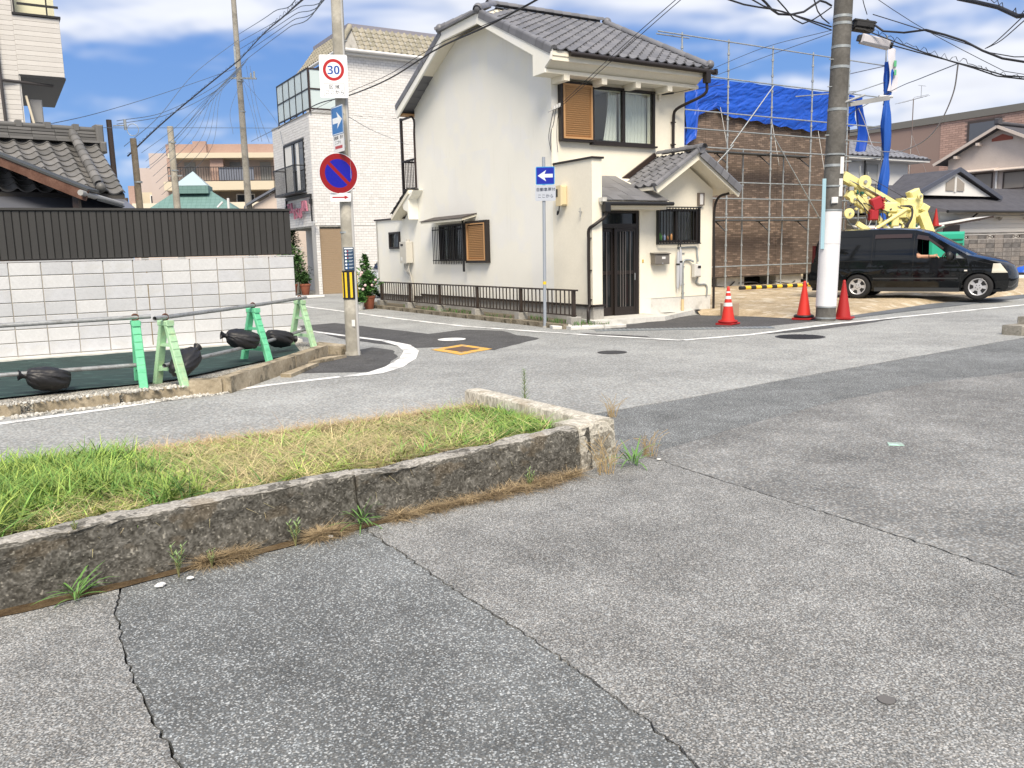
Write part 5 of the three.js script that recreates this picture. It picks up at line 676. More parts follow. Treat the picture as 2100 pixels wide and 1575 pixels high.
  for (const y of [4.7, 2.43]) { Q('walk_board', bx(6.2, .04, .4, 12.1, y, -.35), mat(lin(.10, .11, .12), .6, { metalness: .4 })); for (const x of US.slice(1, 4)) Q('bracket', [bar([x, y - .02, 0], [x, y - .02, -.6], .04, .05), bar([x, y - .4, 0], [x, y - .03, -.5], .03, .03)], mat(lin(.08, .085, .09), .6)); }
  Q('brace', rod([13.08, 6.95, .08], [11.05, 4.85, .08], .02, 6)); Q('brace', rod([13.12, 5.3, .08], [16.4, 1.7, .08], .02, 6)); Q('brace', rod([11.2, 4.9, .08], [9.6, 3.6, .08], .02, 6)); Q('brace', rod([17.2, 7.0, .06], [19.3, 7.6, .06], .02, 6)); Q('brace', rod([17.2, 2.5, .06], [19.2, .9, .06], .02, 6)); Q('brace', rod([19.2, 3.1, .06], [17.5, .6, .06], .02, 6)); Q('guard_bar', rod([16.75, 8.0, .1], [16.75, 7.0, .1], .035, 6), BLACKM); Q('ledger', rod([7.6, 8.02, .3], [9.6, 8.25, -.4], .022, 8)); Q('ledger', rod([15.0, 6.85, -.6], [18.5, 7.3, -.6], .02, 8)); Q('ledger', rod([13.5, 7.1, -2.5], [18.5, 7.05, -.6], .016, 8));
  for (const y of [8.19, 7.02, 5.92, 4.78, 3.14, 2.51]) Q('ledger', rod([19.3, y, .0], [19.3, y, -2], .02, 8));
  for (const [x, y0, y1] of [[17.6, 0, 4.4], [18.1, 0, 4.2], [18.7, 0, 2.6]]) Q('standard', rod([x, y0 + .03, .3], [x, y1, .3], .025, 8));
  // street light arm and the twisted blue net hung on the corner standard
  const rag = thing('safety_net', 'blue net gathered in a twisted column on the scaffold corner', 'net', [...hw(19.3, 6.85)].reduce((a, c, i) => i ? [a[0], 0, c] : [c], []), TURN); part(rag, 'net', grid(18, 80, (u, v) => { const a = u * 2 * PI, y = mix(.9, 8.3, v), pinch = .45 + .55 * Math.abs(Math.sin((v * 3.6 + .1) * PI)), r = (.18 + .07 * fbm(v * 9, u * 4, 0, 3, 4)) * pinch * (1 + .2 * Math.sin(a * 5 + v * 20)); return [Math.cos(a) * r + .05 * Math.sin(v * 14), y, Math.sin(a) * r * .7]; }), mat(lin(.008, .085, .42), .7)); part(rag, 'printed_cloth', [grid(8, 12, (u, v) => [mix(-.28, .22, u) + .05 * Math.sin(v * 6), mix(7.2, 8.75, v), .16 + .05 * Math.sin(u * 7 + v * 4)])], mat(lin(.62, .62, .68), .8)); part(rag, 'print', [bx(.14, .22, .01, .02, 8.2, .24), bx(.12, .2, .01, .04, 7.88, .24)].map(g => rot(g, 0, 0, 0)), mat(lin(.10, .42, .20), .8));
  // tiger striped bar
  const tb = thing('striped_bar', 'black and yellow striped bar lying before the scaffold', 'bar'), A = [9.15, .17, -26.6], B2 = [12.1, .2, -27.3]; const [ta, tz] = [hw(10.0, 5.4), hw(13.1, 4.9)]; for (let i = 0; i < 15; i++) { const f = (k) => [mix(ta[0], tz[0], k / 15), .2, mix(ta[1], tz[1], k / 15)]; part(tb, 'stripe', rod(f(i), f(i + 1), .06, 10), i % 2 ? mat(lin(.78, .50, .04), .6) : BLACKM); }
}
// cones
const RED = mat(lin(.62, .03, .018), .5), REDD = mat(lin(.36, .012, .012), .6), REFL = mat(lin(.72, .72, .70), .4);
function cone(label, x, z, kind, y = 0, s = 1) {
  const t = thing('traffic_cone', label, 'cone', [x, y, z], rr(0, 1), 'red traffic cones'); t.scale.setScalar(s); const r = (h) => mix(.145, .028, h / .7), seg = kind === 'striped' ? [[.02, .36, RED], [.36, .43, REFL], [.43, .5, RED], [.5, .56, REFL], [.56, .62, RED], [.62, .65, REFL], [.65, .7, RED]] : [[.02, .7, kind === 'dark' ? REDD : RED]];
  for (const [a, b, m] of seg) part(t, m === REFL ? 'reflective_band' : 'cone_body', lathe([[r(a) + (m === REFL ? .003 : 0), a], [r(b) + (m === REFL ? .003 : 0), b]], 28), m);
  part(t, 'tip', [lathe([[.028, .7], [.03, .705], [.022, .74], [0, .745]], 20)], kind === 'dark' ? REDD : RED); part(t, 'base_plate', [bev(.36, .035, .36, .012, 0, .018, 0)], REDD); if (kind !== 'dark') part(t, 'weight_ring', flat(mv(rot(new THREE.TorusGeometry(.165, .028, 8, 28), PI / 2), 0, .06, 0)), kind === 'striped' ? REDD : BLACKM); return t;
}
cone('red cone with white reflective bands standing on the dark forecourt', 4.28, -16.5, 'striped', .004); cone('plain red cone with a black weight on the dirt side of the pole', 6.02, -17.2, 'plain', .01, 1.05); cone('plain dull red cone on the van side of the pole', 6.74, -16.98, 'dark', .02, 1.05);

// ---------------------------------------------------------------- houses behind the lot
{
  const SLATE = mat(0xffffff, .85, pair(512, 1.2, (x, y) => { const n = fbm(x * 6, y * 6, 6, 4, 3) - .5, g = hash2(x * 512 | 0, y * 512 | 0, 2) - .5, r = (y * 6 % 1) < .08 ? -10 : 0; return [74 + n * 24 + g * 18 + r, 74 + n * 24 + g * 18 + r, 80 + n * 24 + g * 18 + r, 128]; }));
  const SIDW = mat(lin(.70, .70, .68), .8), PALE = mat(0xffffff, .9, mottle([206, 194, 184], 12, 8, 2, { size: 256, seed: 23 })), FR = mat(lin(.06, .045, .04), .6), SCREEN = mat(lin(.30, .27, .235), .5);
  // dark roofed shop
  const s = thing('shop', 'low white shop with a dark shingle roof and small gable', 'shop', [21.63, 0, -42], TURN), P = (n, g, m, l) => part(s, n, g, m, l);
  P('wall', b0(-2.6, 12, 0, 2.95, -6, 1.2), SIDW); for (let i = 0; i < 12; i++) P('siding_board', mv(bev(14.6, .19, .03, .006), 4.7, .4 + i * .205, 1.215), SIDW);
  P('roof', prism([[-3.1, 2.95, 1.9], [12.4, 2.95, 1.9], [10, 4.35, -1.6], [-6.2, 4.4, -2.2]], -.08), SLATE); P('roof', prism([[-8.5, 3.1, -4.5], [-3.1, 2.95, 1.9], [-6.2, 4.4, -2.2]], -.08), SLATE); P('roof', prism([[10, 4.35, -1.6], [-6.2, 4.4, -2.2], [-6, 3, -6.5], [12, 3, -6.5]], -.08), SLATE);
  P('gable_wall', mv(slab([[-3.1, 3.72], [3.0, 3.72], [-.1, 4.78]], .1), 0, 0, .3), SIDW); P('gable_roof', [prism([[-3.75, 3.66, .55], [-.1, 4.98, .55], [-.1, 4.98, -2.4], [-3.75, 3.66, -1.2]], -.1), prism([[-.1, 4.98, .55], [3.65, 3.66, .55], [3.65, 3.66, -1.2], [-.1, 4.98, -2.4]], -.1)], SLATE); P('gable_trim', [bar([-3.8, 3.62, .58], [-.1, 4.96, .58], .06, .2), bar([3.7, 3.62, .58], [-.1, 4.96, .58], .06, .2)], mat(lin(.07, .08, .11), .6));
  for (const sg of [-1, 1]) { const w = P('window', mv(slab([[sg * .1, 3.95], [sg * .75, 3.95], [sg * .75, 4.32], [sg * .1, 4.6]], .04), -.2, 0, .41), SCREEN); part(w, 'frame', [b0(-.2 + sg * .04 - .03, -.2 + sg * .04 + .03, 3.9, 4.62, .42, .46)], WHITEP); }
  P('gutter', [rod([-3.2, 2.88, 1.95], [12, 2.88, 1.95], .07, 8), tube([[-.6, 2.86, 1.9], [-.7, 2.6, 1.6], [-1.2, 2.4, 1.35]], .04, 6, 12)], BLACKM); for (const x of [.3, 2.1, 4.6]) P('wall_lamp', [cyl(.05, .13, .14, 12, x, 2.5, 1.42), rod([x, 2.62, 1.22], [x, 2.66, 1.42], .02)], mat(lin(.25, .25, .24), .5)); P('door', b0(-2.3, -1.0, 0, 2.3, 1.2, 1.26), BROWN);
  // white house with tiled roof
  const w = thing('white_house', 'white house with a grey tiled hip roof behind the crane', 'house', [19.36, 0, -46], TURN), W = (n, g, m, l) => part(w, n, g, m, l); W('wall', b0(-8, 3.4, 0, 6.0, -6, 0), SIDW); W('eave', b0(-8.5, 4.3, 5.88, 6.04, -6.5, .7), WHITEP);
  W('roof', [prism([[-8.6, 6.05, .75], [4.35, 6.05, .75], [.8, 7.5, -2.9], [-5, 7.5, -2.9]], -.06), prism([[4.35, 6.05, .75], [4.35, 6.05, -6.6], [.8, 7.5, -2.9]], -.06)], SLATE); { const a = Math.atan2(1.45, 3.65), K2 = [0, 1].map(i => mat(lin(.16 + i * .04, .165 + i * .04, .185 + i * .04), .5)); lay(w, 'roof_tile', tileGeo(.4, .36, .04, .05, 6), K2, [-3.6, 7.52, -2.9], [1, 0, 0], [0, Math.cos(a), Math.sin(a)], 20, 11, .4, .357, (i, j) => -3.6 + i * .4 < .6 + j * .32 && -3.6 + i * .4 > -3.5, .004); }
  const wv = W('window', frame(-.3, .7, 4.7, 5.75, .06, -.02, .06), mat(lin(.4, .4, .38), .6)); part(wv, 'shutter', b0(-.24, .64, 4.76, 5.69, .0, .03), mat(lin(.42, .43, .42), .6)); W('downpipe', rod([-.5, 5.9, .1], [-.5, 0, .1], .04), BLACKM);
  // pale gable house
  const g = thing('gable_house', 'pale pinkish house with a broad gable at the lot edge', 'house', [28.79, 0, -50], -58.6 * deg), G = (n, q, m, l) => part(g, n, q, m, l); G('gable_wall', mv(slab([[-3.3, 0], [9, 0], [9, 3.5], [7.2, 4.6], [-.17, 7.95], [-3.3, 6.45]], .15), 0, 0, -.15), PALE); G('side_wall', b0(-3.3, -3.15, 0, 6.4, -7, -.15), PALE); G('roof', [prism([[-3.9, 6.3, .5], [-.17, 8.1, .5], [-.17, 8.1, -7], [-3.9, 6.3, -7]], -.12), prism([[-.17, 8.1, .5], [8, 4.2, .5], [8, 4.2, -7], [-.17, 8.1, -7]], -.12)], SLATE); G('barge_board', [bar([-3.95, 6.2, .52], [-.17, 8.02, .52], .06, .16), bar([-.17, 8.02, .52], [8, 4.1, .52], .06, .16)], PALE); for (const x of [-2.6, -1.3]) G('purlin_end', bx(.16, .16, .5, x, 7.95 - (-.17 - x) * .48 - .25, .25), PALE); G('ridge_ornament', [bev(.3, .35, .4, .05, -.17, 8.3, .4), rod([-.17, 8.2, .5], [-.17, 8.2, -7], .12, 8)], SLATE); G('vent_panel', mv(slab([[-.7, 7.25], [.5, 7.25], [.5, 7.4], [-.1, 7.62], [-.7, 7.4]], .03), 0, 0, .0), mat(lin(.32, .10, .07), .8));
  for (const [x0, x1, y0, y1] of [[-2.65, -.5, 4.45, 5.5], [.1, 2.6, 4.45, 5.45]]) { const v = G('window', [frame(x0, x1, y0, y1, .06, -.02, .07), b0((x0 + x1) / 2 - .03, (x0 + x1) / 2 + .03, y0, y1, 0, .06)], FR); part(v, 'screen', b0(x0 + .06, x1 - .06, y0 + .06, y1 - .06, .0, .02), SCREEN); part(v, 'hood', prism([[x0 - .3, y1 + .12, .5], [x1 + .3, y1 + .12, .5], [x1 + .3, y1 + .25, 0], [x0 - .3, y1 + .25, 0]], -.05), PALE); } G('downpipe', rod([-.25, 5.6, .1], [-.25, 0, .1], .06, 8), WHITEP);
  // pink brick building
  const k = thing('brick_building', 'pink brick building with a flat roof edge and one large window', 'building', [29.11, 0, -58], TURN), K = (n, q, m, l) => part(k, n, q, m, l); K('wall', slab([[0, 0], [3.1, 0], [3.1, 9.4], [0, 9.4]], 8).translate(0, 0, -8), mat(lin(.28, .20, .17), .9)); K('wall', b0(0, 2, 0, 9.4, .02, 14), mat(lin(.28, .20, .17), .9)); K('roof_edge', [b0(-.12, 3.3, 9.4, 9.85, -8, .1), b0(-.12, 2.1, 9.4, 9.85, .1, 14)], mat(lin(.17, .165, .15), .8));
  const pk = (a, c) => { const q = mix(.9, 1.15, a); return lin(.44 * q, .29 * q, .235 * q); }; courses(k, 'brick', .42, .14, .02, .02, 3.1, 5.2, 9.4, .02, pk, FRONT(.01)); courses(k, 'brick', .42, .14, .02, -13, 0, 5.2, 9.4, .02, pk, SIDE(-.008), [[-4, -1.85, 7.55, 9.2]]); const kw = K('window', [b0(-.06, .02, 7.55, 9.2, 1.85, 4.0)], FR); part(kw, 'pane', b0(-.07, -.062, 7.7, 9.05, 2.0, 3.85), mat(lin(.10, .11, .13), .3)); K('downpipe', rod([3.15, 9.4, .08], [3.15, 5, .08], .05, 6), mat(lin(.12, .11, .1), .7));
  // antenna
  const an = thing('antenna', 'thin television antenna mast above the dark shop roof', 'antenna', [24.6, 0, -52.5], .5); part(an, 'mast', rod([0, 4.5, 0], [0, 10.1, 0], .03, 6), mat(lin(.16, .13, .12), .6)); part(an, 'boom', [rod([-1.3, 9.75, 0], [1.3, 10.35, 0], .02, 5), ...[0, 1, 2, 3, 4, 5, 6, 7].map(i => rod([-1.2 + i * .32, 9.77 + i * .075, -.35], [-1.2 + i * .32, 9.77 + i * .075, .35], .012, 5)), rod([.7, 10.2, 0], [.7, 10.9, 0], .02, 5), rod([.7, 10.3, -.5], [.7, 10.3, .5], .012, 5), rod([.4, 10.9, 0], [1.1, 10.9, 0], .012, 5)], STEEL); part(an, 'guy_wire', [rod([0, 8, 0], [-1.2, 4.6, .8], .008, 4), rod([0, 8, 0], [1.2, 4.6, .8], .008, 4)], STEEL);
  // openwork block wall, canopy and bundled blue sheets
  const OB = [0, 1, 2].map(i => mat(0xffffff, .95, mottle([[112, 110, 110], [96, 95, 96], [126, 122, 120]][i], 50, 18, .8, { size: 256, seed: 200 + i, blot: .6, blotCol: [70, 70, 72] }))), q = thing('block_wall', 'old dark block wall with openwork blocks beside the dirt lot', 'wall', [16, 0, -38.2], 2 * deg); part(q, 'mortar', b0(0, 14, 0, 1.45, -.1, -.02), mat(lin(.09, .088, .085), .95)); const bg = bev(.39, .19, .12, .008), ob = J(bx(.39, .03, .12, 0, .08, 0), bx(.39, .03, .12, 0, -.08, 0), bx(.03, .13, .12, -.18, 0, 0), bx(.03, .13, .12, .18, 0, 0), rot(bx(.36, .025, .1), 0, 0, .4), rot(bx(.36, .025, .1), 0, 0, -.4));
  for (let j = 0; j < 9; j++) for (let i = 0; i < 28; i++) { const open = j === 8 && i % 3 === 1, m = mesh('block', open ? ob : bg, open ? OB[2] : OB[(hash2(i, j, 7) * 3) | 0], q); m.position.set(4.0 + i * .4 + .2, j * .2 + .1, -.06); } part(q, 'coping', bx(14, .06, .2, 7, 1.86, -.06), OB[1]);
  const c = thing('canopy', 'slanting white carport canopy above the block wall', 'canopy', [16.9, 0, -39.2], 0); part(c, 'roof_sheet', prism([[-.6, 1.95, 1.2], [4.6, 2.6, 1.2], [4.6, 2.6, -1.8], [-.6, 2.5, -1.8]], -.05), WHITEP); part(c, 'edge_beam', bar([2.2, 2.18, 1.25], [4.7, 2.58, 1.25], .06, .08), BROWN); part(c, 'support', [tube([[2.3, 1.6, 1], [2.4, 2.0, 1], [2.9, 2.3, 1]], .04, 6, 10), rod([1.8, 0, .9], [1.8, 2.1, .9], .05, 8)], mat(lin(.2, .2, .19), .6));
  R = seeded(31); const heap = (label, x, z, r, m) => single('bundle', label, 'bundle', mv(grid(22, 12, (u, v) => { const a = u * 2 * PI, t = v * PI / 2, n = .8 + .5 * fbm(Math.cos(a) * 2 + x, Math.sin(a) * 2 + v * 2, 0, 3, 5); return [Math.cos(a) * Math.sin(t) * r * n * 1.4, Math.cos(t) * r * n, Math.sin(a) * Math.sin(t) * r * n]; }), x, .05, z), m); heap('bundled blue sheet at the edge of the lot', 20.9, -34.2, .42, mat(lin(.01, .10, .55), .5)); heap('white plastic bag between the blue bundles', 20.2, -34.4, .42, mat(lin(.6, .66, .75), .4)); heap('small blue sheet bundle near the van nose', 19.4, -34.3, .32, mat(lin(.01, .10, .55), .5)); single('pipe_stack', 'dark flat stack below the blue bundles', 'stack', b0(18.6, 23, .04, .24, -33.8, -33.4), BLACKM); struct('concrete_strip', plan([[15, -32.0], [27, -31.8], [27, -33.2], [15, -33.3]], .05, .16), CONCL, 'pale concrete strip at the back of the lot');
}

// ---------------------------------------------------------------- poles, road signs, wires
const STROKES = {
  区: [[1, 1, 9, 1], [1.5, 1, 1.5, 9, 9.2, 9], [7.5, 2.5, 3, 7.5], [3, 3, 8, 7.5]],
  域: [[.5, 3.5, 3.5, 3.5], [2, 1, 2, 8], [.3, 8.2, 3.6, 7.4], [3.8, 2.8, 9.6, 2.8], [4.2, 4, 6.2, 4, 6.2, 6, 4.2, 6, 4.2, 4], [3.8, 8, 6.6, 7.2], [6.8, .8, 7.2, 5, 9, 9, 9.8, 7.5], [9, 4, 6, 9.3], [8.3, .8, 9.2, 1.8]],
  こ: [[2, 2.2, 7.5, 2.2, 6.8, 3], [2.2, 7, 2.8, 8.3, 5, 8.7, 8.2, 8.3]],
  か: [[1, 3.2, 6, 2.8, 6.4, 5, 5.6, 8.6, 4.2, 8], [3.6, .8, 3, 5, 1.2, 9], [7.6, 2.2, 8.8, 4, 9.2, 6]],
  ら: [[4, 1, 6.2, 2], [3, 2.8, 2.6, 6.4, 5, 5, 7.4, 5.2, 8, 7, 6.5, 8.6, 3.6, 9]],
  自: [[5, .5, 4, 1.8], [2, 2, 8, 2, 8, 9.3, 2, 9.3, 2, 2], [2, 4.4, 8, 4.4], [2, 6.9, 8, 6.9]],
  動: [[.5, 1.8, 5.6, 1.4], [3, .6, 3, 9], [.8, 3, 5.4, 3, 5.4, 6, .8, 6, .8, 3], [.8, 4.5, 5.4, 4.5], [.8, 7.4, 5.4, 7.4], [.3, 9.2, 5.8, 8.8], [6, 3, 9.4, 3, 9, 8.5, 8, 8.6], [7.7, .8, 7.5, 4, 6, 9.3]],
  車: [[1, 1.8, 9, 1.8], [2, 3, 8, 3, 8, 6.6, 2, 6.6, 2, 3], [2, 4.8, 8, 4.8], [.5, 8, 9.5, 8], [5, .5, 5, 9.8]],
  原: [[1, 1, 9.4, 1], [1.6, 1, 1.4, 6, .6, 9.4], [5.4, 1.4, 4.8, 2.4], [3.2, 2.6, 8, 2.6, 8, 6, 3.2, 6, 3.2, 2.6], [3.2, 4.3, 8, 4.3], [5.6, 6, 5.6, 9, 4.8, 9], [3.8, 7, 2.8, 8.8], [7.4, 7, 8.6, 8.8]],
  付: [[3, .8, .6, 5], [2, 3.4, 2, 9.4], [3.6, 3.4, 9.6, 3.4], [7.6, 1, 7.6, 9, 6.2, 8.8], [4.8, 5, 5.8, 6.4]], '・': [[4.6, 5, 5.4, 5]],
};
function write(c, text, x, y, s, w, gap = 1.05) { c.lineWidth = w; c.lineCap = 'round'; c.lineJoin = 'round'; [...text].forEach((ch, i) => { for (const l of STROKES[ch] || []) { c.beginPath(); for (let k = 0; k < l.length; k += 2) { const X = x + i * s * gap + l[k] * s / 10, Y = y + l[k + 1] * s / 10; k ? c.lineTo(X, Y) : c.moveTo(X, Y); } c.stroke(); } }); }
const plate = (w, h, r, t = .004) => { const s = new THREE.Shape(), a = w / 2, b = h / 2; s.moveTo(-a + r, -b); s.lineTo(a - r, -b); s.quadraticCurveTo(a, -b, a, -b + r); s.lineTo(a, b - r); s.quadraticCurveTo(a, b, a - r, b); s.lineTo(-a + r, b); s.quadraticCurveTo(-a, b, -a, b - r); s.lineTo(-a, -b + r); s.quadraticCurveTo(-a, -b, -a + r, -b); return s; };
function printed(w, h, r, W, H, draw, rough = .35) {       // a face plate with print: uv fill 0..1
  const g = flat(new THREE.ShapeGeometry(plate(w, h, r), 10)), uv = g.attributes.uv, p = g.attributes.position; for (let i = 0; i < p.count; i++) uv.setXY(i, p.getX(i) / w + .5, p.getY(i) / h + .5); g.userData.keepUV = true;
  return [g, mat(0xffffff, rough, { map: canvasTex(W, H, draw) })];
}
const signBack = (w, h, r) => mv(flat(new THREE.ExtrudeGeometry(plate(w, h, r), { depth: .006, bevelEnabled: false, curveSegments: 8 })), 0, 0, -.008), ALU = mat(lin(.45, .46, .47), .5, { metalness: .5 });
function sign(name, label, pos, ry, rz, w, h, r, px, draw) { const t = thing(name, label, 'road sign', pos, ry); t.rotation.z = rz; const [g, m] = printed(w, h, r, px, Math.round(px * h / w), draw); part(t, 'face', g, m); part(t, 'back_plate', signBack(w, h, r), ALU); part(t, 'bracket', [bx(.04, h * .8, .03, 0, 0, -.03), bx(.16, .03, .05, 0, h * .2, -.05), bx(.16, .03, .05, 0, -h * .2, -.05)], GALV); return t; }
const CONCP = (seed, base) => mat(0xffffff, .9, mottle(base, 34, 22, 1.4, { size: 512, bump: .003, seed, blot: .5, blotCol: base.map(v => v * .78) }));
{
  // striped sign pole at the lot corner
  const p = thing('utility_pole', 'slim concrete pole with a yellow and black striped band and road signs', 'pole', [-2.44, 0, -12.87]), C = CONCP(301, [176, 172, 160]);
  part(p, 'shaft', rod([0, -.1, 0], [.06, 8.2, 0], .108, 24, .075), C); part(p, 'collar', [cyl(.125, .12, .05, 20, 0, 0, 0)], C);
  const band = part(p, 'striped_band', rod([.006, .86, 0], [.0095, 1.29, 0], .1125, 28, .111), BLACKM), YEL = mat(lin(.80, .55, .02), .4); for (let i = 0; i < 9; i++) { const a = i / 9 * 2 * PI + .35; part(band, 'stripe', mv(rot(bev(.036, .38, .006, .002), 0, a), .008 + Math.sin(a) * .1135, 1.075, Math.cos(a) * .1135), YEL); }
  const [ig, im] = printed(.15, .34, .004, 128, 290, (c) => { c.fillStyle = '#27415c'; c.fillRect(0, 0, 128, 290); c.fillStyle = '#e8ecf0'; c.fillRect(10, 8, 108, 16); const cs = ['#d03a30', '#d03a30', '#d03a30', '#4a8f4a', '#3a70c0', '#3a70c0']; cs.forEach((q, i) => { const y = 52 + i * 42; c.fillStyle = '#e8ecf0'; c.beginPath(); c.arc(26, y, 13, 0, 7); c.fill(); c.fillStyle = q; c.fillRect(46, y - 10, 8, 18); c.fillStyle = '#c9d3dc'; c.fillRect(60, y - 8, 56, 5); c.fillRect(60, y + 2, 40, 4); }); });
  const ip = part(p, 'notice_plate', ig, im); ip.position.set(.035, 1.47, .112); ip.rotation.y = .25; part(p, 'notice_back', mv(rot(bx(.152, .342, .01), 0, .25), .033, 1.47, .105), ALU);
  part(p, 'step_bolt', [...[5.3, 4.6, 3.2, 2.5, 1.1].map((y, i) => rod([.02, y, 0], [i % 2 ? .16 : .14, y, .04], .009, 6))], GALV); part(p, 'strap_band', [2.42, 3.9, 4.3, 3.35, 1.85].map(y => lathe([[.108 - y * .004, y], [.108 - y * .004, y + .025]], 20)), GALV); part(p, 'conduit', tube([[.1, .0, .06], [.105, 2.2, .05], [.11, 2.6, .06], [.1, 5, .04], [.12, 8, .03]], .022, 8, 30), mat(lin(.45, .45, .44), .6)); part(p, 'paper_notice', mv(bx(.05, .1, .002), .05, .5, .112), WHITEP);
  sign('speed_sign', 'white thirty zone road sign with red ring high on the striped pole', [-2.47, 4.08, -12.68], .12, -.01, .40, .60, .03, 400, (c) => { c.fillStyle = '#eceef0'; c.fillRect(0, 0, 400, 600); c.lineWidth = 42; c.strokeStyle = '#b01c1c'; c.beginPath(); c.arc(200, 210, 130, 0, 7); c.stroke(); c.fillStyle = '#1f4f9c'; c.font = 'bold 165px sans-serif'; c.textAlign = 'center'; c.fillText('30', 200, 270); c.strokeStyle = '#555a60'; c.lineWidth = 4; c.strokeRect(55, 400, 290, 170); c.strokeStyle = '#22262c'; write(c, '区域', 125, 412, 64, 6, 1.35); write(c, 'ここから', 70, 488, 66, 6); });
  sign('one_way_sign', 'blue one way arrow sign turned sideways on the striped pole', [-2.46, 3.47, -12.70], -.95, 0, .40, .40, .02, 300, (c) => { c.fillStyle = '#2a74b8'; c.fillRect(0, 0, 300, 300); c.strokeStyle = '#e6edf2'; c.lineWidth = 8; c.strokeRect(8, 8, 284, 284); c.fillStyle = '#eef2f4'; c.beginPath(); c.moveTo(30, 120); c.lineTo(165, 120); c.lineTo(140, 60); c.lineTo(275, 150); c.lineTo(140, 240); c.lineTo(165, 180); c.lineTo(30, 180); c.fill(); });
  sign('supplement_plate', 'white plate with a red bar under the sideways blue arrow', [-2.455, 3.15, -12.70], -.95, 0, .38, .26, .015, 300, (c, w, h) => { c.fillStyle = '#e9eaea'; c.fillRect(0, 0, w, h); c.strokeStyle = '#33373c'; write(c, '自動車・原付', 20, 22, 42, 5); write(c, 'ここから', 50, 74, 40, 5); c.fillStyle = '#b84a52'; c.fillRect(50, h - 72, 200, 34); });
  { const t = thing('no_parking_sign', 'round red and blue no parking sign on the striped pole', 'road sign', [-2.48, 2.715, -12.70], .52), g = flat(new THREE.CircleGeometry(.297, 48)); g.userData.keepUV = true; part(t, 'face', g, mat(0xffffff, .35, { map: canvasTex(512, 512, (c) => { c.fillStyle = '#dfe2e4'; c.fillRect(0, 0, 512, 512); c.fillStyle = '#8e1012'; c.beginPath(); c.arc(256, 256, 247, 0, 7); c.fill(); c.fillStyle = '#12129c'; c.beginPath(); c.arc(256, 256, 178, 0, 7); c.fill(); c.save(); c.translate(256, 256); c.rotate(PI / 4); c.fillStyle = '#8e1012'; c.fillRect(-185, -22, 370, 44); c.restore(); }) })); part(t, 'back_plate', mv(rot(cyl(.297, .297, .006, 48), PI / 2), 0, 0, -.009), ALU); part(t, 'bracket', bx(.14, .05, .08, 0, 0, -.05), GALV); }
  sign('arrow_plate', 'small white plate with a red arrow below the no parking sign', [-2.47, 2.37, -12.70], .25, 0, .30, .125, .015, 360, (c, w, h) => { c.fillStyle = '#e9ebec'; c.fillRect(0, 0, w, h); c.fillStyle = '#a81c20'; c.fillRect(36, h / 2 - 12, 220, 24); c.beginPath(); c.moveTo(250, h / 2 - 34); c.lineTo(326, h / 2); c.lineTo(250, h / 2 + 34); c.fill(); });
  // sign post by the house
  const q = thing('sign_post', 'thin galvanised sign post with a yellow ring beside the house fence', 'post', [.692, 0, -16.85]); part(q, 'post', rod([0, -.02, 0], [.03, 3.33, 0], .032, 14), mat(lin(.36, .40, .45), .5, { metalness: .35 })); part(q, 'yellow_ring', rod([.007, .86, 0], [.008, .92, 0], .0345, 14), YEL); part(q, 'foot', cyl(.05, .045, .03, 14, 0, 0, 0), CONC);
  sign('one_way_sign', 'blue left arrow sign on the thin galvanised post', [.745, 2.97, -16.8], -.06, -.01, .37, .345, .03, 300, (c, w, h) => { c.fillStyle = '#14249c'; c.fillRect(0, 0, w, h); c.strokeStyle = '#3f9ad0'; c.lineWidth = 12; c.strokeRect(6, 6, w - 12, h - 12); c.fillStyle = '#d5dbe0'; c.beginPath(); c.moveTo(270, 112); c.lineTo(140, 112); c.lineTo(165, 52); c.lineTo(30, 140); c.lineTo(165, 228); c.lineTo(140, 168); c.lineTo(270, 168); c.fill(); });
  sign('supplement_plate', 'grey lettered plate under the blue left arrow sign', [.745, 2.64, -16.8], -.06, -.01, .40, .30, .025, 400, (c, w, h) => { c.fillStyle = '#b4bac4'; c.fillRect(0, 0, w, h); c.strokeStyle = '#222b40'; write(c, '自動車', 18, 46, 72, 8); write(c, '・', 222, 46, 72, 10); write(c, '原付', 250, 46, 68, 8); write(c, 'ここから', 44, 170, 76, 8); });
  // big pole by the lot
  const r = thing('utility_pole', 'thick weathered concrete utility pole with a white wrapped foot', 'pole', [6.32, 0, -16.82]), D = CONCP(303, [98, 96, 92]), RW = mat(0xffffff, .7, mottle([222, 222, 224], 10, 6, 1, { size: 256, seed: 77 })); part(r, 'shaft', rod([0, -.1, 0], [.26, 11, 0], .192, 32, .15), D);
  part(r, 'wrap', rod([.007, .30, 0], [.036, 1.52, 0], .1985, 32, .1955), RW); part(r, 'wrap', rod([.0365, 1.525, 0], [.052, 2.15, 0], .1965, 32, .1945), RW); part(r, 'band', [[.05, .2], [.27, .199], [2.16, .2], [2.62, .196], [3.22, .193]].map(([y, rad]) => rod([y * .0236, y, 0], [(y + .03) * .0236, y + .03, 0], rad, 28)), GALV); for (const y of [3.0, 4.05, 4.83, 5.2, 5.62, 5.75]) part(r, 'steel_strap', rod([y * .0236, y, 0], [(y + .05) * .0236, y + .05, 0], .198 - y * .004, 28), GALV);
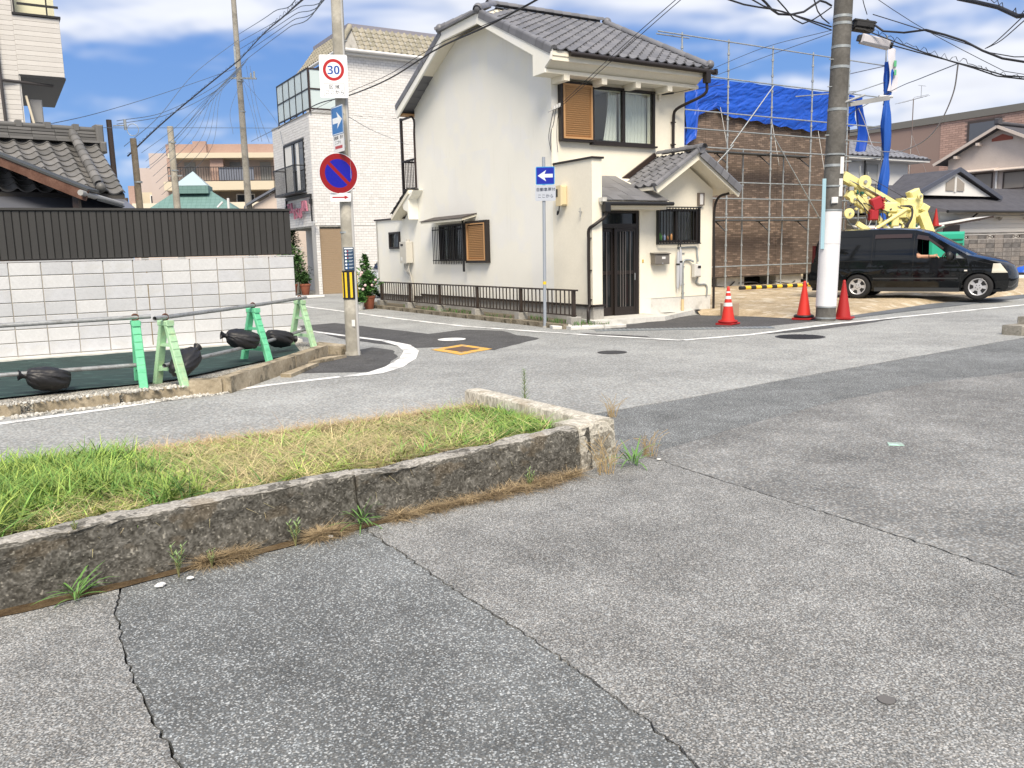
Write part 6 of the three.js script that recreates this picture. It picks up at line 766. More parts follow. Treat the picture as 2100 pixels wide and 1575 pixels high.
  part(r, 'marker_plate', [mv(rot(bev(.07, 1.35, .03, .006), .02, -.4), -.16, 2.1, .14)], mat(lin(.36, .56, .64), .5)); part(r, 'number_plate', [mv(bev(.07, .32, .01, .004), .16, 3.02, .175), mv(bev(.07, .34, .01, .004), .15, 2.6, .175)], WHITEP); part(r, 'tag', mv(rot(bev(.13, .12, .05, .01), 0, .2), .03, 2.36, .2), WHITEP); part(r, 'step_bolt', [3.6, 4.2, 5.0, 3.1, 4.5].map((y, i) => rod([y * .0236, y, .05], [(i % 2 ? .3 : -.24) + y * .0236, y, .08], .011, 6)), GALV); part(r, 'cable_guard', tube([[.2, 2.2, .06], [.22, 3.4, .05], [.24, 5.0, .02], [.3, 8, 0]], .018, 6, 20), BLACKM);
  const jb = thing('junction_box', 'black cable closure on the thick pole', 'junction box', [6.85, 5.62, -16.8], 0); jb.rotation.z = -.16; part(jb, 'case', bev(.40, .17, .2, .04), BLACKM); part(jb, 'lid_rib', [bx(.42, .02, .21, 0, .05, 0), bx(.36, .03, .2, 0, -.1, 0)], mat(lin(.02, .02, .02), .7));
  const j2 = thing('junction_box', 'long white cable box hung on the wires beside the thick pole', 'junction box', [7.06, 5.3, -16.75], 0); j2.rotation.z = -.24; part(j2, 'case', bev(.56, .17, .17, .03), mat(lin(.50, .49, .52), .6)); part(j2, 'end_cap', [bx(.06, .1, .1, -.31, 0, 0), bx(.06, .1, .1, .31, 0, 0)], BLACKM);
  const sl = thing('street_lamp', 'grey street lamp arm reaching out from the thick pole', 'street lamp', [6.42, 4.1, -16.82], .15); part(sl, 'bracket', [bev(.5, .04, .09, .015, .28, .07, .12)].map(g => rot(g, 0, 0, .32)), STEEL); part(sl, 'arm', [bar([.3, .1, -.1], [1.32, .28, -.4], .06, .09)], mat(lin(.35, .35, .34), .5)); part(sl, 'lamp_tip', bev(.3, .05, .08, .02, 1.25, .3, -.4), WHITEP);
  // distant poles
  const far = (label, x, z, h, r0, r1, m, arms) => { const t = thing('utility_pole', label, 'pole', [x, 0, z]); part(t, 'shaft', rod([0, 0, 0], [-.05, h, 0], r0, 14, r1), m); if (arms) arms.forEach(a => part(t, 'pole_fitting', a, GALV)); return t; };
  far('tall slim concrete pole with many service wires behind the fence', -13.58, -45, 15.5, .2, .12, CONCP(307, [150, 146, 136]), [bar([-.5, 10.7, 0], [.9, 10.6, .2], .08, .08), rod([.6, 10.6, .1], [.6, 10.9, .1], .05), rod([.8, 10.6, .2], [.8, 10.95, .2], .05), bar([-.12, 11.2, .1], [-.12, 12.2, .1], .14, .1), lathe([[.17, 10.5], [.17, 10.56]], 14), lathe([[.17, 9], [.17, 9.05]], 14)]);
  far('short pale concrete pole before the apartment block', -14.62, -38, 7.3, .17, .13, CONCP(309, [170, 164, 150]), [lathe([[.16, 6.6], [.16, 6.65]], 12), lathe([[.16, 5.4], [.16, 5.45]], 12), bar([-.3, 5.2, 0], [.3, 5.2, 0], .06, .06)]); far('dark thin steel pole with a wire loop above the tiled roof', -13.62, -30, 6.35, .1, .09, mat(lin(.05, .035, .03), .7), [rod([.08, 6.15, 0], [.55, 6.15, 0], .02), flat(mv(new THREE.TorusGeometry(.2, .012, 6, 20), .75, 6.0, 0)), rod([.5, 6.0, 0], [.5, 6.35, 0], .05)]); far('brownish wooden pole beside the tiled roof', -13.27, -31, 5.85, .13, .11, CONCP(311, [124, 114, 98]), [lathe([[.14, 4.3], [.14, 4.36]], 12)]);
  // wires
  const WB = mat(lin(.012, .012, .014), .6), WG = mat(lin(.10, .13, .17), .6);
  const onward = (p, q, L) => { const d = Math.hypot(q[0] - p[0], q[2] - p[2]); return [q[0] + (q[0] - p[0]) / d * L, q[1] + .25, q[2] + (q[2] - p[2]) / d * L]; };     // cables run on to the next pole down the street
  const wire = (label, r, pts, m = WB, coil) => { const n = pts.length, e = pts[n - 1]; if (e[2] > -15.2 || e[2] === -18) pts = [...pts, onward(pts[n - 2], e, 16)]; if (r > .025 && pts[0][2] === -13) pts = [[12, 10.5, -19], [9, 7.5, -16], ...pts]; const o = single('overhead_wire', label, 'wire', J(tube(pts, r, 5, pts.length * 8), ...(coil ? [tube(Array.from({ length: 90 }, (_, i) => { const c = new THREE.CatmullRomCurve3(pts.map(p => V(...p)), false, 'centripetal'), q = c.getPoint(i / 89); const w = hash2(i, 4, 9) - .5; return [q.x + .05 * w, q.y + .05 + .05 * Math.sin(i * 1.9 + w * 2) + .03 * w, q.z + .04 * Math.cos(i * 1.7)]; }), .006, 4, 260)] : [])), m); return o; };
  const L1 = 'thin wire fanning out from the tall slim pole', G1 = 'wires around the tall slim pole', fan = (r, p) => info(wire(L1, r, p, WG), L1, 'wire', G1);
  wire('thick black cable coming down to the low poles on the left', .03, [[-14.44, 5.49, -33], [-14.26, 7.09, -36], [-13.71, 9.28, -40], [-13.36, 11.48, -44.5]], WB, true); wire('thick black cable rising from the tall slim pole over the striped pole', .022, [[-13.36, 11.48, -44.5], [-9.24, 10.04, -34], [-6.46, 8.49, -26], [-3.96, 6.73, -18], [-2.52, 5.93, -14]], WB, true);
  fan(.012, [[-13.32, 12.7, -44.5], [-7.26, 9.18, -28], [-4.04, 6.94, -18]]); fan(.012, [[-13.39, 12.42, -44.5], [-14.1, 9.93, -40], [-13.65, 6.97, -34], [-13.66, 5.59, -31]]); fan(.012, [[-13.39, 6.31, -30], [-13.83, 7.37, -35], [-13.95, 8.96, -40], [-13.59, 10.83, -44.5]]); fan(.012, [[-13.4, 6.2, -30], [-13.64, 7.29, -35], [-13.74, 8.85, -40], [-13.55, 10.71, -44.5]]); fan(.012, [[-13.87, 5.58, -26], [-14.97, 6.92, -32], [-14.73, 8.73, -38], [-13.59, 11.06, -44.5]]); fan(.012, [[-13.54, 10.83, -44.5], [-14.21, 8.99, -42], [-15.1, 6.6, -39], [-20.87, 6.84, -50]]); fan(.012, [[-13.52, 11.06, -44.5], [-13.94, 9.43, -42], [-14.37, 7.43, -39], [-19.94, 7.78, -50]]); fan(.01, [[-13.07, 11.17, -44.5], [-11.54, 8.37, -40], [-10.14, 6.31, -36]]); fan(.01, [[-12.89, 11.17, -44.5], [-11.33, 8.15, -40], [-9.84, 6.27, -36]]); fan(.012, [[-13.09, 7.46, -44.5], [-10.51, 6.89, -38], [-8.76, 6.47, -33.5]]);
  for (let i = 0; i < 7; i++) fan(.009, [[-13.5 + .1 * i, 10.9 + .12 * i, -44.6], [-14.0 + .12 * i, 9.0 + .05 * i, -41], [-14.2 + .16 * i, 7.0 - .1 * i, -37 - .3 * i], [-13.9 - .5 * i, 5.6 - .15 * i, -33 - 1.5 * i]]); for (let i = 0; i < 4; i++) fan(.011, [[-13.36, 11.3 + .35 * i, -44.6], [-9.1 + .1 * i, 9.7 + .25 * i, -34], [-6.3 + .1 * i, 8.2 + .18 * i, -26], [-3.7 + .1 * i, 6.6 + .1 * i, -18]]); for (const [x, y] of [[-12.2, 7.6], [-11.2, 7.3], [-10.2, 7.1]]) fan(.009, [[-13.4, 10.6, -44.8], [x - .4, y + .7, -40], [x + 1.2, y - 1.1, -35]]);
  wire('level wire between the siding building and the white building', .01, [[-13.87, 5.58, -26], [-13.12, 5.93, -29], [-11.44, 6.32, -32], [-8.76, 6.46, -33.5]], WG); wire('black twisted cable crossing in front of the cream gable', .014, [[-8.77, 6.44, -33.5], [-5.18, 5.66, -24], [-3.58, 5.14, -20], [-2.22, 4.9, -17], [-1.07, 4.86, -14.5], [-.22, 4.68, -12.5], [.54, 4.65, -11]]); wire('thin companion wire just above the twisted gable cable', .006, [[-8.76, 6.47, -33.5], [-3.58, 5.21, -20], [-2.22, 4.98, -17], [-1.07, 4.92, -14.5], [.18, 4.65, -11.7], [.54, 4.67, -11]]); wire('fine wire from the striped pole to the house balcony', .005, [[-2.34, 3.56, -13], [-3.01, 4.33, -20], [-3.04, 4.89, -27]], WG);
  const dl = 'thin service drop wire running down to the upper shutter'; for (const p of [[[1.16, 4.54, -18.2], [1.88, 4.81, -15], [2.43, 4.9, -12]], [[1.18, 4.51, -18.2], [1.96, 4.8, -15], [2.5, 4.9, -12]]]) info(wire(dl, .006, p), dl, 'wire', 'service drops to the cream house'); wire('dark insulators and leads at the end of the service drop', .006, [[1.16, 4.52, -18.2], [1.1, 4.3, -18.35], [1.08, 3.9, -18.45], [1.1, 3.6, -18.5]]);
  const tl = 'thin wire from the thick pole to the house behind the tarpaulin'; for (const p of [[[5.86, 6.63, -26], [6.42, 6.39, -22], [6.32, 5.59, -17]], [[5.87, 6.42, -26], [6.43, 6.16, -22], [6.32, 5.54, -17]]]) info(wire(tl, .007, p, WG), tl, 'wire', 'wires over the tarpaulin');
  const PG = 'cables on the crossing side of the thick pole'; for (const [pl, w, p] of [['upper straight black cable leaving the thick pole over the tarpaulin', .014, [[6.2, 5.58, -16.7], [4.69, 5.44, -15], [3.21, 5.13, -13]]], ['lower straight black cable close beside its upper twin', .012, [[6.21, 5.52, -16.7], [4.86, 5.39, -15], [3.64, 5.09, -13]]], ['thickest black cable drooping in a wide loop from the thick pole', .02, [[6.19, 5.96, -16.7], [5.71, 5.86, -16], [5.28, 5.55, -15.5], [4.7, 5.38, -15], [4.07, 5.38, -14]]], ['thin black cable hanging in the deepest loop by the thick pole', .012, [[6.19, 5.93, -16.7], [5.59, 5.53, -16], [5.23, 5.38, -15.6], [4.45, 5.52, -14.5]]], ['short steep black cable rising beside the thick pole', .012, [[6.16, 5.64, -16.7], [5.72, 5.62, -16], [5.25, 5.64, -15]]]]) info(wire(pl, w, p), pl, 'wire', PG);
  const RG = 'cables on the lot side of the thick pole'; [['thick wavy black cable leaving the black closure', .02, [[6.91, 5.72, -16.8], [7.28, 5.36, -16.5], [7.59, 5.38, -16.2], [8.01, 5.07, -15.6], [8.68, 4.41, -14.5]]], ['black cable wrapped by a thin coil above the hanging white box', .013, [[6.61, 5.64, -16.8], [7.42, 5.16, -16.4], [8.21, 4.6, -15.6], [8.76, 4.16, -14.6]]], ['black cable leaving the far end of the hanging white box', .012, [[7.33, 5.23, -16.7], [7.84, 4.95, -16.3], [8.33, 4.55, -15.5], [8.75, 4.19, -14.6]]], ['slim messenger wire just above the thick wavy cable', .009, [[7.02, 5.81, -16.8], [7.45, 5.56, -16.5], [8.11, 5.08, -15.8], [8.73, 4.51, -14.6]]], ['finest straight wire crossing the cables beyond the thick pole', .006, [[6.67, 5.92, -16], [7.49, 5.51, -16.2], [8.34, 4.82, -15.7], [8.87, 4.26, -14.8]]]].forEach(([prl, w, p], i) => info(wire(prl, w, p, WB, i === 1), prl, 'wire', RG));
  wire('very thick black cable bundle cutting the sky above the pale gable house', .03, [[6.64, 5.06, -13], [6.6, 4.68, -12], [6.54, 4.26, -11]], WB, true); const t2 = 'thin wire joining the thick bundle to the lower cables'; for (const p of [[[6.54, 4.32, -11], [7.81, 4.62, -14], [8.54, 4.88, -15.6]], [[6.54, 4.25, -11], [7.89, 4.64, -14], [8.57, 4.89, -15.6]]]) info(wire(t2, .008, p), t2, 'wire', 'joining wires'); wire('grey drop cable sagging in a loop before the pink brick building', .014, [[8.18, 4.68, -15.8], [8.74, 4.38, -17], [9.88, 4.03, -20], [10.8, 4.02, -23], [11.18, 4.12, -25], [11.24, 4.46, -26.5], [11.19, 5.19, -27], [10.95, 5.68, -27]], mat(lin(.30, .30, .32), .6)); wire('straight grey wire from the cable joint to the scaffold', .01, [[8.18, 4.68, -15.8], [9.06, 5.04, -19], [10.59, 5.63, -24], [10.26, 5.35, -26]], WG); wire('thin riser wire above the black closure', .008, [[6.91, 5.81, -16.8], [6.74, 6.02, -16.6], [6.65, 6.3, -16.5]]);
}

// ---------------------------------------------------------------- vehicles
const PAINTB = mat(lin(.003, .004, .005), .07, {}), TYRE = mat(lin(.014, .014, .015), .85), RIM = mat(lin(.58, .58, .59), .35, { metalness: .45 }), TINT = mat(lin(.006, .007, .008), .04), CHROME = mat(lin(.7, .7, .7), .2, { metalness: .9 });
function wheel(parent, x, z, s, R0 = .32, W = .2, spokes = true) {
  const w = new THREE.Group(); w.name = 'wheel'; w.position.set(x, R0, z); w.scale.z = s; parent.add(w);
  part(w, 'tyre', rot(lathe([[R0 * .64, W / 2 - .02], [R0 * .72, W / 2], [R0 * .9, W / 2], [R0 * .98, W / 2 - .03], [R0, W / 2 - .06], [R0, -W / 2 + .06], [R0 * .97, -W / 2], [R0 * .64, -W / 2]], 40), PI / 2), TYRE);
  part(w, 'rim', [rot(lathe([[0, W / 2 - .03], [R0 * .18, W / 2 - .03], [R0 * .55, W / 2 - .045], [R0 * .62, W / 2 - .02], [R0 * .66, W / 2 - .012], [R0 * .66, W / 2 - .05]], 40), PI / 2)], RIM);
  for (let i = 0; i < 5; i++) { const a = i / 5 * 2 * PI + .3; if (spokes) part(w, 'rim_opening', mv(rot(slab([[-R0 * .10, R0 * .30], [R0 * .10, R0 * .30], [R0 * .20, R0 * .56], [-R0 * .20, R0 * .56]], .004), 0, 0, a), 0, 0, W / 2 - .037), BLACKM); part(w, 'wheel_nut', mv(rot(cyl(.012, .012, .014, 6), PI / 2), Math.cos(a + .6) * R0 * .16, Math.sin(a + .6) * R0 * .16, W / 2 - .036), mat(lin(.1, .1, .1), .5)); }
  return w;
}
{
  const v = thing('minivan', 'black minivan with silver wheels nosing out of the dirt lot', 'van', [9.16 + .588 * .80, .085, -22.2 - .809 * .80], -36 * deg), P = (n, g, m, l) => part(v, n, g, m, l);
  const hwid = (x, h) => { let w = .842; if (h > 1.0) w -= .17 * Math.pow((h - 1) / .8, 1.35); if (h < .45) w -= .05 * (.45 - h) / .25; if (h > .66 && h < .74) w += .006; if (x > 2.5) w -= .34 * Math.pow((x - 2.5) / 1.0, 2.2); if (x < -.7) w -= .11 * Math.pow((-.7 - x) / .6, 2); return w; };
  const arc = (cx, cy, r, a0, a1, n) => Array.from({ length: n + 1 }, (_, i) => { const a = mix(a0, a1, i / n); return [cx + Math.cos(a) * r, cy + Math.sin(a) * r]; });
  const bot = .22, ra = .365, cy = .315, ang = Math.asin((bot - cy) / ra);
  const top = [[-1.2, .27], [-1.29, .42], [-1.3, .62], [-1.24, .72], [-1.22, .98], [-1.1, 1.45], [-1.0, 1.66], [-.88, 1.735], [-.5, 1.77], [.2, 1.785], [.9, 1.775], [1.35, 1.735], [1.62, 1.655], [2.1, 1.36], [2.55, 1.09], [2.9, 1.0], [3.18, .91], [3.33, .8], [3.41, .6], [3.43, .45], [3.41, .28], [3.34, .2]];
  const bottom = [...[[3.34, .2], [3.15, .2]], ...arc(2.8, cy, ra, ang + .0, PI - ang, 18), ...arc(0, cy, ra, ang, PI - ang, 18), [-.5, .22], [-1.2, .27]];
  const outline = [...top, ...bottom.slice(1, -1)];
  const holes = [[[-1.0, 1.08], [.26, 1.06], [.26, 1.60], [-.86, 1.60]], [[.40, 1.05], [1.24, 1.04], [1.24, 1.60], [.40, 1.61]], [[1.40, 1.04], [2.22, 1.02], [1.98, 1.22], [1.62, 1.50], [1.52, 1.57], [1.40, 1.59]], [[2.29, 1.03], [2.5, 1.01], [2.29, 1.16]]];
  const tess = new TessellateModifier(.12, 7);
  const bend = (shapeGeo, off, s) => { let g = tess.modify(shapeGeo.index ? shapeGeo.toNonIndexed() : shapeGeo); g = flat(g); const p = g.attributes.position; for (let i = 0; i < p.count; i++) p.setZ(i, s * (hwid(p.getX(i), p.getY(i)) + off)); if (s < 0) { const a = p.array; for (let i = 0; i < a.length; i += 9) for (let k = 0; k < 3; k++) { const t = a[i + k]; a[i + k] = a[i + 3 + k]; a[i + 3 + k] = t; } } g.computeVertexNormals(); // smooth across the tessellation
    const map = new Map(), n = g.attributes.normal; for (let i = 0; i < p.count; i++) { const k = p.getX(i).toFixed(3) + ',' + p.getY(i).toFixed(3); const q = map.get(k) || [0, 0, 0]; q[0] += n.getX(i); q[1] += n.getY(i); q[2] += n.getZ(i); map.set(k, q); } for (let i = 0; i < p.count; i++) { const q = map.get(p.getX(i).toFixed(3) + ',' + p.getY(i).toFixed(3)), L = Math.hypot(...q) || 1; n.setXYZ(i, q[0] / L, q[1] / L, q[2] / L); } return g; };
  const sideShape = () => { const s = poly(outline); for (const h of holes) s.holes.push(new THREE.Path(h.map(p => new THREE.Vector2(...p)))); return new THREE.ShapeGeometry(s); };
  const skin = (a, b) => { const pts = top.slice(a, b + 1), n = pts.length - 1; return grid(12, n, (u, q) => { const [x, h] = pts[Math.round(q * n)], w = hwid(x, h), s = u * 2 - 1, bow = (1 - s * s); return [x + (x > 2 || x < -.9 ? (x > 2 ? .16 : -.07) * bow * (x > 2.4 ? 1 : .6) : 0), h + (h > 1.5 ? .045 : .02) * bow, -s * w]; }); };
  P('body', [bend(sideShape(), 0, 1), bend(sideShape(), 0, -1), skin(0, 3), crease(skin(3, 4)), skin(6, 12), skin(14, 21), b0(-1.2, 3.3, .2, .26, -.7, .7)], PAINTB);
  P('tailgate_window', skin(4, 6), TINT); P('windscreen', skin(12, 14), GLASS);
  const pane = (i, m, off = -.012) => { for (const s of [1, -1]) P('pane', bend(new THREE.ShapeGeometry(poly(holes[i])), off, s), m); }; pane(0, TINT); pane(1, TINT); pane(3, mat(lin(.5, .52, .52), .1, { transmission: .6 }));
  const seam = (pts, m = BLACKM, w = .008, off = .0015) => { const q = []; for (const s of [1]) { for (let i = 0; i < pts.length - 1; i++) { const [a, b] = [pts[i], pts[i + 1]], n = Math.max(1, Math.round(Math.hypot(b[0] - a[0], b[1] - a[1]) / .06)), dx = b[0] - a[0], dy = b[1] - a[1], L = Math.hypot(dx, dy), nx = -dy / L * w / 2, ny = dx / L * w / 2; for (let k = 0; k < n; k++) { const f = (t, e) => { const x = mix(a[0], b[0], t) + nx * e, h = mix(a[1], b[1], t) + ny * e; return [x, h, s * (hwid(x, h) + off)]; }; const A = f(k / n, -1), B = f((k + 1) / n, -1), C = f((k + 1) / n, 1), D = f(k / n, 1); q.push(...A, ...B, ...C, ...A, ...C, ...D); } } } const g = new THREE.BufferGeometry(); g.setAttribute('position', new THREE.Float32BufferAttribute(q, 3)); g.computeVertexNormals(); return flat(g); };
  P('door_seam', [seam([[.33, 1.68], [.33, .95], [.28, .6], [.42, .3]]), seam([[1.32, 1.68], [1.33, .3]]), seam([[2.3, 1.0], [2.42, .8], [2.42, .55], [2.38, .3]]), seam([[.33, .96], [-1.1, 1.0]]), seam([[2.44, 1.03], [3.1, .86]])], mat(lin(.01, .01, .01), .6));
  P('side_moulding', [seam([[.38, .53], [2.36, .53]], mat(lin(.02, .022, .024), .3), .035, .004)], mat(lin(.03, .032, .034), .4)); P('sill', [b0(.42, 2.4, .2, .3, .72, .825), b0(.42, 2.4, .2, .3, -.825, -.72)], mat(lin(.03, .033, .036), .45)); P('shoulder_line', seam([[-1.1, .80], [.3, .80], [2.4, .80], [3.1, .78]], PAINTB, .05, .006), PAINTB);
  for (const [x0, x1, y] of [[.38, 1.26, 1.60], [1.38, 1.64, 1.575]]) P('rain_visor', seam([[x0, y], [x1, y - (x0 > 1 ? .05 : 0)]], null, .10, .014), mat(lin(.045, .03, .03), .12)); P('rain_visor', seam([[1.6, 1.55], [2.0, 1.26]], null, .05, .014), mat(lin(.045, .03, .03), .12));
  for (const x of [1.16, 1.5]) P('door_handle', [bev(.2, .035, .03, .01, x, .93, hwid(x, .93) + .012), bev(.1, .05, .012, .004, x, .925, hwid(x, .93) + .002)], PAINTB); P('turn_lamp', bev(.07, .035, .012, .005, 2.52, .72, hwid(2.52, .72) + .003), mat(lin(.75, .72, .66), .25));
  const mir = P('mirror', [mv(new THREE.SphereGeometry(.1, 14, 10).scale(.8, 1.15, 1), 2.16, 1.08, hwid(2.1, 1.05) + .12), rod([2.2, 1.02, hwid(2.2, 1) - .01], [2.16, 1.04, hwid(2.1, 1) + .1], .025)], BLACKM); P('mirror', [mv(new THREE.SphereGeometry(.1, 14, 10).scale(.8, 1.15, 1), 2.16, 1.08, -hwid(2.1, 1.05) - .12)], BLACKM);
  for (const s of [1, -1]) P('headlight', grid(8, 8, (u, q) => { const h = mix(.66, .885, q), x = mix(3.06 + (q * .02), 3.385 - q * .16, u); return [x + .012, h, s * (hwid(x, h) + .012 + .01 * Math.sin(PI * u))]; }), mat(lin(.62, .60, .50), .12, { clearcoat: 1 })); P('number_plate', bx(.02, .14, .32, -1.3, .62, 0), WHITEP); P('tail_lamp', [b0(-1.2, -1.12, .95, 1.4, .70, .775), b0(-1.2, -1.12, .95, 1.4, -.775, -.70)], mat(lin(.05, .004, .004), .2)); P('rear_bumper_vent', b0(-1.29, -1.2, .35, .5, .60, .74), BLACKM); P('wiper', [rod([-1.22, 1.0, -.2], [-1.12, 1.15, .3], .012)], BLACKM);
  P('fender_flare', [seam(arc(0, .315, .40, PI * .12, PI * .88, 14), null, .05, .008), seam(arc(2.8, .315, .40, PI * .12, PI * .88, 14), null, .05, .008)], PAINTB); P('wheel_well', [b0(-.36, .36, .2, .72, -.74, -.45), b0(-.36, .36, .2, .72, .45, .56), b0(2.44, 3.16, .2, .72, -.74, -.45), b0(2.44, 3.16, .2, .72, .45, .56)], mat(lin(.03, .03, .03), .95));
  for (const x of [0, 2.8]) for (const s of [1, -1]) wheel(v, x, s * .735, s);
  const SEAT = mat(lin(.02, .02, .021), .85), seat = (x, z) => P('seat', [rot(bev(.5, .14, .5, .04), 0, 0, .08).translate(x, .62, z), rot(bev(.14, .62, .46, .05), 0, 0, .30).translate(x - .33, .94, z), bev(.1, .16, .26, .03, x - .42, 1.32, z)], SEAT); seat(1.35, -.38); seat(1.35, .38); P('rear_seat', [bev(.5, .3, 1.3, .05, .2, .65, 0), rot(bev(.14, .6, 1.3, .05), 0, 0, .2).translate(-.1, .95, 0)], SEAT); P('floor', b0(-1.1, 2.6, .3, .36, -.75, .75), SEAT); P('dashboard', [bev(.4, .3, 1.35, .06, 2.25, .92, 0)], SEAT); P('steering_wheel', [mv(rot(new THREE.TorusGeometry(.18, .016, 8, 28), 0, PI / 2, 0), 0, 0, 0).rotateZ(-.5).translate(1.92, 1.02, .38)], mat(lin(.05, .045, .04), .6)); P('headliner', b0(-1, 1.5, 1.70, 1.72, -.6, .6), mat(lin(.3, .29, .27), .9)); P('rear_view_mirror', bev(.03, .07, .22, .01, 1.72, 1.5, 0), BLACKM);
  // driver: arm out of the open window
  const solve = (bones, k, box, n) => { const mc = new MarchingCubes(n, new THREE.MeshStandardMaterial(), false, false, 400000), h = n / 2, { c, s } = box; mc.isolation = 0; let i = 0; for (let z = 0; z < n; z++) for (let y = 0; y < n; y++) for (let x = 0; x < n; x++, i++) { const p = [c[0] + (x - h) / h * s, c[1] + (y - h) / h * s, c[2] + (z - h) / h * s]; let d = 1e3; for (const [a, b, r0, r1] of bones) { const ab = [b[0] - a[0], b[1] - a[1], b[2] - a[2]], ap = [p[0] - a[0], p[1] - a[1], p[2] - a[2]], L = ab[0] ** 2 + ab[1] ** 2 + ab[2] ** 2 || 1e-9, t = clamp((ap[0] * ab[0] + ap[1] * ab[1] + ap[2] * ab[2]) / L), e = Math.hypot(ap[0] - ab[0] * t, ap[1] - ab[1] * t, ap[2] - ab[2] * t) - mix(r0, r1, t), q = clamp(.5 + .5 * (d - e) / k); d = mix(d, e, q) - k * q * (1 - q); } mc.field[i] = -d; } mc.update(); const m = mc.count, g = new THREE.BufferGeometry(); g.setAttribute('position', new THREE.BufferAttribute(mc.positionArray.slice(0, m * 3), 3)); g.setAttribute('normal', new THREE.BufferAttribute(mc.normalArray.slice(0, m * 3), 3)); g.scale(s, s, s).translate(...c); g.computeVertexNormals(); return flat(g); };
  const per = thing('person', 'driver in a dark shirt resting a bare forearm on the open van window', 'person', v.position.toArray(), v.rotation.y), SKIN = mat(lin(.55, .31, .20), .6);
  const hip = [1.3, .72, .38], chest = [1.12, 1.12, .40], neck = [1.06, 1.3, .41], head = [1.06, 1.45, .42], sR = [1.12, 1.24, .60], el = [1.45, 1.075, .80], wr = [1.74, 1.085, .855], sL = [1.14, 1.24, .2], eL = [1.45, 1.0, .16], wL = [1.76, 1.1, .26];
  const bodyBones = [[hip, chest, .15, .16], [chest, neck, .13, .06], [neck, head, .055, .06], [head, [1.07, 1.49, .42], .095, .09], [sR, el, .055, .045], [el, wr, .046, .03], [sL, eL, .055, .045], [eL, wL, .042, .03], [sR, sL, .075, .075], [[1.16, 1.46, .42], [1.17, 1.44, .42], .02, .02], [hip, [1.72, .78, .5], .09, .07], [[1.72, .78, .5], [1.85, .42, .5], .065, .05]];
  const hb = [], dir = [.93, -.08, .1], W2 = [wr[0] + .03, wr[1], wr[2]], palm = [wr[0] + .085, wr[1] - .004, wr[2] + .01]; hb.push([wr, palm, .03, .032], [W2, [palm[0], palm[1], palm[2] + .02], .026, .022]); for (let i = 0; i < 4; i++) { const o = (i - 1.5) * .021, L = [.068, .078, .074, .058][i], a = [palm[0] + .02, palm[1] + .008, palm[2] - o], b = [a[0] + L * .5, a[1] - .004, a[2] + .004], c = [b[0] + L * .36, b[1] - .024, b[2]], e = [c[0] + L * .16, c[1] - .022, c[2]]; hb.push([a, b, .0095, .009], [b, c, .009, .0085], [c, e, .0085, .0075]); } hb.push([[wr[0] + .04, wr[1] + .01, wr[2] - .02], [wr[0] + .085, wr[1] + .035, wr[2] - .035], .012, .01], [[wr[0] + .085, wr[1] + .035, wr[2] - .035], [wr[0] + .125, wr[1] + .04, wr[2] - .03], .01, .008]);
  part(per, 'body', [solve(bodyBones, .04, { c: [1.42, .98, .42], s: .68 }, 84), solve(hb, .008, { c: [wr[0] + .1, wr[1], wr[2]], s: .14 }, 64)], SKIN); part(per, 'shirt', solve([[hip, chest, .165, .175], [chest, [1.08, 1.24, .4], .15, .09], [sR, [1.24, 1.19, .68], .068, .066], [sL, [1.25, 1.17, .19], .068, .066], [sR, sL, .088, .088]], .04, { c: [1.25, 1.0, .42], s: .5 }, 48), mat(lin(.02, .022, .03), .9)); part(per, 'wrist_band', mv(rot(new THREE.TorusGeometry(.034, .01, 8, 20), 0, PI / 2), wr[0] - .05, wr[1], wr[2] - .01), BLACKM); part(per, 'hair', mv(new THREE.SphereGeometry(.11, 14, 10, 0, 7, 0, 1.7).rotateZ(.5), 1.04, 1.5, .42), mat(lin(.01, .008, .007), .8)); for (const z of [-.03, .03]) part(per, 'eye', sph(.011, 1.155, 1.485, .42 + z, 8), BLACKM); part(per, 'ear', sph(.022, 1.06, 1.47, .515, 8), SKIN);
}
// silver kei van beside the cream house
{
  const k = thing('kei_van', 'silver mini van half hidden behind the cream annex', 'van', [-4.95, 0, -30.5], -58.6 * deg), P = (n, g, m) => part(k, n, g, m), SIL = mat(lin(.42, .45, .50), .3, { metalness: .4, clearcoat: .6 });
  P('body', [mv(toV(slab([[-.02, .3], [-.06, .62], [-.0, .92], [.32, 1.0], [.85, 1.75], [1.0, 1.85], [3.2, 1.85], [3.3, .3]].map(([a, b]) => [a, b]), 1.42, [], .05)), -.71, 0, 0)], SIL); P('windscreen', prism([[-.62, 1.03, -.36], [.62, 1.03, -.36], [.56, 1.7, -.80], [-.56, 1.7, -.80]], -.01).translate(0, .03, .05), DARKGLASS); P('bumper', bev(1.44, .28, .14, .05, 0, .44, .06), SIL); P('grille', [bx(.7, .05, .02, 0, .76, .06), bx(.7, .05, .02, 0, .68, .07), bx(.8, .1, .02, 0, .42, .135)], BLACKM);
  for (const s of [-1, 1]) { P('headlight', bev(.26, .26, .06, .04, s * .54, .80, .03), mat(lin(.6, .63, .65), .1, { clearcoat: 1 })); P('fog_lamp', mv(rot(cyl(.05, .05, .02, 14), PI / 2), s * .55, .42, .13), STEEL); P('wiper', rod([s * .5 - .2, 1.06, -.3], [s * .5 + .2, 1.1, -.34], .01), BLACKM); P('mirror', bev(.12, .2, .08, .03, s * .82, 1.12, -.5), BLACKM); } P('number_plate', bx(.33, .165, .01, 0, .46, .14), mat(lin(.78, .58, .05), .5)); for (const [x, z] of [[-.62, -.55], [.62, -.55], [-.62, -2.6], [.62, -2.6]]) { const w = wheel(k, x, z, 1, .27, .14, false); w.rotation.y = PI / 2 * (x < 0 ? -1 : 1); }
}
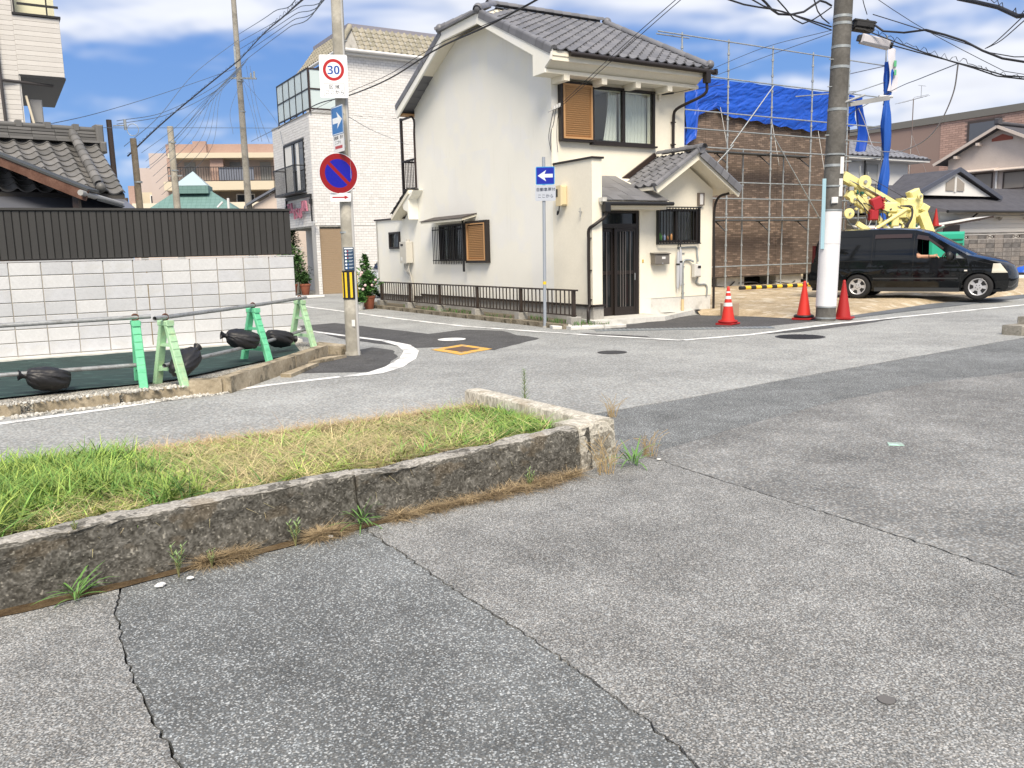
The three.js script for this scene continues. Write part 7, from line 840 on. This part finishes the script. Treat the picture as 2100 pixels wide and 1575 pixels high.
// crawler rig behind the van
{
  const c = thing('crane_rig', 'pale yellow and green crawler crane folded down behind the black van', 'crane', [13.9, .08, -31], .08), P = (n, g, m) => part(c, n, g, m), YE = mat(0xffffff, .5, mottle([226, 218, 152], 26, 12, 1, { size: 256, seed: 401, blot: .25, blotCol: [180, 170, 100] })), GR = mat(lin(.02, .34, .22), .45), DG = mat(lin(.012, .10, .07), .6), HOSE = mat(lin(.03, .03, .035), .6);
  P('track', [bev(3.6, .7, .5, .2, -.2, .36, .9)], BLACKM); P('track', [bev(3.6, .7, .5, .2, -.2, .36, -.9)], BLACKM); for (const z of [.9, -.9]) for (let i = 0; i < 5; i++) P('track_roller', mv(rot(cyl(.18, .18, .54, 14), PI / 2), -1.5 + i * .65, .36, z - .27), DG); P('chassis', [bev(3.0, .35, 1.3, .05, -.2, .95, 0)], GR); P('deck', bev(2.6, .18, 1.5, .03, -.2, 1.85, 0), YE);
  P('machine_house', [bev(1.7, 1.25, 1.5, .12, -.3, 1.5, -.1)], DG); const eng = P('engine_cover', [bev(1.5, 1.35, 1.4, .1, 2.05, 1.32, 0)], GR); for (let i = 0; i < 5; i++) part(eng, 'louvre', rot(bev(.62, .06, .05, .01), .5, 0, 0).translate(2.35, 1.0 + i * .17, .72), DG); P('exhaust', [tube([[1.75, 2.0, .2], [1.8, 2.1, .2], [2.1, 2.25, .3]], .06, 8, 12)], STEEL);
  const beam = (a, b, w, h, m, z = 0) => bar([a[0], a[1], z], [b[0], b[1], z], w, h);
  c.scale.setScalar(.9);
  P('boom', [beam([-2.1, 4.3], [.75, 2.7], .36, .36, YE), beam([-2.0, 3.6], [-1.0, 2.9], .3, .3, YE, .3)], YE); P('boom_head', [bev(.9, .55, .6, .08, .75, 3.1, 0), rot(bev(.5, .9, .5, .06), 0, 0, -.5).translate(.95, 2.75, .05)], YE); P('knee', [rot(bev(.42, .5, .42, .05), 0, 0, .4).translate(.95, 3.45, 0), rot(bev(.34, .3, .5, .05), 0, 0, -.5).translate(1.2, 2.95, .2)], YE); P('outrigger', [beam([.98, 2.75], [1.42, 1.75], .3, .34, YE, .55), bev(.46, .06, .4, .02, 1.5, 1.74, .55)], YE); P('mast', [b0(.62, .72, 1.9, 2.7, .5, .6), b0(.62, 1.2, 2.62, 2.7, .5, .6)], YE); P('strut', [beam([-1.7, 2.4], [-.6, 1.75], .16, .18, YE, .6), beam([-1.4, 3.5], [-.2, 1.9], .14, .16, YE, .4)], YE); const wd = P('winch_drum', [mv(rot(cyl(.26, .26, .06, 28), PI / 2), -1.3, 4.02, .28), mv(rot(cyl(.15, .15, .3, 20), PI / 2), -1.3, 4.02, 0)], YE); part(wd, 'hub', mv(rot(cyl(.07, .07, .1, 14), PI / 2), -1.3, 4.02, .3), STEEL);
  for (const [x, y, r] of [[-1.78, 3.35, .17], [-1.95, 2.8, .2], [.95, 3.42, .11]]) { const pu = P('pulley', mv(rot(lathe([[r, -.04], [r, -.02], [r * .8, 0], [r, .02], [r, .04], [r * .3, .05], [0, .05]], 24), PI / 2), x, y, .42), YE); part(pu, 'pin', mv(rot(cyl(.04, .04, .12, 10), PI / 2), x, y, .42), STEEL); }
  P('cylinder', rod([-1.2, 3.35, .35], [.2, 2.45, .4], .09, 14), YE); P('cylinder', rod([-.9, 2.2, .62], [.3, 2.9, .6], .07, 14), YE); P('piston_rod', rod([.2, 2.45, .4], [.6, 2.2, .42], .045, 12), CHROME); P('piston_rod', rod([-.9, 2.2, .62], [-1.3, 1.98, .62], .04, 12), CHROME);
  R = seeded(19); for (let i = 0; i < 44; i++) { const t = R(), x = mix(-1.9, .8, t), y = 4.2 - (x + 1.9) * .56 - rr(.1, 1.2); if (y < 1.95) continue; P('fitting', i % 3 ? rot(bev(rr(.06, .2), rr(.05, .16), .12, .012), 0, 0, rr(-.6, .6)).translate(x, y, rr(.3, .55)) : mv(rot(cyl(rr(.03, .07), .05, .14, 12), PI / 2), x, y, rr(.25, .45)), [YE, DG, STEEL, YE, HOSE][i % 5]); }
  for (let i = 0; i < 9; i++) P('hydraulic_line', tube([[-1.9 + i * .12, 4.1 - i * .07, .26], [-1.2 + i * .13, 3.75 - i * .08, .36], [-.4 + i * .08, 3.3 - i * .05, .42], [.3 + i * .03, 2.9 - i * .06, .46]], .016, 5, 16), [STEEL, HOSE, YE][i % 3]); P('wire_rope', rod([-1.3, 4.28, .3], [.5, 3.3, .35], .012, 5), HOSE); P('wire_rope', rod([-.95, 3.9, .5], [-.95, 3.4, .5], .012, 5), HOSE);
  const rb = P('hook_block', [rot(bev(.46, .5, .3, .05), 0, 0, .35).translate(-.9, 3.15, .5), bev(.36, .42, .28, .05, -1.0, 2.72, .5)], mat(lin(.34, .014, .022), .5)); for (let i = 0; i < 5; i++) part(rb, 'tooth', rot(bx(.1, .05, .2), 0, 0, .6).translate(-.66, 3.32 - i * .09, .55), mat(lin(.34, .014, .022), .5)); P('valve_block', [bev(.6, .4, .4, .05, -.3, 3.0, .35), bev(.4, .35, .4, .04, .15, 2.75, .4), bev(.3, .5, .3, .04, -.1, 2.5, .45)], YE); R = seeded(77); for (let i = 0; i < 7; i++) P('hose', tube([[.1 + i * .05, 3.05, .5], [.45 + i * .03, 2.95 + .1 * R(), .62], [.5 + i * .02, 2.6, .66], [.3 + i * .05, 2.25, .62], [.25 + i * .06, 1.95, .6]], .024, 6, 20), i < 3 ? HOSE : YE); for (let i = 0; i < 6; i++) P('hose', tube([[-1.8 + i * .2, 3.4 - .1 * i, .45], [-1.5 + i * .2, 3.0 + rr(-.2, .2), .6], [-1.2 + i * .15, 2.5 + rr(-.2, .2), .55]], .02, 6, 14), HOSE); P('cab_guard', [b0(-.45, -.38, .9, 1.8, .78, .85), b0(.3, .37, .9, 1.8, .78, .85)], YE);
  cone('dull red cone standing on top of the green engine cover', 15.5, -30.9, 'dark', 2.08, .85);
  single('kerb_block', 'weathered grey kerb block at the road edge by the lot', 'kerb block', J(mv(rot(bev(1.6, .16, .35, .02), 0, .5), 8.75, .075, -13.8), mv(rot(bev(1.4, .12, .2, .02), 0, .5), 8.95, .215, -13.95)), mat(0xffffff, .95, mottle([136, 132, 122], 60, 36, .8, { size: 256, bump: .006, seed: 405, blot: .7, blotCol: [84, 80, 68] })));
}

// ---------------------------------------------------------------- along the cream house: kerb, fence, meters
{
  const G = (u, v) => hw(u, v), K = mat(0xffffff, .95, mottle([120, 112, 96], 60, 34, .9, { size: 256, bump: .006, seed: 501, blot: .8, blotCol: [64, 58, 44] }));
  const strip = (name, u0, u1, v0, v1, y0, y1, m, l) => struct(name, plan([G(u0, v0), G(u1, v0), G(u1, v1), G(u0, v1)], y0, y1), m, l);
  strip('side_strip', -.98, .02, -.6, 11.6, .0, .045, mat(0xffffff, .95, mottle([104, 96, 80], 50, 34, 1.2, { size: 256, seed: 502, bump: .006 })), 'earth and concrete strip below the house fence');
  const kt = thing('kerb', 'dark worn kerb below the house fence', 'kerb', [HX, 0, HZ], TURN); for (let i = 0; i < 12; i++) part(kt, 'kerb_stone', mv(bev(.13, .13, .96, .012), -1.04 + hash2(i, 2, 3) * .02, .025, .15 - i * .98 - .1), K);
  for (const [u, v, w, l] of [[-.7, -.75, .75, 'pale broken paving slab by the sign post'], [-.2, -.9, .5, 'cracked pale slab beside the entrance step'], [-1.02, -.35, .4, 'small pale slab at the foot of the sign post']]) { const [x, z] = G(u, v); single('concrete_slab', l, 'slab', mv(rot(bev(w, .07, .32, .012), 0, TURN + .4 * u), x, .03, z), CONCL); }
  // fence
  const f = thing('railing', 'low dark brown railing along the gable wall', 'fence', [HX, 0, HZ], TURN), FB = mat(lin(.035, .024, .018), .5), X = -.62, VS = [9.55, 7.55, 5.72, 3.72, 1.76, -.22];
  part(f, 'top_rail', b0(X - .03, X + .03, .715, .745, -9.7, .34), FB); part(f, 'bottom_rail', b0(X - .02, X + .02, .215, .24, -9.65, .3), FB); VS.forEach((v) => part(f, 'post', b0(X - .032, X + .032, .1, .715, -v - .032, -v + .032), FB));
  for (let i = 0; i < VS.length - 1; i++) { const n = Math.round((VS[i] - VS[i + 1]) / .155); for (let k = 1; k < n; k++) { const v = mix(VS[i], VS[i + 1], k / n); part(f, 'baluster', b0(X - .01, X + .01, .24, .715, -v - .01, -v + .01), FB); } }
  VS.forEach((v, i) => { const [x, z] = G(X, v); single('footing_block', ['footing block under the railing post by the rose pot', 'footing block under the second railing post from the annex', 'footing block under the railing post below the water heater side', 'footing block under the railing post below the barred window', 'footing block under the railing post below the tan shutter', 'footing block under the end railing post by the downpipe'][i], 'block', mv(rot(bev(.24, .17, .2, .012), 0, TURN), x, .115, z), CONC, 'footing blocks under the railing'); });
  // wild plants at the foot
  R = seeded(61); const bl = J([0, 1, 2, 3, 4].map(k => rot(grid(1, 3, (u, v) => [(u - .5) * .012 * (1 - v), .09 * v, .05 * v * v]), 0, k * 1.3))), L = []; for (let i = 0; i < 420; i++) { const v = rr(-.9, 8), u = rr(-.96, -.35) + (v < .4 ? rr(-.1, .3) : 0); if (fbm(v * 1.2, u * 2, 0, 2, 3) < .52 && v > .3) continue; const [x, z] = G(u, v); L.push([mat4(x, .045, z, R() * 6, 0, 0, rr(.5, 1.3)), green(R(), rr(.8, 1.6))]); } info(many(scene, 'verge_weeds', bl, mat(0xffffff, .8, { side: THREE.DoubleSide }), L), 'scattered weeds along the house kerb', 'weeds');
  // water heater on the annex wall
  const h = thing('water_heater', 'beige gas water heater with pipes on the annex wall', 'water heater', [HX, 0, HZ], TURN), HB = mat(lin(.56, .54, .48), .5); part(h, 'case', bev(.22, .62, .46, .015, -.13, 1.58, -8.75), HB); part(h, 'vent', [bx(.012, .05, .16, -.245, 1.8, -8.8)], BLACKM); part(h, 'flue', cyl(.05, .05, .06, 12, -.12, 1.89, -8.62), HB); part(h, 'label_plate', bx(.004, .1, .1, -.243, 1.4, -8.85), WHITEP); for (let i = 0; i < 4; i++) part(h, 'pipe', tube([[-.12, 1.28, -8.9 + i * .1], [-.14, 1.1, -8.88 + i * .09], [-.08, .9, -8.7 + i * .03], [-.06, .5, -8.62 + i * .03], [-.08, .12, -8.62 + i * .03]], .016, 6, 20), i % 2 ? HB : CONCL);
  // electric meter on the wing wall
  const m = thing('electric_meter', 'cream electric meter box on the wing wall', 'meter', [HX, 0, HZ], TURN); part(m, 'case', bev(.16, .42, .24, .03, -.085, 2.66, -.92), mat(lin(.66, .55, .34), .5)); part(m, 'meter_window', bx(.01, .16, .13, -.168, 2.72, -1.0), DARKGLASS); part(m, 'cable', tube([[-.08, 2.46, -1.0], [-.09, 2.32, -1.02], [-.07, 2.28, -1.1], [-.03, 2.36, -1.14]], .014, 6, 16), BLACKM); single('wall_hook', 'small metal hook on the wing wall', 'hook', J(rod([...G(-.0, .3)].reduce((a, c, i) => i ? [a[0], 2.3, c] : [c], []), [...G(-.08, .3)].reduce((a, c, i) => i ? [a[0], 2.3, c] : [c], []), .012), rod([...G(-.05, .3)].reduce((a, c, i) => i ? [a[0], 2.2, c] : [c], []), [...G(-.05, .3)].reduce((a, c, i) => i ? [a[0], 2.38, c] : [c], []), .01)), STEEL);
  // entrance: mailbox, lamp, gas meter, umbrellas, window bottles
  const mb = thing('mailbox', 'grey metal mailbox beside the entrance door', 'mailbox', [HX, 0, HZ], TURN), MB = mat(lin(.20, .185, .165), .5, { metalness: .3 }); part(mb, 'case', bev(.42, .22, .16, .012, 2.17, 1.28, -.36), MB); part(mb, 'lid', rot(bev(.46, .015, .19, .005), .12).translate(2.17, 1.41, -.35), MB); part(mb, 'name_plate', bx(.1, .05, .005, 2.2, 1.31, -.277), WHITEP); part(mb, 'lock', bx(.03, .03, .008, 2.17, 1.19, -.277), STEEL); part(mb, 'slot', bx(.3, .012, .006, 2.17, 1.375, -.279), BLACKM);
  const wl = thing('porch_light', 'square bronze porch light on the porch gable', 'wall light', [HX, 0, HZ], TURN); part(wl, 'frame', frame(3.34, 3.5, 2.46, 2.74, .02, -.448, -.37), mat(lin(.16, .13, .11), .5)); part(wl, 'diffuser', b0(3.36, 3.48, 2.48, 2.72, -.447, -.39), WHITEP);
  const gm = thing('gas_meter', 'white gas meter with galvanised pipes on the porch wall', 'gas meter', [HX, 0, HZ], TURN); part(gm, 'case', [bev(.20, .30, .14, .03, 3.25, 1.0, -.35), bev(.16, .1, .15, .02, 3.25, 1.1, -.35)], mat(lin(.62, .61, .57), .5)); part(gm, 'dial', bx(.09, .05, .006, 3.27, 1.08, -.272), BLACKM); part(gm, 'pipe', [tube([[2.9, .1, -.42], [2.9, .9, -.42], [2.9, 1.18, -.42], [2.95, 1.24, -.42], [3.1, 1.24, -.40], [3.18, 1.2, -.37]], .024, 8, 30), tube([[2.75, 1.52, -.43], [3.2, 1.53, -.43], [3.32, 1.52, -.43], [3.33, 1.4, -.42], [3.33, 1.2, -.38]], .02, 8, 24), tube([[3.3, .85, -.36], [3.32, .72, -.42], [3.4, .68, -.43], [3.6, .67, -.43], [3.66, .62, -.43], [3.66, .42, -.43]], .022, 8, 24)], GALV); part(gm, 'pipe_clip', [1.4, 1.1, .7, .5].map(y => bx(.09, .015, .03, 2.92, y, -.44)), GALV); part(gm, 'pipe_sleeve', cyl(.032, .032, .26, 10, 2.9, .1, -.42), mat(lin(.66, .5, .28), .7));
  const um = (label, dx) => { const t = thing('umbrella', label, 'umbrella', [HX, 0, HZ], TURN, 'umbrellas hung under the porch window'); part(t, 'canopy', lathe([[.012, .62], [.028, .68], [.034, .85], [.04, 1.2], [.028, 1.42], [.012, 1.46]], 12).translate(2.72 + dx, 0, -.36), mat(lin(.62, .64, .68), .3, { transmission: .25 })); part(t, 'shaft', rod([2.72 + dx, .5, -.36], [2.72 + dx, 1.55, -.36], .006, 6), WHITEP); part(t, 'handle', tube([[2.72 + dx, 1.5, -.36], [2.72 + dx, 1.6, -.36], [2.75 + dx, 1.64, -.36], [2.78 + dx, 1.6, -.36]], .011, 6, 12), BLACKM); part(t, 'strap', cyl(.042, .042, .04, 12, 2.72 + dx, 1.15, -.36), BLACKM); t.rotation.z = dx * .2; return t; }; um('clear umbrella with a black tip hanging nearer the mailbox', -.03); um('pale folded umbrella hanging nearer the gas meter', .07);
  const bt = (label, x, hh, c) => { const t = thing('bottle', label, 'bottle', [HX, 0, HZ], TURN, undefined); part(t, 'body', lathe([[0, 1.695], [.035, 1.695], [.035, 1.695 + hh * .7], [.015, 1.695 + hh * .85], [.015, 1.695 + hh], [0, 1.695 + hh]], 12).translate(x, 0, -.475), mat(c, .4)); }; bt('green bottle on the porch window sill', 2.27, .16, lin(.15, .5, .12)); bt('white and blue bottle on the porch window sill', 2.38, .14, lin(.4, .5, .75)); bt('small brown bottle on the porch window sill', 2.48, .1, lin(.3, .15, .06)); bt('orange capped bottle on the porch window sill', 2.6, .14, lin(.55, .28, .1));
  single('door_bell', 'small yellow door bell beside the entrance door', 'bell', (() => { const [x, z] = G(1.72, .415); return mv(rot(bev(.04, .07, .02, .006), 0, TURN), x, 1.25, z); })(), mat(lin(.6, .42, .08), .5));
  const sc = thing('security_cable', 'white insulator cluster where service wires meet the cream house', 'insulator', [HX, 0, HZ], TURN); part(sc, 'insulator', [...[0, 1, 2].map(i => cyl(.03, .03, .07, 10, .02 + i * .07, 4.48 + i * .03, -1.28))], WHITEP); part(sc, 'arm', rod([-.12, 4.42, -1.3], [.2, 4.56, -1.25], .012), STEEL); part(sc, 'lead', [tube([[0, 4.45, -1.28], [-.06, 4.2, -1.3], [-.1, 3.9, -1.33], [-.03, 3.6, -1.34]], .007, 5, 14), tube([[.05, 4.48, -1.27], [.0, 4.2, -1.28], [-.06, 3.95, -1.32], [-.03, 3.6, -1.33]], .007, 5, 14)], BLACKM);
  const cr = thing('wall_clamp', 'cream wall clamp with insulators right of the upper window', 'clamp', [HX, 0, HZ], TURN); part(cr, 'clamp', [bx(.05, .16, .06, 2.98, 4.98, -1.32), sph(.035, 2.96, 4.88, -1.29, 8)], CREAM); part(cr, 'insulator', [rod([3.02, 5.0, -1.28], [3.3, 5.04, -1.2], .02)], BLACKM); part(cr, 'lead', tube([[3.3, 5.04, -1.2], [3.7, 5.12, -1.0], [4.3, 5.2, -.6]], .007, 5, 12), BLACKM);
}

renderer.render(scene, camera);
